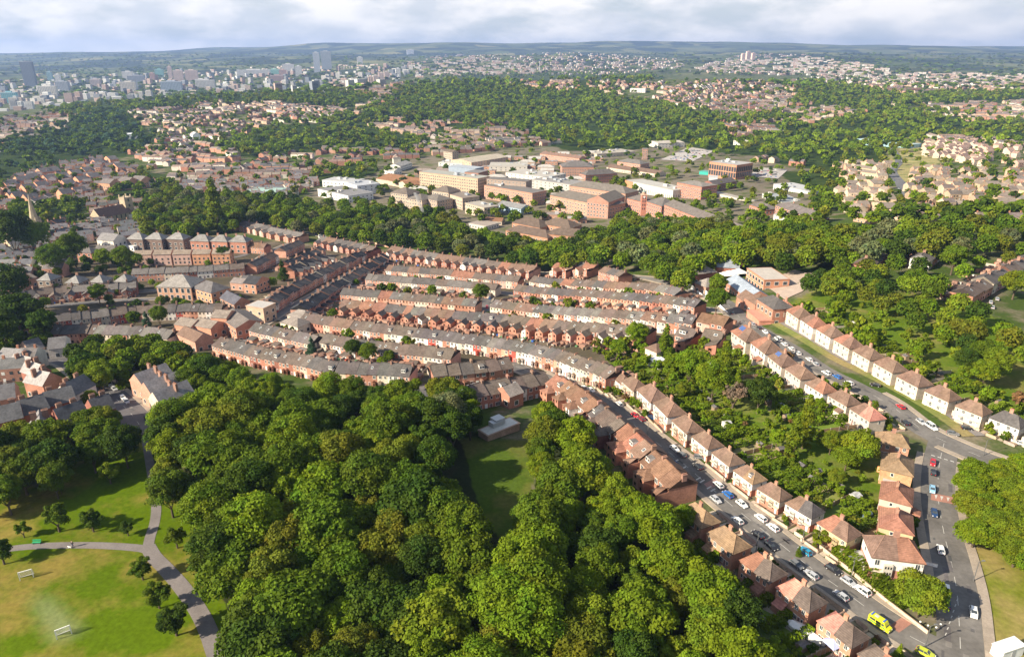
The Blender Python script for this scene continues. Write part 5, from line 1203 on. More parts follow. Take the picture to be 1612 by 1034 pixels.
def gardens(S, back, blen, where, front_road=None, dens=5):
    """S: (x, y, ang, sc) of the pairs, ordered; back=+1: garden on local +y"""
    for i, (x, y, ang, sc) in enumerate(S):
        ca, sa = math.cos(ang), math.sin(ang)
        def P(lx, ly): return (x+lx*ca-ly*sa, y+lx*sa+ly*ca)
        hw = 6.9*sc; hd = SD_/2*sc; pr = f"pair {ordw(i+1)} down {where}"; o_ = ordw(i+1)
        for half in (-1, 0):
            a, b = (half*hw, (half+1)*hw); cgl = random.choice([(.14, .20, .03), (.12, .18, .02), (.18, .20, .05), (.22, .20, .09), (.28, .23, .13)])
            y0, y1 = back*(hd+random.uniform(1.5, 4)), back*(hd+blen*random.uniform(.6, .98))
            sheet('lawn', [P(a+.3, y0), P(b-.3, y0), P(b-.3, y1), P(a+.3, y1)], .06+.01*random.random(), 'plain', cgl)
            sheet('patio', [P(a+.5, back*(hd+.1)), P(b-.5, back*(hd+.1)), P(b-.5, back*(hd+random.uniform(1.5, 3.2))), P(a+.5, back*(hd+3))], .09, 'paving', jit((.36, .3, .24), .2))
            bx = a if half == 0 else b
            for bnd, e in ((a, 0), (b, 1)):
                if e == 1 and half == -1: continue
                if e == 1 and i < len(S)-1: continue
                r = random.random(); p, q = P(bnd, back*(hd+.3)), P(bnd+random.uniform(-.4, .4), back*(hd+blen*random.uniform(.75, 1)))
                side = 'middle' if bnd == 0 else ('left' if bnd < 0 else 'right')
                if r < .8: hedge(*p, *q, random.uniform(1.8, 2.6), random.uniform(1.3, 2.0), random.choice(['bright', 'mid', 'lime', 'bright']), f"clipped hedge on the {side} line, {o_} pair down {where}")
                else: lineobj('fence', random.choice(FM), *p, *q, f"low fence on the {side} line, {o_} pair down {where}", 'fence', 'garden fences')
            for _ in range(dens):
                lx, ly = random.uniform(a+.8, b-.8), back*(hd+random.uniform(3, blen))
                q = P(lx, ly); c = random.choice(['bright', 'mid', 'lime', 'olive', 'yellow', 'deep', 'rust'] if random.random() < .3 else ['bright', 'lime', 'bright', 'mid'])
                tree('bush', q[0], q[1], random.uniform(1.2, 3.0), c, f"{GNAME[c]} garden bush behind the {o_} pair down {where}", f"bushes behind the {o_} pair {where}")
            if random.random() < .5:
                q = P((a+b)/2+random.uniform(-1, 1), back*(hd+random.uniform(.6, .95)*blen)); k = random.choice(['garden_shed', 'garden_shed', 'garden_shed', 'white_shed', 'greenhouse'])
                tag(link(k, SM_[k], None, (.8, .8, .8), (*q, tz(*q)), ang+random.choice([0, 1.57]), sc=(.75, .75, .75)), f"small {k.replace('_', ' ')} in the {'left' if half < 0 else 'right'} garden, {o_} pair down {where}", 'shed' if k != 'greenhouse' else 'greenhouse', 'garden sheds '+where)
        if front_road:
            Q = ROADS[front_road[0]]; dd = np.min(np.hypot(Q[:, 0]-x, Q[:, 1]-y)); wd = dd-front_road[1]
            if wd > hd+1:
                f = -back
                for half in (-1, 0):
                    a, b = (half*hw, (half+1)*hw); sd = 'left' if half < 0 else 'right'
                    drive = random.random() < .45; m0 = a+(hw*.45 if drive else 0)
                    lineobj('garden_wall', WLM, *P(m0, f*wd), *P(b, f*wd), f"low front wall of the {sd} half, {o_} pair down {where}", 'garden wall', 'front walls '+where, jit((.46, .36, .28), .2))
                    sheet('front_garden', [P(a+.2, f*(hd+.2)), P(b-.2, f*(hd+.2)), P(b-.2, f*(wd-.2)), P(a+.2, f*(wd-.2))], .07, 'plain', random.choice([(.12, .17, .04), (.24, .20, .11), (.36, .29, .22), (.28, .22, .16)]))
                    sheet('path', [P(a+.4, f*(hd+.2)), P(a+1.5, f*(hd+.2)), P(a+1.5, f*(wd)), P(a+.4, f*(wd))], .10, 'paving', jit((.44, .36, .28), .1))
                    if wd-hd > 2.5:
                        lineobj('garden_wall', WLM, *P(b, f*(hd+.3)), *P(b, f*(wd)), f"low side wall of the {sd} front garden, {o_} pair down {where}", 'garden wall', 'side walls '+where, jit((.55, .42, .32), .15), .7)
                        for _ in range(2):
                            q = P(random.uniform(a+1.6, b-.6), f*random.uniform(hd+.8, wd-.5)); c = random.choice(['bright', 'mid', 'lime', 'rust', 'deep'])
                            tree('bush', q[0], q[1], random.uniform(.7, 1.6), c, f"small {GNAME[c]} bush in front of the {o_} pair down {where}", f"front bushes of the {o_} pair {where}")
                        if random.random() < .4:
                            q = P(a+2, f*(hd+.6)); bc = random.choice([('blue', (.03, .12, .45)), ('black', (.03, .03, .03)), ('brown', (.15, .08, .04))])
                            tag(link('wheelie_bin', BINM, None, bc[1], (*q, tz(*q)+.08), ang), f"{bc[0]} wheelie bin, {sd} front, {o_} pair down {where}", 'bin', 'wheelie bins '+where)
random.seed(5)
S = SEMIS; gardens(S[0:11], 1, 19, 'the lower street right side', ('lower street', 5.2)); gardens(S[11:17], -1, 7, 'the lower street left side', ('lower street', 5.2), 2)
gardens(S[17:29], 1, 22, 'the upper street top side', ('upper street', 13.5), 3); gardens(S[29:36], -1, 18, 'the upper street low side', ('upper street', 6.0), 4)
# corner hedges, boundary walls and other placed greenery
def phedge(pts, h, w, col, lab):
    P = [U(x, y) for x, y in pts]
    for a, b in zip(P, P[1:]): hedge(a[0], a[1], b[0], b[1], h, w, col, lab, 'long hedge at the junction corner')
phedge([(1318,872),(1350,899),(1385,927),(1425,958)], 2.7, 3.2, 'lime', 'long clipped bright hedge above the pavement near the junction corner')
def pwall(pts, col, lab, h=1.0, name='garden_wall'):
    P = [U(x, y) for x, y in pts]
    for a, b in zip(P, P[1:]): lineobj(name, WLM, a[0], a[1], b[0], b[1], lab, 'wall', lab, col, h)
pwall([(1290,862),(1340,902),(1395,948),(1460,998)], (.52, .42, .32), 'long pale low wall under the clipped hedge at the corner', 1)
pwall([(1435,885),(1475,893)], (.9, .85, .8), 'white wall of the bay-fronted corner pair')
pwall([(1075,447),(1110,468),(1145,492)], (1.3, 1.3, 1.3), 'long white wall along the school side of the upper street', 2.2)
pwall([(555,372),(585,383),(612,390)], (.6, .35, .25), 'brick boundary wall along the tree belt', 1.6)
pwall([(478,360),(520,367),(555,372)], (.6, .35, .25), 'brick boundary wall along the road behind the bus', 1.6)
pwall([(1380,742),(1435,752)], (.75, .35, .18), 'orange wooden screen between the corner gardens', 1.8)
# terrace yards: walls, sheds and bushes between the rows
YB = [((560,497),(700,508),(800,516),(900,524),(990,536)), ((600,466),(700,476),(752,482)), ((830,487),(950,496)), ((430,532),(500,548),(560,560),(640,566)), ((520,540),(600,552),(700,562)), ((620,450),(700,455),(770,462)), ((850,466),(950,474),(1060,484)), ((620,402),(720,414),(820,424)), ((60,470),(120,470),(200,466)), ((100,502),(200,498),(290,495)), ((870,620),(900,655),(935,690),(975,730),(1010,760))]
YN = ['behind the winged terrace', 'behind the left fifth terrace', 'behind the right fifth terrace', 'behind the curved front terrace', 'below the garden-tree terrace', 'below the sixth terrace', 'below the right sixth terrace', 'below the top terrace', 'behind the old school terrace', 'between the left terraces', 'behind the lower street blocks']
for ln, nm in zip(YB, YN):
    Q = pathpts(ln, step=4.5); N, T = normals2(Q)
    for i in range(len(Q)-1):
        if i % 3 == 0: lineobj('yard_wall', WLM, *(Q[i]), *(Q[min(i+3, len(Q)-1)]), f"brick yard wall {nm}, {ordw(i//3+1)} stretch from the left", 'yard wall', 'yard walls '+nm, jit((.5, .27, .18), .15), 1.5)
        if random.random() < .5:
            q = Q[i]+N[i]*random.uniform(-3, 3); c = random.choice(['bright', 'mid', 'deep', 'lime', 'olive']); tree('bush', q[0], q[1], random.uniform(1.2, 3.2), c, f"{GNAME[c]} yard bush {nm}", 'yard bushes '+nm)
        if random.random() < .22:
            q = Q[i]+N[i]*random.uniform(-3, 3); k = random.choice(['garden_shed', 'white_shed']); tag(link(k, SM_[k], None, (1, 1, 1), (*q, tz(*q)), math.atan2(T[i][1], T[i][0])), f"small {k.replace('_', ' ')} {nm}, about {ordw(i+1)} from the left", 'shed', 'yard sheds '+nm)
# bits and pieces in the terrace yards: outhouses, bins, paving, stored things
yc = MB(); random.seed(31)
for h in HOUSES:
    if h['d'] > 520 or h['wing'] == 'h': continue
    ca, sa = math.cos(h['ang']), math.sin(h['ang']); sg_ = -1 if h['rear'] else 1; dep = TD/2*h['sy']
    for k in range(7):
        lx, ly = random.uniform(-h['u']/2, h['u']/2), sg_*(dep+random.uniform(.8, 8.5) if k else dep+4.5)
        if h['rear'] and abs(ly) < dep+5: lx = random.choice([-1, 1])*h['u']*.32
        x, y = h['x']+lx*ca-ly*sa, h['y']+lx*sa+ly*ca
        if min(np.min(np.hypot(Q_[:, 0]-x, Q_[:, 1]-y)) for nm_, Q_ in ROADS.items() if nm_ not in ('right street', 'upper street')) < 4.2: continue
        z = tz(x, y); r = random.random()
        if k == 0: yc_w, yc_d, yc_h, c = h['u']*.98, random.uniform(5, 8), .05, random.choice([(.22,.17,.13), (.30,.24,.19), (.14,.12,.10), (.10,.11,.04), (.34,.28,.22)]); lx = 0
        elif r < .35: yc_w, yc_d, yc_h, c = random.uniform(1.2, 2.2), random.uniform(1.2, 2.6), random.uniform(1.4, 2.1), random.choice([(.32,.17,.12), (.26,.15,.11), (.40,.24,.18)])
        elif r < .6: yc_w, yc_d, yc_h, c = random.uniform(.1, .2), random.uniform(3, 6), random.uniform(.9, 1.5), random.choice([(.36,.21,.15), (.30,.24,.17), (.42,.36,.30)])
        else: yc_w, yc_d, yc_h, c = random.uniform(.5, 1.3), random.uniform(.5, 1.3), random.uniform(.4, 1.1), random.choice([(.62,.60,.56), (.05,.05,.05), (.03,.10,.35), (.45,.40,.34), (.10,.22,.10), (.35,.08,.05)])
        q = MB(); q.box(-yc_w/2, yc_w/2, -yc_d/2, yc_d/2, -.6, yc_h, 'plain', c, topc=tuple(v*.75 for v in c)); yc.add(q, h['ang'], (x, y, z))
for pl, n_, hh in (([(925,548),(1000,540),(1060,556),(1085,600),(1000,586),(955,572)], 50, (1, 3.2)), ([(1040,560),(1120,570),(1180,600),(1260,660),(1230,700),(1130,660),(1060,610)], 50, (1, 2.6)), ([(1290,680),(1390,720),(1400,790),(1340,830),(1260,760)], 35, (1, 2.4)), ([(1300,440),(1400,470),(1500,530),(1600,580),(1560,600),(1440,550),(1330,500)], 35, (1.0, 2.2))):
    for x, y in scatter(pl, 1, 2.6, n=1500, seed=n_)[:n_]:
        c = random.choice(['bright', 'lime', 'lime', 'bright', 'olive']); tree('bush', x, y, random.uniform(*hh), c, f"{GNAME[c]} self-sown bush in the rough ground between the streets", 'self-sown bushes in the rough ground')
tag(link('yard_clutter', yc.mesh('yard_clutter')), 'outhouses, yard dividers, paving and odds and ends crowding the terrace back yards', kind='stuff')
BUSHES.sort(key=lambda b: b[0])
for d_, (x, y, h, c, lb, gp) in BUSHES[:295]: tree('bush', x, y, h, c, lb, gp, force=True)
if len(BUSHES) > 295: merge_trees('garden_shrubs', 'low shrubs in the gardens and yards', [(x, y, h*3.2, .9, jit(GREENS[c], .15), 'mid') for d_, (x, y, h, c, lb, gp) in BUSHES[295:]])
print('CLUT', NH, NTREE, len(BUSHES))

# ------------------------------------------------------------------ park furniture, lamps, person, sheds, boat canopy
def lamp(px, py, side=1, h=7.0, lab=''):
    p = U(px, py); t = thing('street_lamp', lab, 'street lamp', (p[0], p[1], tz(*p[:2])), 0, None)
    mb = MB(); mb.cyl(0, 0, 0, h, .11, .06, 'metal', (.16, .16, .16), n=8); part('pole', mb, t)
    part('arm', MB_beam((0, 0, h-.05), (1.1*side, .2, h+.15), .07), t); mb = MB(); mb.box(1.0*side-.3, 1.0*side+.3, .05, .35, h+.08, h+.2, 'metal', (.2, .2, .2)); part('lamp_head', mb, t)
def MB_beam(a, b, w, m='metal', c=(.16, .16, .16)):
    mb = MB(); mb.beam(a, b, w, m, c); return mb
for i, (x, y, s) in enumerate([(1532,915,1),(1190,868,1),(1262,857,-1),(1138,760,-1),(1075,706,1),(1019,690,-1),(960,620,1),(1398,668,1),(1328,628,-1),(1213,541,-1),(1548,717,1),(1456,1018,1),(1340,908,-1),(1150,512,1),(1480,645,1)]):
    lamp(x, y, s, 5.0, ['slim lamp on the grass verge right of the right street', 'slim lamp in front of the second brick pair, lower street', 'slim lamp beside the dark conifers, lower street', 'slim lamp by the white car, lower street', 'slim lamp by the red cars, lower street', 'slim lamp behind the third gabled block', 'slim lamp below the terrace end, lower street', 'slim lamp by the orange-brick corner house', 'slim lamp by the last pale pair, upper street', 'slim lamp by the first pale pair, upper street', 'slim lamp on the verge where the upper street widens', 'slim lamp at the mouth of the lower street', 'slim lamp on the long low wall', 'slim lamp by the red-roofed terrace end', 'slim lamp on the verge among the upper street drives'][i])
def goal(x0, y0, x1, y1, lab):
    a, b = U(x0, y0), U(x1, y1); l = math.dist(a[:2], b[:2]); ang = math.atan2(b[1]-a[1], b[0]-a[0])
    t = thing('goal', lab, 'football goal', ((a[0]+b[0])/2, (a[1]+b[1])/2, tz(*a[:2])+.05), ang)
    for s in (-1, 1): part('post', MB_beam((s*l/2, 0, 0), (s*l/2, 0, 2.0), .14, 'white', (1.2, 1.2, 1.2)), t)
    part('crossbar', MB_beam((-l/2-.05, 0, 2.0), (l/2+.05, 0, 2.0), .14, 'white', (1.2, 1.2, 1.2)), t)
    fr = MB()
    for s in (-1, 1): fr.beam((s*l/2, 0, 2.0), (s*l/2, .9, 1.1), .08, 'white'); fr.beam((s*l/2, .9, 1.1), (s*l/2, 1.1, 0), .08, 'white')
    fr.beam((-l/2, 1.1, .05), (l/2, 1.1, .05), .08, 'white'); part('back_frame', fr, t)
    mb = MB()
    for i in range(13):
        x = -l/2+l*i/12; mb.beam((x, .02, 1.98), (x, 1.08, .05), .025, 'white')
    for k in range(1, 6): mb.beam((-l/2, 1.06*k/6, 1.98*(1-k/6)), (l/2, 1.06*k/6, 1.98*(1-k/6)), .025, 'white')
    part('net', mb, t)
goal(32, 914, 53, 908, 'white football goal at the narrow far end of the worn pitch'); goal(90, 1006, 113, 997, 'white football goal at the wide near end of the worn pitch')
p = U(57, 857); t = thing('park_bench', 'green park bench beside the cross path', 'bench', (p[0], p[1]+.3, tz(*p[:2])+.02), .05)
G = (.03, .30, .14)
part('seat', MB().box(-.9, .9, -.25, .2, .40, .46, 'plain', G), t); mb = MB(); mb.beam((-.9, .24, .65), (.9, .24, .65), .14, 'plain', G); mb.beam((-.9, .27, .88), (.9, .27, .88), .14, 'plain', G); part('backrest', mb, t)
for s in (-1, 1): part('leg', MB().box(s*.75-.05, s*.75+.05, -.2, .27, 0, .4, 'plain', (.05, .15, .08)), t)
# a lone walker with a small white dog
def skinned(name, joints, edges, radii, mat, col, parent=None, root=0, sub=2):
    me = bpy.data.meshes.new(name); me.from_pydata(joints, edges, []); o = link(name, me, parent, col)
    sk = o.modifiers.new('skin', 'SKIN'); sk.use_smooth_shade = True
    for i, r in enumerate(radii): me.skin_vertices[0].data[i].radius = (r, r)
    me.skin_vertices[0].data[root].use_root = True
    s = o.modifiers.new('sub', 'SUBSURF'); s.levels = 1; s.render_levels = sub
    dg = bpy.context.evaluated_depsgraph_get(); m2 = bpy.data.meshes.new_from_object(o.evaluated_get(dg)); o.modifiers.clear(); o.data = m2
    m2.materials.clear(); m2.materials.append(MATS[mat])
    at = m2.attributes.new('Col', 'FLOAT_COLOR', 'FACE'); at.data.foreach_set('color', np.ones(len(m2.polygons)*4, np.float32)); return o
p = U(115, 861)
t = thing('person', 'lone walker in dark clothes on the cross path with a small dog', 'person', (p[0], p[1], tz(*p[:2])+.06), 1.2)
J = [(0,0,.93),(0,0,1.15),(0,0,1.42),(0,0,1.52),(.02,0,1.64),(.02,0,1.72),(-.09,0,.88),(-.02,-.10,.5),(-.16,-.10,.07),(.02,-.10,.04),(.09,0,.88),(.14,.10,.5),(.20,.10,.07),(.36,.10,.04),(0,-.19,1.40),(.06,-.26,1.12),(.2,-.24,.92),(0,.19,1.40),(-.06,.26,1.12),(.02,.25,.88),(.22,-.24,.88),(.06,.25,.82)]
J[6] = (0,-.1,.88); J[10] = (0,.1,.88)
E = [(0,1),(1,2),(2,3),(3,4),(4,5),(0,6),(6,7),(7,8),(8,9),(0,10),(10,11),(11,12),(12,13),(2,14),(14,15),(15,16),(2,17),(17,18),(18,19),(16,20),(19,21)]
skinned('body', J, E, [.15,.15,.16,.06,.10,.08,.09,.065,.045,.045,.09,.065,.045,.045,.07,.05,.038,.07,.05,.038,.035,.035], 'skin', (1, 1, 1), t)
skinned('jacket', [(0,0,.90),(0,0,1.15),(0,0,1.42),(0,-.19,1.40),(.06,-.26,1.12),(.17,-.24,.97),(0,.19,1.40),(-.06,.26,1.12),(0,.25,.94)], [(0,1),(1,2),(2,3),(3,4),(4,5),(2,6),(6,7),(7,8)], [.175,.17,.175,.085,.065,.05,.085,.065,.05], 'cloth', (.03, .03, .04), t)
skinned('trousers', [(0,0,.95),(0,-.1,.88),(-.02,-.10,.5),(-.16,-.10,.10),(0,.1,.88),(.14,.10,.5),(.20,.10,.10)], [(0,1),(1,2),(2,3),(0,4),(4,5),(5,6)], [.16,.105,.08,.06,.105,.08,.06], 'cloth', (.04, .05, .09), t)
mb = MB(); mb.cyl(0, 0, 1.66, 1.77, .105, .05, 'cloth', (.06, .04, .03), n=10); part('hair', mb, t)
q = U(110, 863); t = thing('dog', 'small white dog walking beside the lone walker', 'dog', (q[0], q[1], tz(*q[:2])+.06), 3.0)
skinned('body', [(-.28,0,.36),(0,0,.37),(.22,0,.40),(.36,0,.52),(.48,0,.50),(-.27,-.09,.34),(-.22,-.09,.2),(-.30,-.09,.03),(-.27,.09,.34),(-.22,.09,.2),(-.30,.09,.03),(.22,-.09,.36),(.2,-.09,.18),(.2,-.09,.03),(.22,.09,.36),(.24,.09,.18),(.26,.09,.03),(-.42,0,.50)], [(1,0),(1,2),(2,3),(3,4),(0,5),(5,6),(6,7),(0,8),(8,9),(9,10),(2,11),(11,12),(12,13),(2,14),(14,15),(15,16),(0,17)], [.11,.12,.13,.09,.05,.06,.035,.028,.06,.035,.028,.055,.035,.028,.055,.035,.028,.02], 'cloth', (.75, .73, .7), t, root=1)
# white tensile canopy and blue gazebo at the bottom edge, white cabin bottom right
p = U(1268, 1000); t = thing('boat_cover', 'white tarpaulin-covered boat behind the lower street pair', 'boat', (p[0], p[1], tz(*p[:2])), -.9)
mb = MB(); n = 10
sec = [(-3.6, .5, .9), (-3, 1.0, 1.3), (-1.5, 1.3, 1.5), (0.5, 1.3, 1.55), (2, 1.0, 1.45), (3.2, .45, 1.3), (3.8, .04, 1.2)]
rings = [[(x, -w, .5), (x, -w*.95, z*.75), (x, 0, z+.25), (x, w*.95, z*.75), (x, w, .5)] for x, w, z in sec]
for a, b in zip(rings, rings[1:]):
    for i in range(4): mb.face([a[i], b[i], b[i+1], a[i+1]], 'white', (1.1, 1.1, 1.1))
mb.face(rings[0][::-1], 'white'); part('cover', mb, t); mb = MB(); mb.face([(-3.6, -.5, .5), (3.8, 0, .5), (-3.6, .5, .5)], 'white')
hb_ = MB()
for a, b in zip(rings, rings[1:]):
    for s, i in ((1, 0), (-1, 4)): q_ = [a[i], (a[i][0], a[i][1]*.4, 0), (b[i][0], b[i][1]*.4, 0), b[i]]; hb_.face(q_ if s > 0 else q_[::-1], 'white', (.5, .55, .7))
part('hull', hb_, t)
p = U(1278, 1008); t = thing('gazebo', 'small pale blue gazebo beside the covered boat', 'gazebo', (p[0]+2.5, p[1]-2.5, tz(*p[:2])), .4)
mb = MB(); 
for i in range(4):
    c4 = [(-1.4, -1.4), (1.4, -1.4), (1.4, 1.4), (-1.4, 1.4)]; mb.face([(*c4[i], 2.1), (*c4[(i+1) % 4], 2.1), (0, 0, 3.0)], 'cloth', (.40, .45, .72))
part('canopy', mb, t)
for x in (-1.3, 1.3):
    for y in (-1.3, 1.3): part('leg', MB_beam((x, y, 0), (x, y, 2.1), .07, 'white'), t)
p = U(1586, 1022, 1.2); t = thing('portable_cabin', 'white flat-roofed cabin on the grass at the bottom right corner', 'cabin', (p[0], p[1], tz(*p[:2])), .32)
part('wall', MB().box(-2.6, 2.6, -1.1, 1.1, 0, 2.3, 'render', (.7, .7, .7)), t); part('roof', MB().box(-2.75, 2.75, -1.2, 1.2, 2.3, 2.45, 'metal', (.85, .85, .85)), t); part('door', MB().box(-.45, .45, -1.14, -1.1, .05, 1.95, 'plain', (.4, .4, .42)), t)
for i, (x, y) in enumerate([(1447,985),(1459,991),(1472,994),(1479,989)]):
    p = U(x, y); t = thing('bollard', 'short dark bollard with white band, %s on the junction pavement from the left' % ordw(i+1), 'bollard', (p[0], p[1], tz(*p[:2])+.2), 0, 'bollards on the junction pavement')
    part('post', MB().box(-.1, .1, -.1, .1, 0, .8, 'plain', (.06, .06, .06)), t); part('band', MB().box(-.115, .115, -.115, .115, .8, 1.0, 'white', (1.3, 1.3, 1.3)), t)
# ------------------------------------------------------------------ larger and single buildings
def facade(mb, P0, P1, z0, z1, fl=3.3, sp=3.0, ww=1.5, wh=1.6, frame=(1, 1, 1), first=1.9, out=.05, bars=True):
    dx, dy = P1[0]-P0[0], P1[1]-P0[1]; l = math.hypot(dx, dy)
    if l < 2: return
    ux, uy = dx/l, dy/l; nx, ny = uy, -ux; n = max(1, int((l-.8)/sp)); nf = max(1, int((z1-z0-.6)/fl+.15))
    for f in range(nf):
        zc = z0+first+f*fl
        if zc+wh/2 > z1-.2: break
        for i in range(n):
            s = l*(i+.5)/n
            for (w, h, o, m, c) in ((ww+.3, wh+.3, out, 'white', frame), (ww, wh, out+.02, 'glass', (1, 1, 1))):
                q = [(P0[0]+ux*(s+a)+nx*o, P0[1]+uy*(s+a)+ny*o, zc+b) for a, b in ((-w/2, -h/2), (w/2, -h/2), (w/2, h/2), (-w/2, h/2))]; mb.face(q, m, c)
def building(name, lab, cat, A, B, depth, h, wall, roof, rt='flat', rise=2.5, fl=3.3, sp=3.0, ww=1.4, wh=1.5, frame=(1, 1, 1), base=None, wm='brick', grp=None, chim=0, plant=0, win=True, gw=False, tower=None, first=1.9):
    """A, B: ends of the front eaves line in world XY (left to right seen from the camera); extruded away from the camera"""
    ang = math.atan2(B[1]-A[1], B[0]-A[0]); L_ = math.dist(A, B); zb = min(tz(*A), tz(*B)) if base is None else base
    t = thing(name, lab, cat, ((A[0]+B[0])/2, (A[1]+B[1])/2, zb), ang, grp)
    x0, x1, y0, y1 = -L_/2, L_/2, 0, depth
    w = MB(); w.box(x0, x1, y0, y1, -4, h, wm, wall)
    if rt == 'gable': [w.face([(x, y0, h), (x, y1, h), (x, (y0+y1)/2, h+rise-.1)], wm, wall) for x in (x0, x1)]
    if rt == 'gable_y': [w.face([(x0, y, h), (x1, y, h), ((x0+x1)/2, y, h+rise-.1)], wm, wall) for y in (y0, y1)]
    if win:
        facade(w, (x0, y0), (x1, y0), 0, h, fl, sp, ww, wh, frame, first); facade(w, (x1, y0), (x1, y1), 0, h, fl, sp, ww, wh, frame, first); facade(w, (x0, y1), (x0, y0), 0, h, fl, sp, ww, wh, frame, first)
    part('wall', w, t, (1, 1, 1))
    r = MB()
    if rt == 'flat':
        r.box(x0-.2, x1+.2, y0-.2, y1+.2, h, h+.35, 'plain', tuple(c*.9 for c in wall)); r.face([(x0+.3, y0+.3, h+.37), (x1-.3, y0+.3, h+.37), (x1-.3, y1-.3, h+.37), (x0+.3, y1-.3, h+.37)], 'plain', roof)
    elif rt == 'gable': r.gable(x0, x1, y0, y1, h, h+rise, 'roof', wm, roof, wall, ov=.4)
    elif rt == 'gable_y':
        q = MB(); q.gable(y0, y1, -x1, -x0, h, h+rise, 'roof', wm, roof, wall, ov=.4); r.add(q, math.pi/2)
    else: r.hip(x0, x1, y0, y1, h, h+rise, 'roof', roof, ov=.5) if L_ >= depth else r.add(_hip_t(x0, x1, y0, y1, h, h+rise, roof))
    ro = part('roof', r, t, (1, 1, 1))
    for i in range(chim): cc = link('chimney', PM('chimney/s'), ro, (.27, .16, .12), (x0+L_*(i+.5)/chim, (y0+y1)/2+(.8 if rt != 'flat' else 0), h+(rise*.85 if rt != 'flat' else .9)))
    random.seed(int(L_*10))
    for i in range(plant):
        a = random.uniform(x0+3, x1-6); b = random.uniform(y0+2, max(y0+2.5, y1-5)); mb = MB().box(a, a+random.uniform(2, 6), b, b+random.uniform(2, 4), h+.3, h+random.uniform(1.2, 2.8), 'metal', random.choice([(.5, .5, .5), (.35, .38, .42), (.62, .6, .56)])); part('roof_plant', mb, ro)
    return t, L_
def _hip_t(x0, x1, y0, y1, z, zr, c):
    q = MB(); q.hip(y0, y1, -x1, -x0, z, zr, 'roof', c, ov=.5); o = MB(); o.add(q, math.pi/2); return o
def bpx(lab, x1, y1, x2, y2, depth, h, wall, roof, rt='flat', name='hospital_building', cat='building', **k):
    P = unproj([x1, x2], [y1, y2], h)
    return building(name, lab, cat, tuple(P[0][:2]), tuple(P[1][:2]), depth, h, wall, roof, rt, **k)
WHT = (.78, .78, .78); GREYR = (.30, .29, .28); BRO = (.22, .17, .13); TANW = (.52, .38, .27); HBR = (.50, .27, .19); HRED = (.47, .20, .14)
HK = dict(grp='hospital buildings beyond the tree belt')
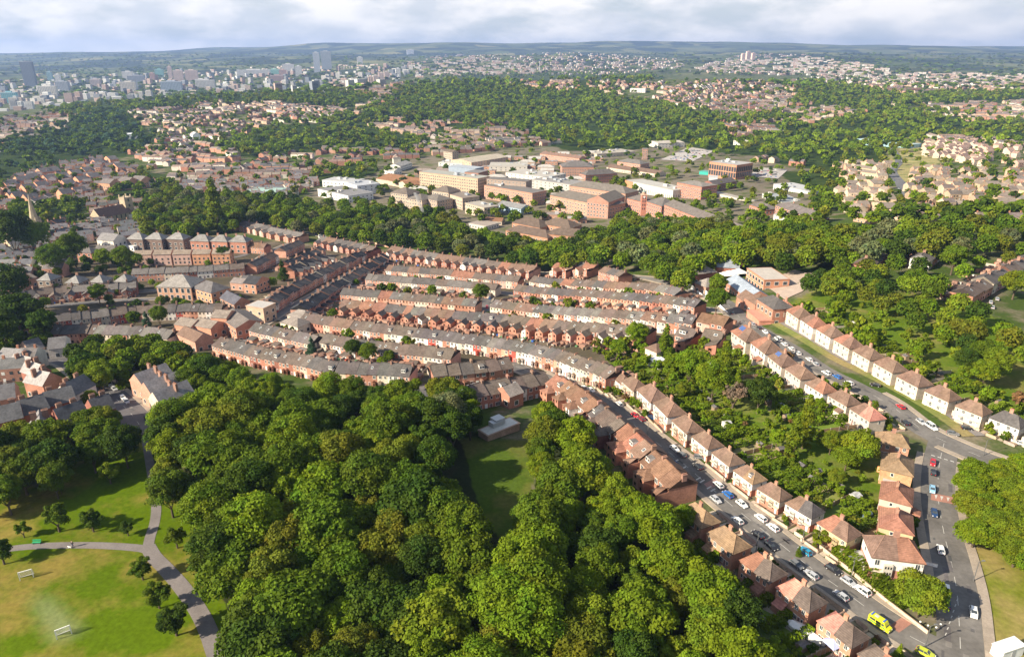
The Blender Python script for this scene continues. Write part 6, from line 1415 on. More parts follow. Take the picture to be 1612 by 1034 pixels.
H = [
 ("white modern block at the left front of the hospital with grey flat roof", 500,298,548,308, 32, 8, WHT, (.32,.31,.31), 'flat', dict(wm='render', plant=2, sp=5)),
 ("white modern block at the far left of the hospital behind the front one", 507,284,556,287, 26, 8, WHT, (.62,.62,.62), 'flat', dict(wm='render', plant=5, sp=5)),
 ("tall white modern block joined to the right of the white hospital front", 562,293,598,289, 30, 9.5, WHT, (.6,.62,.66), 'flat', dict(wm='render', plant=3, sp=6)),
 ("long low hall with a rusty orange roof behind the white modern blocks", 592,281,648,290, 40, 6, (.55,.45,.35), (.42,.22,.12), 'gable', dict(rise=4, win=False)),
 ("second small hall with a rusty orange roof next to the long one", 640,292,662,290, 24, 6, (.55,.45,.35), (.42,.22,.12), 'gable', dict(rise=3, win=False)),
 ("long five-storey tan-brick ward block, the biggest slab of the hospital", 660,271,752,281, 22, 19, (.56,.39,.27), (.50,.50,.44), 'flat', dict(sp=3.2, ww=1.7, plant=5, frame=(1.05,.98,.85), chim=0)),
 ("dark brick stair tower on the right end of the long ward block", 753,273,768,269, 18, 23, (.34,.18,.13), GREYR, 'flat', dict(win=False)),
 ("grey-blue plant block on top behind the long ward block", 706,262,748,266, 18, 22, (.30,.36,.44), (.55,.6,.66), 'flat', dict(wm='render', win=False)),
 ("first stone-coloured pyramid-roofed clinic left of centre", 615,303,641,306, 20, 12, (.48,.38,.29), (.24,.20,.17), 'hip', dict(rise=5)),
 ("second stone-coloured pyramid-roofed clinic right of the first", 680,300,706,303, 20, 13, (.48,.38,.29), (.24,.20,.17), 'hip', dict(rise=5)),
 ("clinic with grey twin-pitched roof between the two pyramid-roofed clinics", 640,312,664,315, 22, 9, (.50,.38,.29), (.26,.23,.20), 'hip', dict(rise=4)),
 ("clinic with grey pitched roof right below the second pyramid roof", 664,311,688,316, 20, 9, (.44,.32,.25), (.26,.23,.20), 'hip', dict(rise=4)),
 ("stone clinic wing with flat brown roof beside the ring of trees", 704,305,728,312, 20, 11, (.52,.40,.30), (.34,.28,.23), 'flat', dict(plant=1)),
 ("square buff block with a pale flat roof left of the blue clinic", 732,320,762,327, 18, 9, (.55,.43,.32), (.55,.50,.43), 'flat', dict(plant=3)),
 ("pale blue clinic with round turret left of the low brown roofs", 782,322,820,328, 16, 7, (.35,.50,.62), (.34,.34,.34), 'gable', dict(rise=3, wm='render')),
 ("four-storey pink-brick block with dark stepped flat roof left of the big pitched block", 762,292,838,303, 22, 13, HBR, (.26,.24,.22), 'flat', dict(plant=3, sp=3.4)),
 ("dark roofed upper storey behind the pink-brick stepped block", 766,282,828,286, 16, 18, (.34,.26,.21), (.24,.22,.20), 'flat', dict(sp=4)),
 ("very long brick ward block with grey pitched roof and a white gable", 866,307,956,318, 26, 14, (.50,.28,.20), (.25,.22,.19), 'hip', dict(rise=5, sp=3.6)),
 ("rear wing of the long pitched ward block", 896,292,985,300, 24, 14, (.50,.28,.20), (.27,.24,.21), 'hip', dict(rise=5, sp=3.6)),
 ("pitched cross wing running back from the right end of the long ward block", 958,318,984,309, 22, 14, (.42,.23,.17), (.25,.22,.19), 'gable', dict(rise=5)),
 ("white-panelled theatre block with narrow paired windows behind the clock tower", 997,287,1060,296, 24, 10, (.70,.68,.62), (.62,.60,.55), 'flat', dict(wm='render', sp=3.0, ww=.8, wh=4.5, plant=2, fl=8, first=4)),
 ("orange-brick end of the white-panelled theatre block", 984,284,997,287, 24, 10, (.55,.26,.14), (.6,.58,.52), 'flat', dict(win=False)),
 ("cube-shaped red-brick ward block with grey hipped top", 1066,287,1105,291, 24, 14, HRED, (.34,.31,.28), 'hip', dict(rise=2.5, sp=2.8)),
 ("long red-brick Victorian ward range right of the clock tower", 1046,322,1172,339, 16, 13, HRED, (.24,.21,.19), 'gable', dict(rise=4, sp=2.7, ww=1.2, wh=1.9, frame=(1,.9,.75))),
 ("short red-brick Victorian range left of the clock tower", 987,312,1010,315, 16, 13, HRED, (.24,.21,.19), 'hip', dict(rise=4, sp=2.7, ww=1.2, wh=1.9)),
 ("red-brick Victorian range between the clock tower and the long ward range", 1018,317,1042,321, 18, 13, HRED, (.22,.20,.19), 'hip', dict(rise=5, sp=2.7, ww=1.2, wh=1.9)),
 ("small red-brick wing beyond the right end of the Victorian range", 1180,322,1206,325, 14, 8, HRED, (.24,.21,.19), 'hip', dict(rise=3)),
 ("dark red chapel-like block in the middle of the right hospital lawn", 1124,291,1160,285, 16, 8, (.30,.13,.10), (.17,.15,.15), 'gable', dict(rise=3.5)),
 ("pale water tank building standing above the dark red block", 1116,279,1130,279, 12, 12, (.62,.64,.66), (.7,.7,.7), 'flat', dict(wm='render', win=False)),
 ("modern red-brick block with tall dark arched glazing and roof terrace", 1117,255,1160,259, 34, 17, (.52,.26,.16), (.55,.54,.52), 'flat', dict(sp=3.6, ww=2.6, wh=5.5, fl=7, first=6.5, frame=(.1,.12,.14), plant=4)),
 ("turquoise single-storey pavilion left of the modern brick block", 1101,270,1115,271, 12, 4, (.05,.42,.36), (.2,.5,.45), 'flat', dict(wm='render', win=False)),
 ("red-brick villa block with hipped grey roof in front of the allotments", 885,263,935,262, 26, 14, HBR, (.23,.21,.20), 'hip', dict(rise=6, sp=3)),
 ("gabled red-brick range with many chimneys beside the hipped villa block", 922,276,972,272, 16, 10, HRED, (.20,.18,.17), 'hip', dict(rise=5, chim=3)),
 ("brick clinic with hipped grey roof left of the round bright tree", 972,254,1008,258, 20, 8, HBR, (.26,.24,.22), 'hip', dict(rise=4)),
 ("long low ward hut with brown roof left of the grass bank", 955,263,993,268, 16, 5, (.6,.5,.4), (.25,.17,.13), 'gable', dict(rise=3.5)),
 ("second long low ward hut with brown roof ending at the grass bank", 996,268,1036,273, 16, 5, (.6,.5,.4), (.25,.17,.13), 'gable', dict(rise=3.5)),
 ("white flat-roofed theatre complex in the middle of the hospital", 796,272,862,279, 40, 9, (.68,.66,.62), (.62,.58,.52), 'flat', dict(wm='render', plant=7, sp=6)),
 ("grey flat-roofed wards behind the big pitched block", 836,283,902,290, 30, 9, (.5,.48,.45), (.40,.38,.36), 'flat', dict(plant=6, sp=6)),
 ("cream flat-roofed stores behind the long ward block", 770,262,830,262, 40, 7, (.6,.56,.5), (.62,.58,.50), 'flat', dict(wm='render', plant=5, sp=6)),
 ("wide pale sports-hall roof behind the long ward block", 742,256,800,247, 40, 9, (.6,.42,.3), (.66,.58,.46), 'gable', dict(rise=3, sp=6)),
 ("white roofed laboratory left of the pale hall", 690,256,732,258, 30, 7, (.7,.7,.66), (.64,.62,.56), 'flat', dict(wm='render', plant=4, sp=6)),
 ("stone house standing alone at the top left of the hospital", 698,238,712,240, 12, 12, (.45,.36,.27), BRO, 'gable', dict(rise=3)),
 ("long white house on the grass at the top left of the hospital", 630,262,648,256, 18, 7, (.75,.74,.7), (.5,.48,.45), 'gable', dict(rise=3, wm='render')),
 ("low white house left of the long white house", 604,268,620,270, 14, 5, (.75,.74,.7), (.6,.58,.55), 'gable', dict(rise=3, wm='render')),
 ("pale roofed depot at the top of the hospital car park", 1036,226,1078,224, 40, 8, (.7,.66,.6), (.68,.62,.54), 'gable', dict(rise=2, wm='render', sp=6)),
 ("wide cream roofed stores left of the hospital car park", 940,243,1000,238, 40, 6, (.6,.5,.4), (.58,.52,.43), 'flat', dict(plant=6, sp=6)),
 ("small brick tower block above the cream roofed stores", 1012,235,1020,235, 12, 14, (.40,.24,.18), GREYR, 'flat', dict()),
 ("long terrace of hospital cottages with many chimneys", 850,242,912,249, 16, 8, HBR, (.34,.22,.17), 'gable', dict(rise=3, chim=8)),
 ("low brown-roofed nursing home, left wing", 796,362,862,370, 16, 5, (.45,.24,.16), (.21,.155,.125), 'hip', dict(rise=4, sp=4)),
 ("low brown-roofed nursing home, right wing", 862,368,925,368, 18, 5, (.45,.24,.16), (.22,.165,.13), 'hip', dict(rise=4, sp=4)),
 ("low brown-roofed nursing home, rear left wing with white gable", 806,350,850,356, 18, 5, (.45,.24,.16), (.20,.15,.12), 'hip', dict(rise=5, sp=4)),
 ("low brown-roofed nursing home, rear right wing", 852,352,898,356, 18, 5, (.45,.24,.16), (.22,.165,.13), 'hip', dict(rise=5, sp=4)),
 ("small white-walled depot right of the brown nursing home trees", 738,352,765,356, 18, 4, (.65,.6,.55), (.5,.42,.36), 'flat', dict(wm='render')),
 ("low shed with orange roof beside the white-walled depot", 760,347,790,348, 12, 4, (.55,.45,.35), (.38,.20,.12), 'gable', dict(rise=2)),
 ("white flat-roofed prefab wards on the right hospital lawn", 1218,290,1282,297, 26, 6, (.70,.70,.68), (.66,.66,.66), 'flat', dict(wm='render', plant=5, sp=3.5)),
 ("grey glass-roofed nursery sheds below the white prefab wards", 1200,305,1232,313, 22, 4, (.6,.62,.58), (.45,.48,.50), 'flat', dict(wm='render', plant=4, sp=4)),
 ("low cream corridor building in front of the dark red block", 1120,303,1190,312, 9, 4, (.68,.6,.5), (.55,.5,.44), 'flat', dict(wm='render', sp=4)),
 ("red-brick old lodge with hipped grey roof at the right end of the hospital", 1221,323,1282,329, 14, 9, HRED, (.24,.21,.20), 'hip', dict(rise=4, chim=2)),
 ("long shed with pale curved metal roof below the red-brick lodge", 1218,337,1300,343, 14, 5, (.5,.5,.5), (.48,.46,.45), 'gable', dict(rise=2, win=False)),
]
for lab, x1, y1, x2, y2, dp, h, wall, roof, rt, k in H:
    wall = tuple(v*(.86 if wall[2] < .55 else .8) for v in wall); roof = tuple(v*.62 for v in roof); h = h*1.12 if h >= 9 and h < 20 else h
    bpx(lab, x1, y1, x2, y2, dp, h, wall, roof, rt, **HK, **k)
# clock tower
p = U(1012, 330); b0 = U(1014, 318, 13)
t = thing('clock_tower', 'ornate red-brick clock tower with a small dome over the Victorian hospital range', 'tower', (b0[0], b0[1]+3, tz(b0[0], b0[1])), 0); t.scale = (.75, .75, .70)
mb = MB(); mb.box(-3.2, 3.2, -3.2, 3.2, -3, 27, 'brick', HRED)
for z in (8, 13, 18, 22):
    for y in (-3.25,): [mb.face([(x-.6, y, z), (x+.6, y, z), (x+.6, y, z+2.6), (x-.6, y, z+2.6)], 'glass') for x in (-1.3, 1.3)]
part('shaft', mb, t); part('cornice', MB().box(-3.7, 3.7, -3.7, 3.7, 27, 28, 'brick', (.6, .4, .3)), t)
mb = MB(); mb.cyl(0, 0, 28, 31, 2.6, 2.3, 'brick', (.45, .28, .2), n=8); mb.cyl(0, 0, 31, 34, 2.6, .5, 'roof', (.25, .3, .27), n=8); mb.cyl(0, 0, 34, 38, .3, .05, 'metal', n=6); part('cupola', mb, t)
mb = MB(); mb.v = []; mb.cyl(0, 0, 0, .1, 1.3, 1.3, 'white', n=16); cl = part('clock_face', mb, t); cl.location = (0, -3.3, 24.8); cl.rotation_euler = (math.pi/2, 0, 0)
# school and other nearer buildings
NB = [
 ("school hall with long grey hipped roof above the white wall", 1094,432,1128,424, 12, 6, BRICK_D, (.24,.21,.19), 'hip', dict(rise=4, sp=2.4)),
 ("long school range with grey-blue roof behind the hipped hall", 1128,420,1165,417, 12, 6, BRICK_D, (.24,.26,.30), 'gable', dict(rise=3, sp=2.4)),
 ("school range with pale blue-grey sloping roof beside the white sails", 1141,441,1178,459, 11, 5, BRICK, (.28,.32,.38), 'gable', dict(rise=3)),
 ("small gabled school lodge by the white wall", 1094,445,1112,448, 9, 5, BRICK_P, (.26,.23,.21), 'hip', dict(rise=3)),
 ("brown-roofed school house at the back by the green canopy", 1134,410,1170,407, 12, 6, BRICK, TILE, 'gable', dict(rise=3)),
 ("flat-roofed brick school block beside the pale yard", 1176,423,1204,435, 13, 7, (.50,.24,.15), (.42,.38,.34), 'flat', dict(sp=3.2, ww=2, wh=1.7)),
 ("tall brick house with solar panels above the pale-roofed row", 1192,470,1218,482, 9, 8, BRICK, SLATE, 'hip', dict(rise=3, chim=1)),
 ("gabled brick house with white bay beside the solar-panel house", 1172,468,1190,476, 9, 6, BRICK, TILE, 'hip', dict(rise=3)),
 ("small brick house nearest the white wall gate", 1160,466,1171,471, 8, 5, BRICK, TILE, 'gable', dict(rise=3)),
 ("flat-roofed red brick garage block on the upper street bend", 1176,489,1196,502, 6, 3, (.55,.24,.17), (.48,.24,.18), 'flat', dict(win=False)),
 ("small white-and-brick house by the rough garden below the winged pairs", 1016,547,1034,551, 6, 5, (.6,.5,.42), TILE, 'hip', dict(rise=2)),
 ("white flat-roofed garage in the rough garden", 1021,565,1036,572, 5, 2.6, (.7,.7,.68), (.62,.64,.68), 'flat', dict(wm='render', win=False)),
 ("three-storey brick corner block at the foot of the diagonal street", 345,498,370,510, 13, 8, (.48,.22,.15), (.16,.14,.13), 'gable', dict(rise=2.5)),
 ("brick flats with brown roof left of the corner block", 274,510,300,513, 9, 6, (.50,.25,.17), (.24,.20,.17), 'gable', dict(rise=2)),
 ("brick flats with brown roof next to the corner block", 301,511,331,515, 9, 6, (.50,.25,.17), (.24,.20,.17), 'gable', dict(rise=2)),
 ("tall brick flats behind the corner block", 331,499,356,500, 10, 9, (.50,.25,.17), (.24,.20,.17), 'gable', dict(rise=2)),
 ("pale flat-roofed corner pub with dark doorway", 387,482,414,485, 9, 8, (.52,.36,.26), (.40,.38,.36), 'flat', dict(sp=3.4)),
 ("cream corner house with dark hipped roofs across the junction", 441,507,468,512, 8, 5, (.70,.62,.50), (.22,.19,.17), 'hip', dict(rise=2.5)),
 ("cream bay-fronted corner shop beside the cream corner house", 452,496,482,500, 8, 6, (.68,.58,.46), (.24,.21,.19), 'hip', dict(rise=2.5)),
 ("brown-roofed brick house with dormer at the left end of the curved front terrace", 278,525,306,533, 8, 6, (.50,.27,.20), TILE, 'gable', dict(rise=2.5)),
 ("old school with tall windows, wide hipped roof and white dormers", 246,451,300,452, 16, 8, (.48,.28,.19), (.27,.25,.23), 'hip', dict(rise=5, sp=3, ww=1.6, wh=2.6, fl=4)),
 ("orange-brick wing right of the old school", 302,453,332,459, 12, 7, (.52,.27,.16), (.14,.13,.13), 'hip', dict(rise=4)),
 ("dark-roofed hut at the lane end right of the old school", 346,468,368,476, 9, 4, (.30,.17,.12), (.10,.10,.12), 'gable', dict(rise=3)),
 ("small brick garage house by the old school lane", 362,444,382,446, 8, 5, (.42,.25,.19), (.22,.19,.18), 'gable', dict(rise=2)),
 ("orange gabled house at the end of the lawn above the old school lane", 402,445,424,438, 9, 7, BRICK_O, DARKR, 'gable_y', dict(rise=3)),
 ("big grey-roofed hall at the left picture edge", -20,448,30,446, 15, 6, (.48,.24,.17), (.18,.175,.175), 'gable', dict(rise=5)),
 ("brick annexe right of the big grey-roofed hall", 38,440,58,436, 12, 6, (.42,.22,.15), (.18,.15,.13), 'gable', dict(rise=2)),
 ("white-gabled house left of the tall dormer villas", 152,377,178,379, 12, 9, (.72,.66,.58), (.22,.21,.21), 'gable', dict(rise=4, wm='render')),
 ("brick pair with grey roof under the white-gabled house, left one", 120,397,143,398, 9, 7, BRICK, SLATE_L, 'hip', dict(rise=3)),
 ("brick pair with grey roof under the white-gabled house, right one", 148,395,178,395, 9, 7, BRICK, SLATE_L, 'gable', dict(rise=3)),
 ("white flat-roofed shop below the tall dormer villas", 184,385,210,388, 8, 4, (.72,.70,.68), (.6,.58,.56), 'flat', dict(wm='render')),
 ("grey roofed workshops left of the street by the park", -10,566,22,568, 10, 5, (.55,.53,.5), (.22,.21,.21), 'gable', dict(rise=3)),
 ("dark-roofed low building behind the three gables", 45,550,70,546, 10, 5, (.35,.22,.17), (.13,.125,.13), 'gable', dict(rise=3)),
 ("second dark-roofed low building with white porch behind the three gables", 74,548,102,546, 10, 5, (.55,.5,.46), (.14,.135,.14), 'gable', dict(rise=3)),
]
for lab, x1, y1, x2, y2, dp, h, wall, roof, rt, k in NB: bpx(lab, x1, y1, x2, y2, dp, h, wall, roof, rt, name='brick_building' if 'brick' in lab else 'building', cat='building', **k)
for i in range(5):
    x = 209+31*i; c = [(.47,.31,.25), (.50,.33,.28), (.50,.33,.28), (.54,.28,.17), (.54,.28,.17)][i]
    bpx(f"three-storey brown-roofed flats in the stepped block line, {ordw(i+1)} from the left", x, 401-.4*i, x+28, 400.5-.4*i, 9, 8, c, (.25,.20,.16), 'gable', name='flats', cat='flats', rise=2, sp=2.8, ww=1, wh=1.3, frame=(.5,.4,.35), fl=2.6, grp='stepped blocks of flats')
for i, (x, y) in enumerate([(58,441), (103,445), (141,444), (180,443)]):
    bpx(f"grey-brown villa with white bays and pyramid roof, {ordw(i+1)} from the left above the wing terrace", x, y, x+21, y+.5, 9, 7, (.20,.15,.12), (.24,.23,.22), 'hip', name='villa', cat='house', rise=3.5, sp=3.6, ww=1.9, wh=1.7, fl=3.2, chim=1, grp='small villas with white bays')
for i, (x1, x2) in enumerate([(199,224), (228,254), (262,288)]):
    bpx(f"tall dark villa with white windows and dormers, {ordw(i+1)} from the left under the wood", x1, 376, x2, 377, 10, 9, (.17,.12,.10), (.25,.24,.23), 'hip', name='villa', cat='house', rise=4, sp=3.4, ww=1.8, wh=1.6, chim=1, grp='tall villas under the wood')
for i, (x1, x2) in enumerate([(299,328), (331,357), (360,387)]):
    bpx(f"red-brick double villa with white bays and twin gables, {ordw(i+1)} from the left by the poplars", x1, 379+.6*i, x2, 380+.6*i, 10, 9, BRICK, (.22,.21,.20), 'hip', name='villa', cat='house', rise=4, sp=3.6, ww=1.7, wh=1.7, chim=2, grp='red villas by the poplars')
# churches
def church(lab, rx1, ry1, rx2, ry2, w, eaves, rh, wall, roof, tower):
    P = unproj([rx1, rx2], [ry1, ry2], rh)[:, :2]; ang = math.atan2(P[1][1]-P[0][1], P[1][0]-P[0][0]); L_ = math.dist(P[0], P[1]); c = P.mean(0)
    t = thing('church', lab, 'church', (*c, tz(*c)), ang); mb = MB(); mb.box(-L_/2, L_/2, -w/2, w/2, -5, eaves, 'brick', wall)
    for x in (-L_/2, L_/2): mb.face([(x, -w/2, eaves), (x, w/2, eaves), (x, 0, rh-.1)], 'brick', wall)
    n = int(L_/4)
    for i in range(n):
        x = -L_/2+L_*(i+.5)/n; mb.face([(x-.6, -w/2-.05, eaves-4), (x+.6, -w/2-.05, eaves-4), (x+.6, -w/2-.05, eaves-1), (x, -w/2-.05, eaves-.3), (x-.6, -w/2-.05, eaves-1)], 'glass')
    part('nave', mb, t); r = MB(); r.gable(-L_/2, L_/2, -w/2, w/2, eaves, rh, 'roof', 'brick', roof, wall, ov=.4); part('roof', r, t)
    s, tw, th, sp_, yo = tower; x = s*L_/2
    mb = MB(); mb.box(x-tw/2, x+tw/2, -tw/2+yo, tw/2+yo, -5, th, 'brick', wall)
    for z in (th-4, th-9): mb.face([(x-.8, yo-tw/2-.05, z), (x+.8, yo-tw/2-.05, z), (x+.8, yo-tw/2-.05, z+2.6), (x-.8, yo-tw/2-.05, z+2.6)], 'glass')
    for a in (-1, 1):
        for b in (-1, 1): mb.box(x+a*tw*.42-.5, x+a*tw*.42+.5, yo+b*tw*.42-.5, yo+b*tw*.42+.5, th, th+2.2, 'brick', wall)
    tt = part('tower', mb, t)
    if sp_: mb = MB(); mb.cyl(x, yo, th, th+sp_, tw*.5, .12, 'brick', wall, n=8); part('spire', mb, tt)
    return t
church('stone church with a tall tapering spire and dark roof at the left', 14,362,46,353, 12, 8, 14, (.40,.33,.23), (.06,.08,.10), (1,6.5,17,21,-5))
bpx("gabled stone hall of the church at the foot of the spire church", 4,383,20,390, 12, 8, (.44,.36,.24), (.10,.10,.11), 'gable_y', name='church_hall', cat='building', rise=5)
church('long brown-roofed church with a square pale tower beside the wood', 147,329,197,321, 15, 8, 15, (.40,.32,.22), (.13,.085,.07), (1.08,8,21,0,0))
# nearest left-hand houses
def lh(lab, x1, y1, x2, y2, dp, h, wall, roof, rt='gable', rise=3.2, chim=2, **k): return bpx(lab, x1, y1, x2, y2, dp, h, wall, roof, rt, name='brick_house', cat='house', rise=rise, chim=chim, sp=k.pop('sp', 2.6), ww=1.0, wh=1.3, grp='brick houses left of the park street', **k)
lh('white-gabled roof of the three joined gables, farthest one', 40,576,64,570, 9, 6, BRICK_D, (.30,.28,.27), 'gable_y')
lh('second of the three joined pale-roofed gables by the park street', 54,588,80,582, 9, 6, BRICK_D, (.32,.30,.29), 'gable_y')
lh('nearest of the three joined pale-roofed gables, brick end wall to the camera', 66,602,97,593, 9, 6.5, BRICK, (.32,.30,.29), 'gable_y')
lh('white-painted house end with dark roof right by the park street', 116,616,150,604, 8, 6, WHITE, (.14,.14,.145), 'gable', wm='render')
lh('brick house with white dormer in the middle of the left group', 74,636,120,627, 8, 6, BRICK_D, (.12,.12,.125))
lh('brick house with a skylight left of the dormer house', 36,650,78,640, 8, 6, BRICK, (.12,.12,.125))
lh('brick house at the left edge with a small skylight', -10,664,36,655, 8, 6, BRICK_D, (.12,.12,.125))
lh('small brick house at the left edge above the skylight house', -8,628,24,624, 8, 6, BRICK, (.14,.135,.14))
lh('steep dark-gabled house partly under the round tree', 98,668,142,655, 8, 6.5, BRICK_D, (.10,.10,.11), 'gable', rise=4)
lh('gabled brick house hidden under the dark wood edge', 48,682,86,674, 8, 6, BRICK_D, (.20,.19,.19), 'gable_y')
lh('black-roofed house at the corner of the park street', 150,648,182,640, 8, 6, BRICK_D, (.08,.08,.09), 'gable')
lh('first of three gabled houses across the park street, farthest', 204,598,224,604, 11, 6, BRICK_P, (.27,.25,.25), 'gable_y')
lh('middle of three gabled houses across the park street, with solar panels', 220,611,238,618, 11, 6, BRICK_P, (.27,.25,.25), 'gable_y')
lh('nearest of three gabled houses across the park street, pale wall', 234,627,252,634, 11, 6, CREAM, (.27,.25,.25), 'gable_y')
# pale flat shed by the clearing with its rubble, green canopies, white sails, haystack-like cut hedge
P = unproj([768, 818], [684, 667], 2.2); building('flat_roofed_shed', 'long pale flat-roofed shed at the top of the wood clearing', 'shed', tuple(P[0][:2]), tuple(P[1][:2]), 4.5, 2.2, (.45,.3,.22), (.60,.58,.52), 'flat', win=False, plant=2)
bpx("pale blue house end at the left of the terrace by the shed", 742,618,762,613, 6, 4.5, (.5,.58,.68), (.5,.52,.56), 'gable', name='blue_house', cat='house', rise=1.5, wm='render')
bpx("small brick house with pale lean-to beside the shed terrace", 802,622,824,616, 7, 5, BRICK, (.24,.21,.19), 'gable', name='brick_house', cat='house', rise=2)
bpx("bright green canopy roof at the back of the school", 1109,406,1131,402, 8, 4, (.05,.35,.25), (.03,.42,.27), 'gable', name='green_canopy', cat='canopy', rise=1.2, win=False)
for i, (x, y) in enumerate([(1148,430), (1163,427)]):
    p = U(x, y, 3); t = thing('sail_canopy', f"white tent-like sail canopy in the school court, {'left' if i == 0 else 'right'} one", 'canopy', (p[0], p[1], tz(*p[:2])), .2)
    mb = MB(); c4 = [(-4.5, -3), (4.5, -3), (4.5, 3), (-4.5, 3)]
    for k in range(4): mb.face([(*c4[k], 2.4), (*c4[(k+1) % 4], 2.4), (0, 0, 4.6)], 'white', (1.2, 1.2, 1.2))
    part('sail', mb, t); part('mast', MB_beam((0, 0, 0), (0, 0, 4.7), .15, 'white'), t)
bpx("long pale blue industrial building among the trees", 1349,219,1437,225, 26, 9, (.28,.45,.50), (.40,.50,.52), 'flat', name='factory', cat='building', wm='render', sp=8, plant=4)
bpx("long green-grey roofed supermarket left of the white hospital block", 383,303,431,305, 40, 6, (.5,.5,.48), (.30,.42,.38), 'gable', name='supermarket', cat='building', wm='render', rise=2, win=False)
bpx("pale roofed school on the crest with lit playing field", 992,139,1016,140, 30, 12, (.66,.62,.6), (.5,.5,.5), 'flat', name='school', cat='building', wm='render', sp=7)
bpx("white warehouse in the left valley wood edge", 193,212,213,211, 30, 9, (.8,.8,.8), (.75,.75,.75), 'flat', name='warehouse', cat='building', wm='render', win=False)
bpx("white gabled house on the left far street", 303,213,315,212, 16, 9, (.85,.85,.83), (.6,.6,.6), 'gable_y', name='white_house', cat='house', wm='render', rise=5, win=False)
bpx("white block of flats among the right far trees", 1155,221,1183,223, 18, 8, (.72,.68,.62), (.5,.46,.42), 'flat', name='flats', cat='flats', wm='render', sp=4)
# estate blocks at right
ES = [(1449,261,1523,265),(1523,272,1640,279),(1474,315,1547,320),(1528,329,1587,333),(1381,335,1457,339),(1323,302,1362,305),(1570,292,1640,298),(1589,335,1640,337),(1457,290,1481,293),(1345,262,1389,265),(1355,270,1381,271),(1337,315,1362,317),(1330,322,1348,323),(1345,337,1372,341),(1440,276,1455,279),(1437,283,1452,287),(1436,292,1452,296),(1440,302,1455,306),(1490,280,1502,283),(1500,292,1515,296),(1503,300,1515,303),(1540,285,1556,288),(1550,296,1565,299),(1516,331,1526,334),(1562,312,1575,316),(1570,322,1585,326),(1326,277,1338,280),(1325,284,1338,287),(1322,290,1340,294),(1360,283,1376,286),(1360,294,1375,298),(1377,304,1389,308),(1458,337,1472,343),(1330,252,1350,255),(1352,255,1372,258),(1372,318,1392,322),(1400,330,1414,333)]
for i, (x1, y1, x2, y2) in enumerate(ES):
    long_ = x2-x1 > 22; c = random.choice([(.44,.34,.21), (.48,.36,.23), (.50,.41,.29), (.46,.31,.21)]) if x1 > 1400 else random.choice([(.46,.28,.18), (.50,.37,.26)])
    bpx(f"{'long low' if long_ else 'small gabled'} sand-coloured {'terrace block' if long_ else 'house'} of the right-hand estate, {ordw(i+1)} {'block' if long_ else 'house'} counted back from it" if False else
        f"{'long sand-coloured estate terrace block' if long_ else 'small sand-coloured estate gable house'} {'left' if x1 < 1400 else 'right'} of the far hill road, {ordw(i+1)}",
        x1, y1, x2, y2, 9 if long_ else 12, 5.5 if long_ else 6.5, c, (.21,.175,.145), 'gable' if long_ else 'gable_y', name='estate_house', cat='house', rise=2.3, sp=3.5, grp='sand-coloured estate houses')
g = np.random.default_rng(8); W = [(1455,227),(1500,216),(1560,224),(1620,234),(1620,272),(1560,256),(1500,246),(1460,240)]; k = 0
EP = scatter(W, 7, 15, n=1500, seed=4)
EP.sort(key=lambda q: toPx(q[0], q[1], -25)[0])
for i, (x, y) in enumerate(EP[:60]):
    a = random.choice([.2, .5, 1.2]); L_ = 10; c = random.choice([(.48,.31,.24), (.52,.40,.31), (.46,.27,.20)])
    building('estate_house', f"small pink-brown estate house on the far right slope, {ordw(i+1)} from the left", 'house', (x, y), (x+L_*math.cos(a), y+L_*math.sin(a)), 9, 5.5, c, random.choice([(.23,.16,.135), (.27,.19,.155)]), 'gable', rise=3, grp='pink-brown estate houses')
OH = [(41,279),(69,281),(89,277),(110,273),(129,268),(98,289),(119,283),(138,278),(55,292),(12,309),(20,310),(38,312),(93,304),(115,301),(147,256),(168,250),(25,283),(60,270),(75,268),(35,296),(5,290),(180,262)]
for i, (x, y) in enumerate(OH):
    bpx(f"orange-brick gable-ended new house in the left valley, {ordw(i+1)} of the cluster", x-5, y, x+5, y+1.5, 13, 6.5, (.58,.28,.17), (.13,.12,.12), 'gable_y', name='gabled_house', cat='house', rise=4.5, sp=4, grp='orange-brick gable houses in the left valley')
for x, y, l in ((155,288,'left'), (184,285,'middle'), (205,283,'right')): bpx(f"brick apartment house in the left valley, {l} of three", x, y, x+17, y+1, 16, 10, (.50,.27,.17), (.17,.15,.14), 'gable', name='apartment_house', cat='house', rise=4, grp='brick apartment houses in the left valley')

# infill: small hospital outbuildings between the named blocks
g = np.random.default_rng(21); OB = []
for x, y in scatter([(560,300),(600,280),(680,262),(760,250),(1000,232),(1110,228),(1110,262),(1200,262),(1300,280),(1300,320),(1190,312),(1050,300),(990,300),(900,340),(930,350),(800,345),(700,330)], 5, 27, n=2500, seed=31):
    P_ = toPx(x, y, -40)
    if any(math.dist((x, y), (o.location[0], o.location[1])) < 30 for o in list(scene.objects) if o.get('group') == 'hospital buildings beyond the tree belt' and o.parent is None and o.data is None): continue
    OB.append((P_[0], x, y))
OB.sort()
for i, (_, x, y) in enumerate(OB[:46]):
    L_ = random.uniform(12, 26); c = random.choice([(.45,.27,.19), (.44,.34,.26), (.38,.22,.16), (.40,.22,.15)]); rt = random.choice(['flat', 'flat', 'gable', 'hip'])
    building('hospital_outbuilding', f"small {'flat-roofed' if rt == 'flat' else 'pitched-roof'} hospital outbuilding, {ordw(i+1)} from left among the wards", 'building', (x, y), (x+L_, y-L_*.12), random.uniform(9, 16), random.uniform(3.5, 7), c, random.choice([(.42,.40,.37), (.24,.20,.18), (.30,.27,.25), (.36,.33,.30)]), rt, rise=2.5, sp=4, plant=1 if rt == 'flat' else 0, grp='small hospital outbuildings')
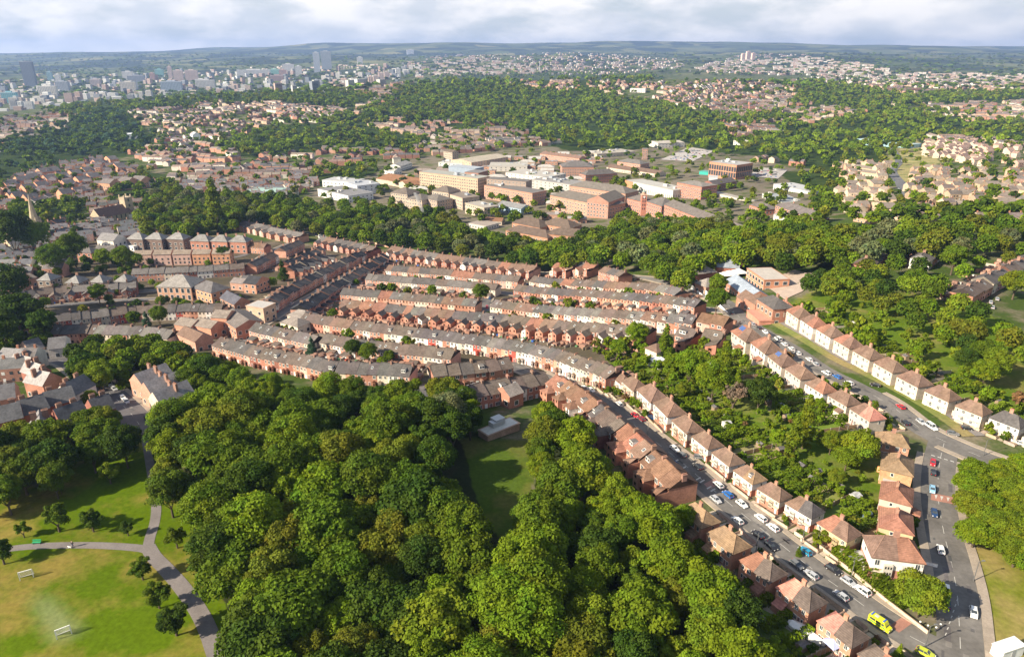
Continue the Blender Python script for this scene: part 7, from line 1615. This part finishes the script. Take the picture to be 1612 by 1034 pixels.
# ------------------------------------------------------------------ far woods, far streets, the city, hills
EXIST = None
HOUSEIN = [[(1190,165),(1300,160),(1345,175),(1290,198),(1240,188)],[(1150,190),(1200,185),(1215,208),(1160,215)],[(560,197),(620,186),(700,190),(760,207),(700,214),(640,211)],[(1000,137),(1100,128),(1210,130),(1265,140),(1240,160),(1120,172),(1060,160)],[(1440,176),(1640,165),(1640,186),(1500,190)],[(800,122),(1000,126),(990,140),(860,142),(800,134)],[(300,158),(460,160),(520,170),(400,180),(300,176)]]
CITYZ = [(-60,185),(-60,125),(200,118),(420,105),(640,100),(700,110),(620,130),(560,142),(400,146),(200,160),(60,178)]
HILLH = [[(640,122),(620,112),(640,98),(700,86),(850,80),(940,84),(1060,92),(1080,105),(960,118),(800,116)], [(1080,112),(1140,92),(1180,84),(1260,86),(1360,100),(1400,110),(1380,118),(1200,118)], [(1240,126),(1380,112),(1640,118),(1640,140),(1400,135),(1280,128)]]
NOBUILD = [[(470,322),(495,285),(600,262),(650,248),(790,232),(850,228),(1010,215),(1130,222),(1200,255),(1300,265),(1320,345),(1200,348),(1000,345),(930,375),(800,375),(700,350),(640,330)], [(1310,240),(1410,225),(1640,228),(1640,345),(1310,345)], [(1400,225),(1440,215),(1480,240),(1440,262),(1400,262)], [(70,248),(120,240),(110,262),(20,275),(0,270)]]
FIELD = [[(960,150),(1040,140),(1050,150),(980,156)], [(20,268),(110,240),(130,246),(40,278)], [(-20,335),(40,320),(70,335),(0,350)], [(640,262),(700,245),(740,250),(680,268)]]
def inany(x, y, polys):
    r = np.zeros(len(x), bool)
    for p in polys: r |= inpoly(x, y, p)
    return r
g = np.random.default_rng(77)
# sample the view, keep points apart in the picture according to distance
def sample(n, y0, y1, x0=-60, x1=1672): return g.uniform(x0, x1, n), g.uniform(y0, y1, n)
FT = []
def addtrees(X, Y, keep, cols, hh, lodf, canopy=6, wf=1.0):
    P = unproj(X[keep], Y[keep], canopy)
    for p in P:
        if p[1] > 14000 or p[1] < 250: continue
        c = GREENS[cols[g.integers(len(cols))]]; k = 1+g.uniform(-.2, .2)
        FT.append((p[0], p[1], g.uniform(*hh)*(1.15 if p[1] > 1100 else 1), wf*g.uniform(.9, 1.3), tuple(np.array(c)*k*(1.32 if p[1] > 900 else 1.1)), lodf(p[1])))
def lf(y): return 'mid' if y < 1000 else ('far' if y < 2300 else 'vfar')
cl = ['mid','bright','olive','mid','deep','bright','lime','mid','bright','olive','bright'] 
X, Y = sample(36000, 116, 350); w = inany(X, Y, WOODS) & ~(inany(X, Y, HOUSEIN) & (g.random(len(X)) < .8)); near = Y > 250
acc = g.random(len(X)) < np.where(Y > 240, .10, np.where(Y > 190, .30, .80))
lw = inpoly(X, Y, WOODS[0])
addtrees(X, Y, w & acc & ~lw, cl, (11, 17), lf); addtrees(X, Y, w & acc & lw, ['deep','mid','deep','mid','blue'], (12, 17), lf)
# scattered trees between the streets
X, Y = sample(22000, 124, 345); w = inany(X, Y, WOODS) | inany(X, Y, [BELT]) | inpoly(X, Y, CITYZ) | inany(X, Y, FIELD); nb_ = inany(X, Y, NOBUILD)
addtrees(X, Y, ~w & (g.random(len(X)) < np.where(nb_, np.where(inpoly(X, Y, NOBUILD[1]), .085, .10), np.where(Y > 240, .085, .36))), cl, (7, 13), lf)
# estate and hospital trees
X, Y = sample(900, 350, 440, -60, 350); addtrees(X, Y, inpoly(X, Y, [(-60,350),(110,340),(230,345),(300,362),(200,366),(100,380),(60,400),(-60,420)]) & (g.random(len(X)) < .20), cl[:7], (6, 10), lambda y: 'near')
X, Y = sample(600, 385, 520, -60, 400); addtrees(X, Y, (g.random(len(X)) < .10) & inpoly(X, Y, [(100,405),(210,403),(385,408),(380,470),(330,470),(240,466),(80,470),(-60,470),(-60,420)]), cl[:7], (4, 7), lambda y: 'near')
print('far trees', len(FT))
# hillside and city greenery
X, Y = sample(6500, 84, 150); hz_ = inpoly(X, Y, CITYZ); hh_ = inany(X, Y, HILLH); w = inany(X, Y, WOODS)
keep = ((hz_ & (g.random(len(X)) < .55)) | (hh_ & (g.random(len(X)) < .40)) | (~hz_ & ~hh_ & ~w & (Y < 118) & (Y > 84) & (g.random(len(X)) < .75)))
addtrees(X, Y, keep, ['mid','deep','olive','bright','mid'], (10, 16), lambda y: 'vfar', wf=2.0)
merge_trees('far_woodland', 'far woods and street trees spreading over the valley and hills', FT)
# far houses merged: short rows following the slope of their street
fh = MB()
def lowhouse(mb, x, y, z, a, L_, d, h, r, wc, rc, detail=False):
    ca, sa = math.cos(a), math.sin(a); n = len(mb.v)
    for px_, py_, pz in ((-L_/2, -d/2, -2), (L_/2, -d/2, -2), (L_/2, d/2, -2), (-L_/2, d/2, -2), (-L_/2, -d/2, h), (L_/2, -d/2, h), (L_/2, d/2, h), (-L_/2, d/2, h), (-L_/2, 0, h+r), (L_/2, 0, h+r)):
        mb.v.append((x+px_*ca-py_*sa, y+px_*sa+py_*ca, z+pz))
    for f, m, c in (((0, 1, 5, 4), 'brick', wc), ((2, 3, 7, 6), 'brick', wc), ((1, 2, 6, 9, 5), 'brick', wc), ((3, 0, 4, 8, 7), 'brick', wc), ((4, 5, 9, 8), 'roof', rc), ((6, 7, 8, 9), 'roof', rc)):
        mb.f.append(tuple(i+n for i in f)); mb.m.append(m); mb.c.append(c)
    if detail:
        for k in range(int(L_/2.6)):
            s = -L_/2+1.3+2.6*k
            for zz in (1.6, 4.2):
                q = [(s-.55, -d/2-.04, zz-.6), (s+.55, -d/2-.04, zz-.6), (s+.55, -d/2-.04, zz+.6), (s-.55, -d/2-.04, zz+.6)]
                mb.face([(x+u*ca-v*sa, y+u*sa+v*ca, z+w_) for u, v, w_ in q], 'white' if k % 3 == 0 else 'glass')
        for s in (-L_/2+1, L_/2-1): q = MB(); q.box(s-.4, s+.4, -.3, .3, h+r-.5, h+r+1.1, 'brick', (.36, .17, .11)); mb.add(q, a, (x, y, z))
FW = [(.36,.18,.125), (.44,.27,.19), (.50,.40,.30), (.56,.51,.44), (.32,.16,.11), (.46,.33,.24), (.34,.22,.17)]; FR = [(.14,.125,.12), (.17,.135,.12), (.11,.105,.105), (.21,.15,.12), (.15,.13,.12), (.25,.20,.165)]
def streetdir(x, y): return .55*math.sin(x/260+.7)+.5*math.sin(y/330)+.35
X, Y = sample(10000, 126, 345); w = (inany(X, Y, WOODS) & ~inany(X, Y, HOUSEIN)) | inpoly(X, Y, CITYZ) | inany(X, Y, NOBUILD) | inany(X, Y, FIELD) | inpoly(X, Y, BELT) | ((Y > 300) & (X > 205)) | inpoly(X, Y, [(-60,262),(215,240),(225,292),(150,312),(-60,320)])
keep = ~w & (g.random(len(X)) < np.where(Y > 240, .22, np.where(Y > 180, .5, .8)))
P = unproj(X[keep], Y[keep], 4); occ = {}
nh = 0
for p in P:
    if p[1] > 3200: continue
    a = streetdir(p[0], p[1])+(random.choice([0, 0, 0, math.pi/2])); m = random.choice([1, 2, 3, 4, 5]); rc = random.choice(FR); wc = random.choice(FW)
    if p[0] < -150 and p[1] < 1400: wc = random.choice([(.42,.20,.14), (.50,.27,.18), (.33,.17,.12), (.66,.6,.52)])
    L_ = random.uniform(9, 12)
    for k in range(m):
        x, y = p[0]+math.cos(a)*L_*1.08*k, p[1]+math.sin(a)*L_*1.08*k; key = (int(x//11), int(y//11))
        if key in occ: continue
        occ[key] = 1; nh += 1
        lowhouse(fh, x, y, tz(x, y), a, L_, 9, random.uniform(5, 6.5), random.uniform(2.2, 3.2), jit(wc, .12), jit(rc, .15), p[1] < 900)
# streets left of the tree belt and around the church (nearer, small terraces)
for pl, n_, dirn in (([(60,368),(120,345),(200,348),(255,362),(200,370),(150,368),(110,385),(60,392)], 26, .5), ([(30,378),(60,392),(110,380),(100,395),(40,405),(0,410),(-40,400),(-40,380)], 24, .5), ([(230,330),(300,300),(420,296),(430,302),(340,306),(262,316)], 0, .2), ([(-40,405),(60,408),(100,420),(20,432),(-40,436)], 12, .1), ([(-60,470),(0,468),(20,500),(-60,510)], 8, .1), ([(255,300),(300,283),(420,285),(480,270),(500,280),(470,300),(430,312),(370,306)], 50, .2)):
    if n_:
        for (x, y) in scatter(pl, 6, 11.5, n=900, seed=n_)[:n_]:
            lowhouse(fh, x, y, tz(x, y), dirn+random.uniform(-.1, .1), random.uniform(9, 13), 8.5, 6, 2.8, jit(random.choice([(.40,.20,.14), (.30,.17,.12), (.60,.52,.44)]), .1), jit(random.choice([(.13,.13,.14), (.17,.16,.16)]), .1), True)
for pl, n_, sp, a0, wcs, rcs in (([(-40,300),(60,262),(150,245),(215,262),(215,290),(120,312),(60,300),(0,318)], 120, 11, .35, [(.52,.27,.17), (.46,.25,.17), (.56,.34,.24)], [(.12,.11,.115), (.16,.14,.14)]),
    ([(1440,262),(1640,270),(1640,345),(1440,345),(1430,300)], 64, 17, .1, [(.42,.31,.21), (.46,.36,.26), (.38,.26,.18)], [(.20,.165,.135), (.16,.135,.12)]), ([(1310,250),(1400,255),(1398,335),(1320,335)], 24, 16, .1, [(.50,.32,.21), (.54,.42,.30)], [(.25,.21,.17), (.22,.18,.15)]),
    ([(1455,222),(1500,213),(1640,230),(1640,272),(1560,256),(1480,245)], 34, 15, .3, [(.52,.34,.26), (.55,.43,.34)], [(.28,.20,.165), (.24,.18,.15)]), ([(-40,415),(30,420),(30,436),(-40,440)], 8, 12, .1, [(.34,.18,.13)], [(.14,.13,.13)]),
    ([(-60,560),(30,575),(60,562),(40,552),(-60,548)], 12, 12, .2, [(.34,.18,.13), (.56,.5,.44)], [(.14,.13,.13)])):
    for (x, y) in scatter(pl, 6, sp, n=2500, seed=n_)[:n_]:
        lowhouse(fh, x, y, tz(x, y), a0+random.uniform(-.12, .12)+random.choice([0, 0, 1.57]), random.uniform(8, 12), 8, 5.8, 2.8, jit(random.choice(wcs), .1), jit(random.choice(rcs), .1), True)
tag(link('further_houses', fh.mesh('further_houses')), 'thousands of small houses spreading over the valley beyond the hospital', kind='stuff')
print('far houses', nh)
# hillsides and the city floor
ch = MB()
X, Y = sample(9000, 80, 186); hz_ = inpoly(X, Y, CITYZ); hh_ = inany(X, Y, HILLH); keep = hh_ | (hz_ & (g.random(len(X)) < .42)); P = unproj(X[keep], Y[keep], 5); HZ = hz_[keep]; nc = 0
for p, cz in zip(P, HZ):
    if p[1] < 2250 or p[1] > 9000: continue
    s = p[1]/3500; a = streetdir(p[0]/3, p[1]/3); nc += 1
    if cz and p[1] < 5200:
        w_ = random.uniform(12, 32); d_ = random.uniform(10, 22); h_ = random.choice([8, 10, 12, 16, 22, 28])*random.uniform(.8, 1.2); c = random.choice([(.42,.41,.39), (.50,.48,.45), (.34,.25,.21), (.40,.33,.28), (.26,.27,.29), (.42,.30,.25), (.58,.58,.57), (.20,.22,.25)])
        q = MB(); q.box(-w_/2, w_/2, -d_/2, d_/2, -6, h_, 'render', c, top='plain', topc=tuple(min(.75, v*1.0+.08) for v in c)); 
        if h_ > 15:
            for f in range(int(h_/4)): q.face([(-w_/2+1, -d_/2-.1, 2+4*f), (w_/2-1, -d_/2-.1, 2+4*f), (w_/2-1, -d_/2-.1, 3.6+4*f), (-w_/2+1, -d_/2-.1, 3.6+4*f)], 'glass')
        ch.add(q, a, (p[0], p[1], tz(p[0], p[1])))
    else:
        for k in range(random.choice([1, 2, 3])):
            L_ = random.uniform(10, 20); x, y = p[0]+math.cos(a)*(L_+3)*k, p[1]+math.sin(a)*(L_+3)*k
            lowhouse(ch, x, y, tz(x, y), a, L_, 11, 7, 3, jit(random.choice([(.52,.46,.41), (.46,.36,.30), (.60,.57,.53), (.40,.27,.22)]), .1), jit(random.choice([(.30,.25,.23), (.25,.19,.16), (.33,.29,.27)]), .12))
tag(link('distant_city', ch.mesh('distant_city')), 'pale mass of city roofs and hillside streets in the far distance', kind='stuff')
print('city', nc)
# towers one can point to
def tower(lab, x, ytop, ybase, wpx, dpth, wall, rt='flat', dist=None, strips=True):
    p = U(x, ybase) if dist is None else None
    if dist: 
        d = np.array([x-CX, FPX*CP+(CY-ybase)*SP, -FPX*SP+(CY-ybase)*CP]); s = dist/d[1]; p = np.array([d[0]*s, dist, CAM_H+d[2]*s])
    D = math.sqrt(p[0]**2+p[1]**2+(CAM_H-p[2])**2); h = (ybase-ytop)*D/FPX*1.0; w = wpx*D/FPX; z0 = tz(p[0], p[1])
    top = p[2]+h-z0 if dist else h
    t = thing('tower_block', lab, 'tower', (p[0], p[1], z0), .25); mb = MB(); mb.box(-w/2, w/2, -dpth/2, dpth/2, -8, top, 'render', wall); nf = max(3, int(top/4.5))
    for f in range(nf):
        for i in range(max(2, int(w/6))):
            n_ = max(2, int(w/6)); xx = -w/2+w*(i+.5)/n_; z = 2+(top-3)*f/nf; mb.face([(xx-w/n_*.35, -dpth/2-.1, z), (xx+w/n_*.35, -dpth/2-.1, z), (xx+w/n_*.35, -dpth/2-.1, z+(top/nf)*.5), (xx-w/n_*.35, -dpth/2-.1, z+(top/nf)*.5)], 'glass', (2, 2, 2))
    part('wall', mb, t); part('roof', MB().box(-w/2-.3, w/2+.3, -dpth/2-.3, dpth/2+.3, top, top+1, 'plain', (.5, .5, .5)), t); part('lift_room', MB().box(-w*.2, w*.2, -dpth*.2, dpth*.2, top+1, top+5, 'render', wall), t)
W_ = (.72, .70, .67); P_ = (.66, .50, .44); D_ = (.16, .18, .21); R_ = (.55, .33, .27); T_ = (.25, .52, .48)
for a in [("single dark slab tower at the far left of the city",50,108,137,13,25,D_),("pale slender tower of the twin pair right of the city",500,88,114,9,22,(.55,.58,.62)),("broad dark grey slab of the twin pair right of the city",515,86,112,14,20,(.42,.46,.5)),
 ("white tower with small top, left of the twin pair",455,104,118,16,25,W_),("second white stepped tower left of the twin pair",471,107,120,9,22,W_),("brown brick block left of the white stepped tower",446,112,121,10,22,R_),
 ("first of four pinkish towers on the green slope",584,123,135,7,18,P_),("second of four pinkish towers on the green slope",592,121,132,7,18,P_),("third of four pinkish towers on the green slope",601,117,129,7,18,P_),("fourth of four pinkish towers on the green slope",609,115,126,7,18,P_),
 ("lone pale tower right of the four pinkish ones",627,110,121,7,18,W_),("small white slab below the moor edge",646,80,86,10,20,(.7,.72,.74)),
 ("left of three pink towers on the right hillside",1169,87,96,5,20,(.72,.5,.42)),("middle of three pink towers on the right hillside",1177,84,95,6,20,(.72,.5,.42)),("right of three pink towers on the right hillside",1185,86,95,5,20,(.72,.5,.42)),
 ("tall pink spire-topped tower in the city middle",270,110,129,5,14,P_),("pink block right of the spire-topped tower",283,115,131,12,22,P_),("pink and white slab at the city middle",303,114,127,16,22,P_),("turquoise glazed block in the city middle",252,112,121,10,22,T_),
 ("dark block left of the city middle",216,122,132,20,26,(.28,.3,.34)),("white slab left of the city middle",203,116,126,13,22,W_),("red-brown small tower left of the spire-topped one",241,118,128,6,18,R_),("white wide slab right of the city middle",318,128,140,14,22,W_),("long blue-grey glass hall in the city front",272,132,146,26,30,(.35,.42,.5)),
 ("white hotel slab right of the glass hall",325,129,141,24,26,(.62,.6,.58)),("green-roofed hall left of the white stepped towers",432,111,118,16,30,(.3,.6,.5)),("long white hall left of the green-roofed hall",400,112,120,44,30,W_),("brown brick theatre block in front of the long white hall",437,121,131,18,30,(.42,.28,.25)),
 ("white tower with stripes near the four pinkish towers",567,92,101,8,18,W_),("teal glass block at the left picture edge",18,150,162,16,26,(.2,.45,.5)),("teal tower near the dark slab tower",80,117,127,6,16,(.25,.42,.45)),("white block right of the dark slab tower",93,121,131,6,16,W_),("cream civic hall in the left city",78,140,152,20,26,(.68,.64,.56)),
 ("pinkish block at the front of the left city",204,133,146,18,26,(.64,.58,.5)),("white apartment block in the left city front",152,128,137,12,22,(.5,.4,.36)),("grey block behind the cream civic hall",100,132,143,14,22,(.4,.42,.46))]: tower(*a)
p = U(849, 112); t = thing('radio_mast', 'thin pale lattice mast on the wooded crest', 'mast', (p[0], p[1], tz(*p[:2])), 0)
mb = MB(); D = p[1]
for a, b in ((-3, -3), (3, -3), (0, 3)): mb.beam((a, b, 0), (0, 0, 48), 1.0, 'metal', (.7, .72, .74))
for k in range(1, 7): q = 3*(1-k/7.5); z = 48*k/7.5; mb.beam((-q, -q, z), (q, -q, z), .7, 'metal', (.7, .72, .74)); mb.beam((q, -q, z), (0, q, z), .7, 'metal', (.7, .72, .74))
part('lattice', mb, t)
# plume of smoke over the tree belt
sm = bpy.data.materials.new('smoke'); sm.use_nodes = True; nt = sm.node_tree; nt.nodes.remove(nt.nodes['Principled BSDF']); pv = nt.nodes.new('ShaderNodeVolumePrincipled'); pv.inputs['Color'].default_value = (.9, .9, .9, 1); pv.inputs['Density'].default_value = .35
nt.links.new(pv.outputs[0], nt.nodes['Material Output'].inputs['Volume']); MATS['smoke'] = sm
p = U(667, 344, 8); mb = MB(); z = tz(*p[:2]); pr = [(0, 12, 1.2), (-1.5, 17, 1.8), (-3.5, 22, 1.6), (-4.5, 27, 2.2), (-7, 31, 1.4)]
for (x0, z0, r0), (x1, z1, r1) in zip(pr, pr[1:]): mb.cyl(x0, 0, z0, z1, r0, r1, 'smoke', n=10, x1=x1)
tag(link('smoke', mb.mesh('smoke'), None, None, (p[0], p[1], z)), 'small white plume of smoke rising over the tree belt', kind='stuff')
# ------------------------------------------------------------------ haze
hm = bpy.data.materials.new('haze'); hm.use_nodes = True; nt = hm.node_tree; nt.nodes.remove(nt.nodes['Principled BSDF'])
pv = nt.nodes.new('ShaderNodeVolumePrincipled'); pv.inputs['Color'].default_value = (.37, .55, 1.0, 1); pv.inputs['Density'].default_value = 7e-5; pv.inputs['Anisotropy'].default_value = .2
nt.links.new(pv.outputs[0], nt.nodes['Material Output'].inputs['Volume']); MATS['haze'] = hm
v = [(x, y, z) for x in (-15800, 15800) for y in (-15800, 15800) for z in (-140, 470)]
me = bpy.data.meshes.new('haze'); me.from_pydata(v, [], [(0, 1, 3, 2), (4, 6, 7, 5), (0, 4, 5, 1), (2, 3, 7, 6), (0, 2, 6, 4), (1, 5, 7, 3)]); me.materials.append(hm); tag(link('haze', me), kind='stuff')
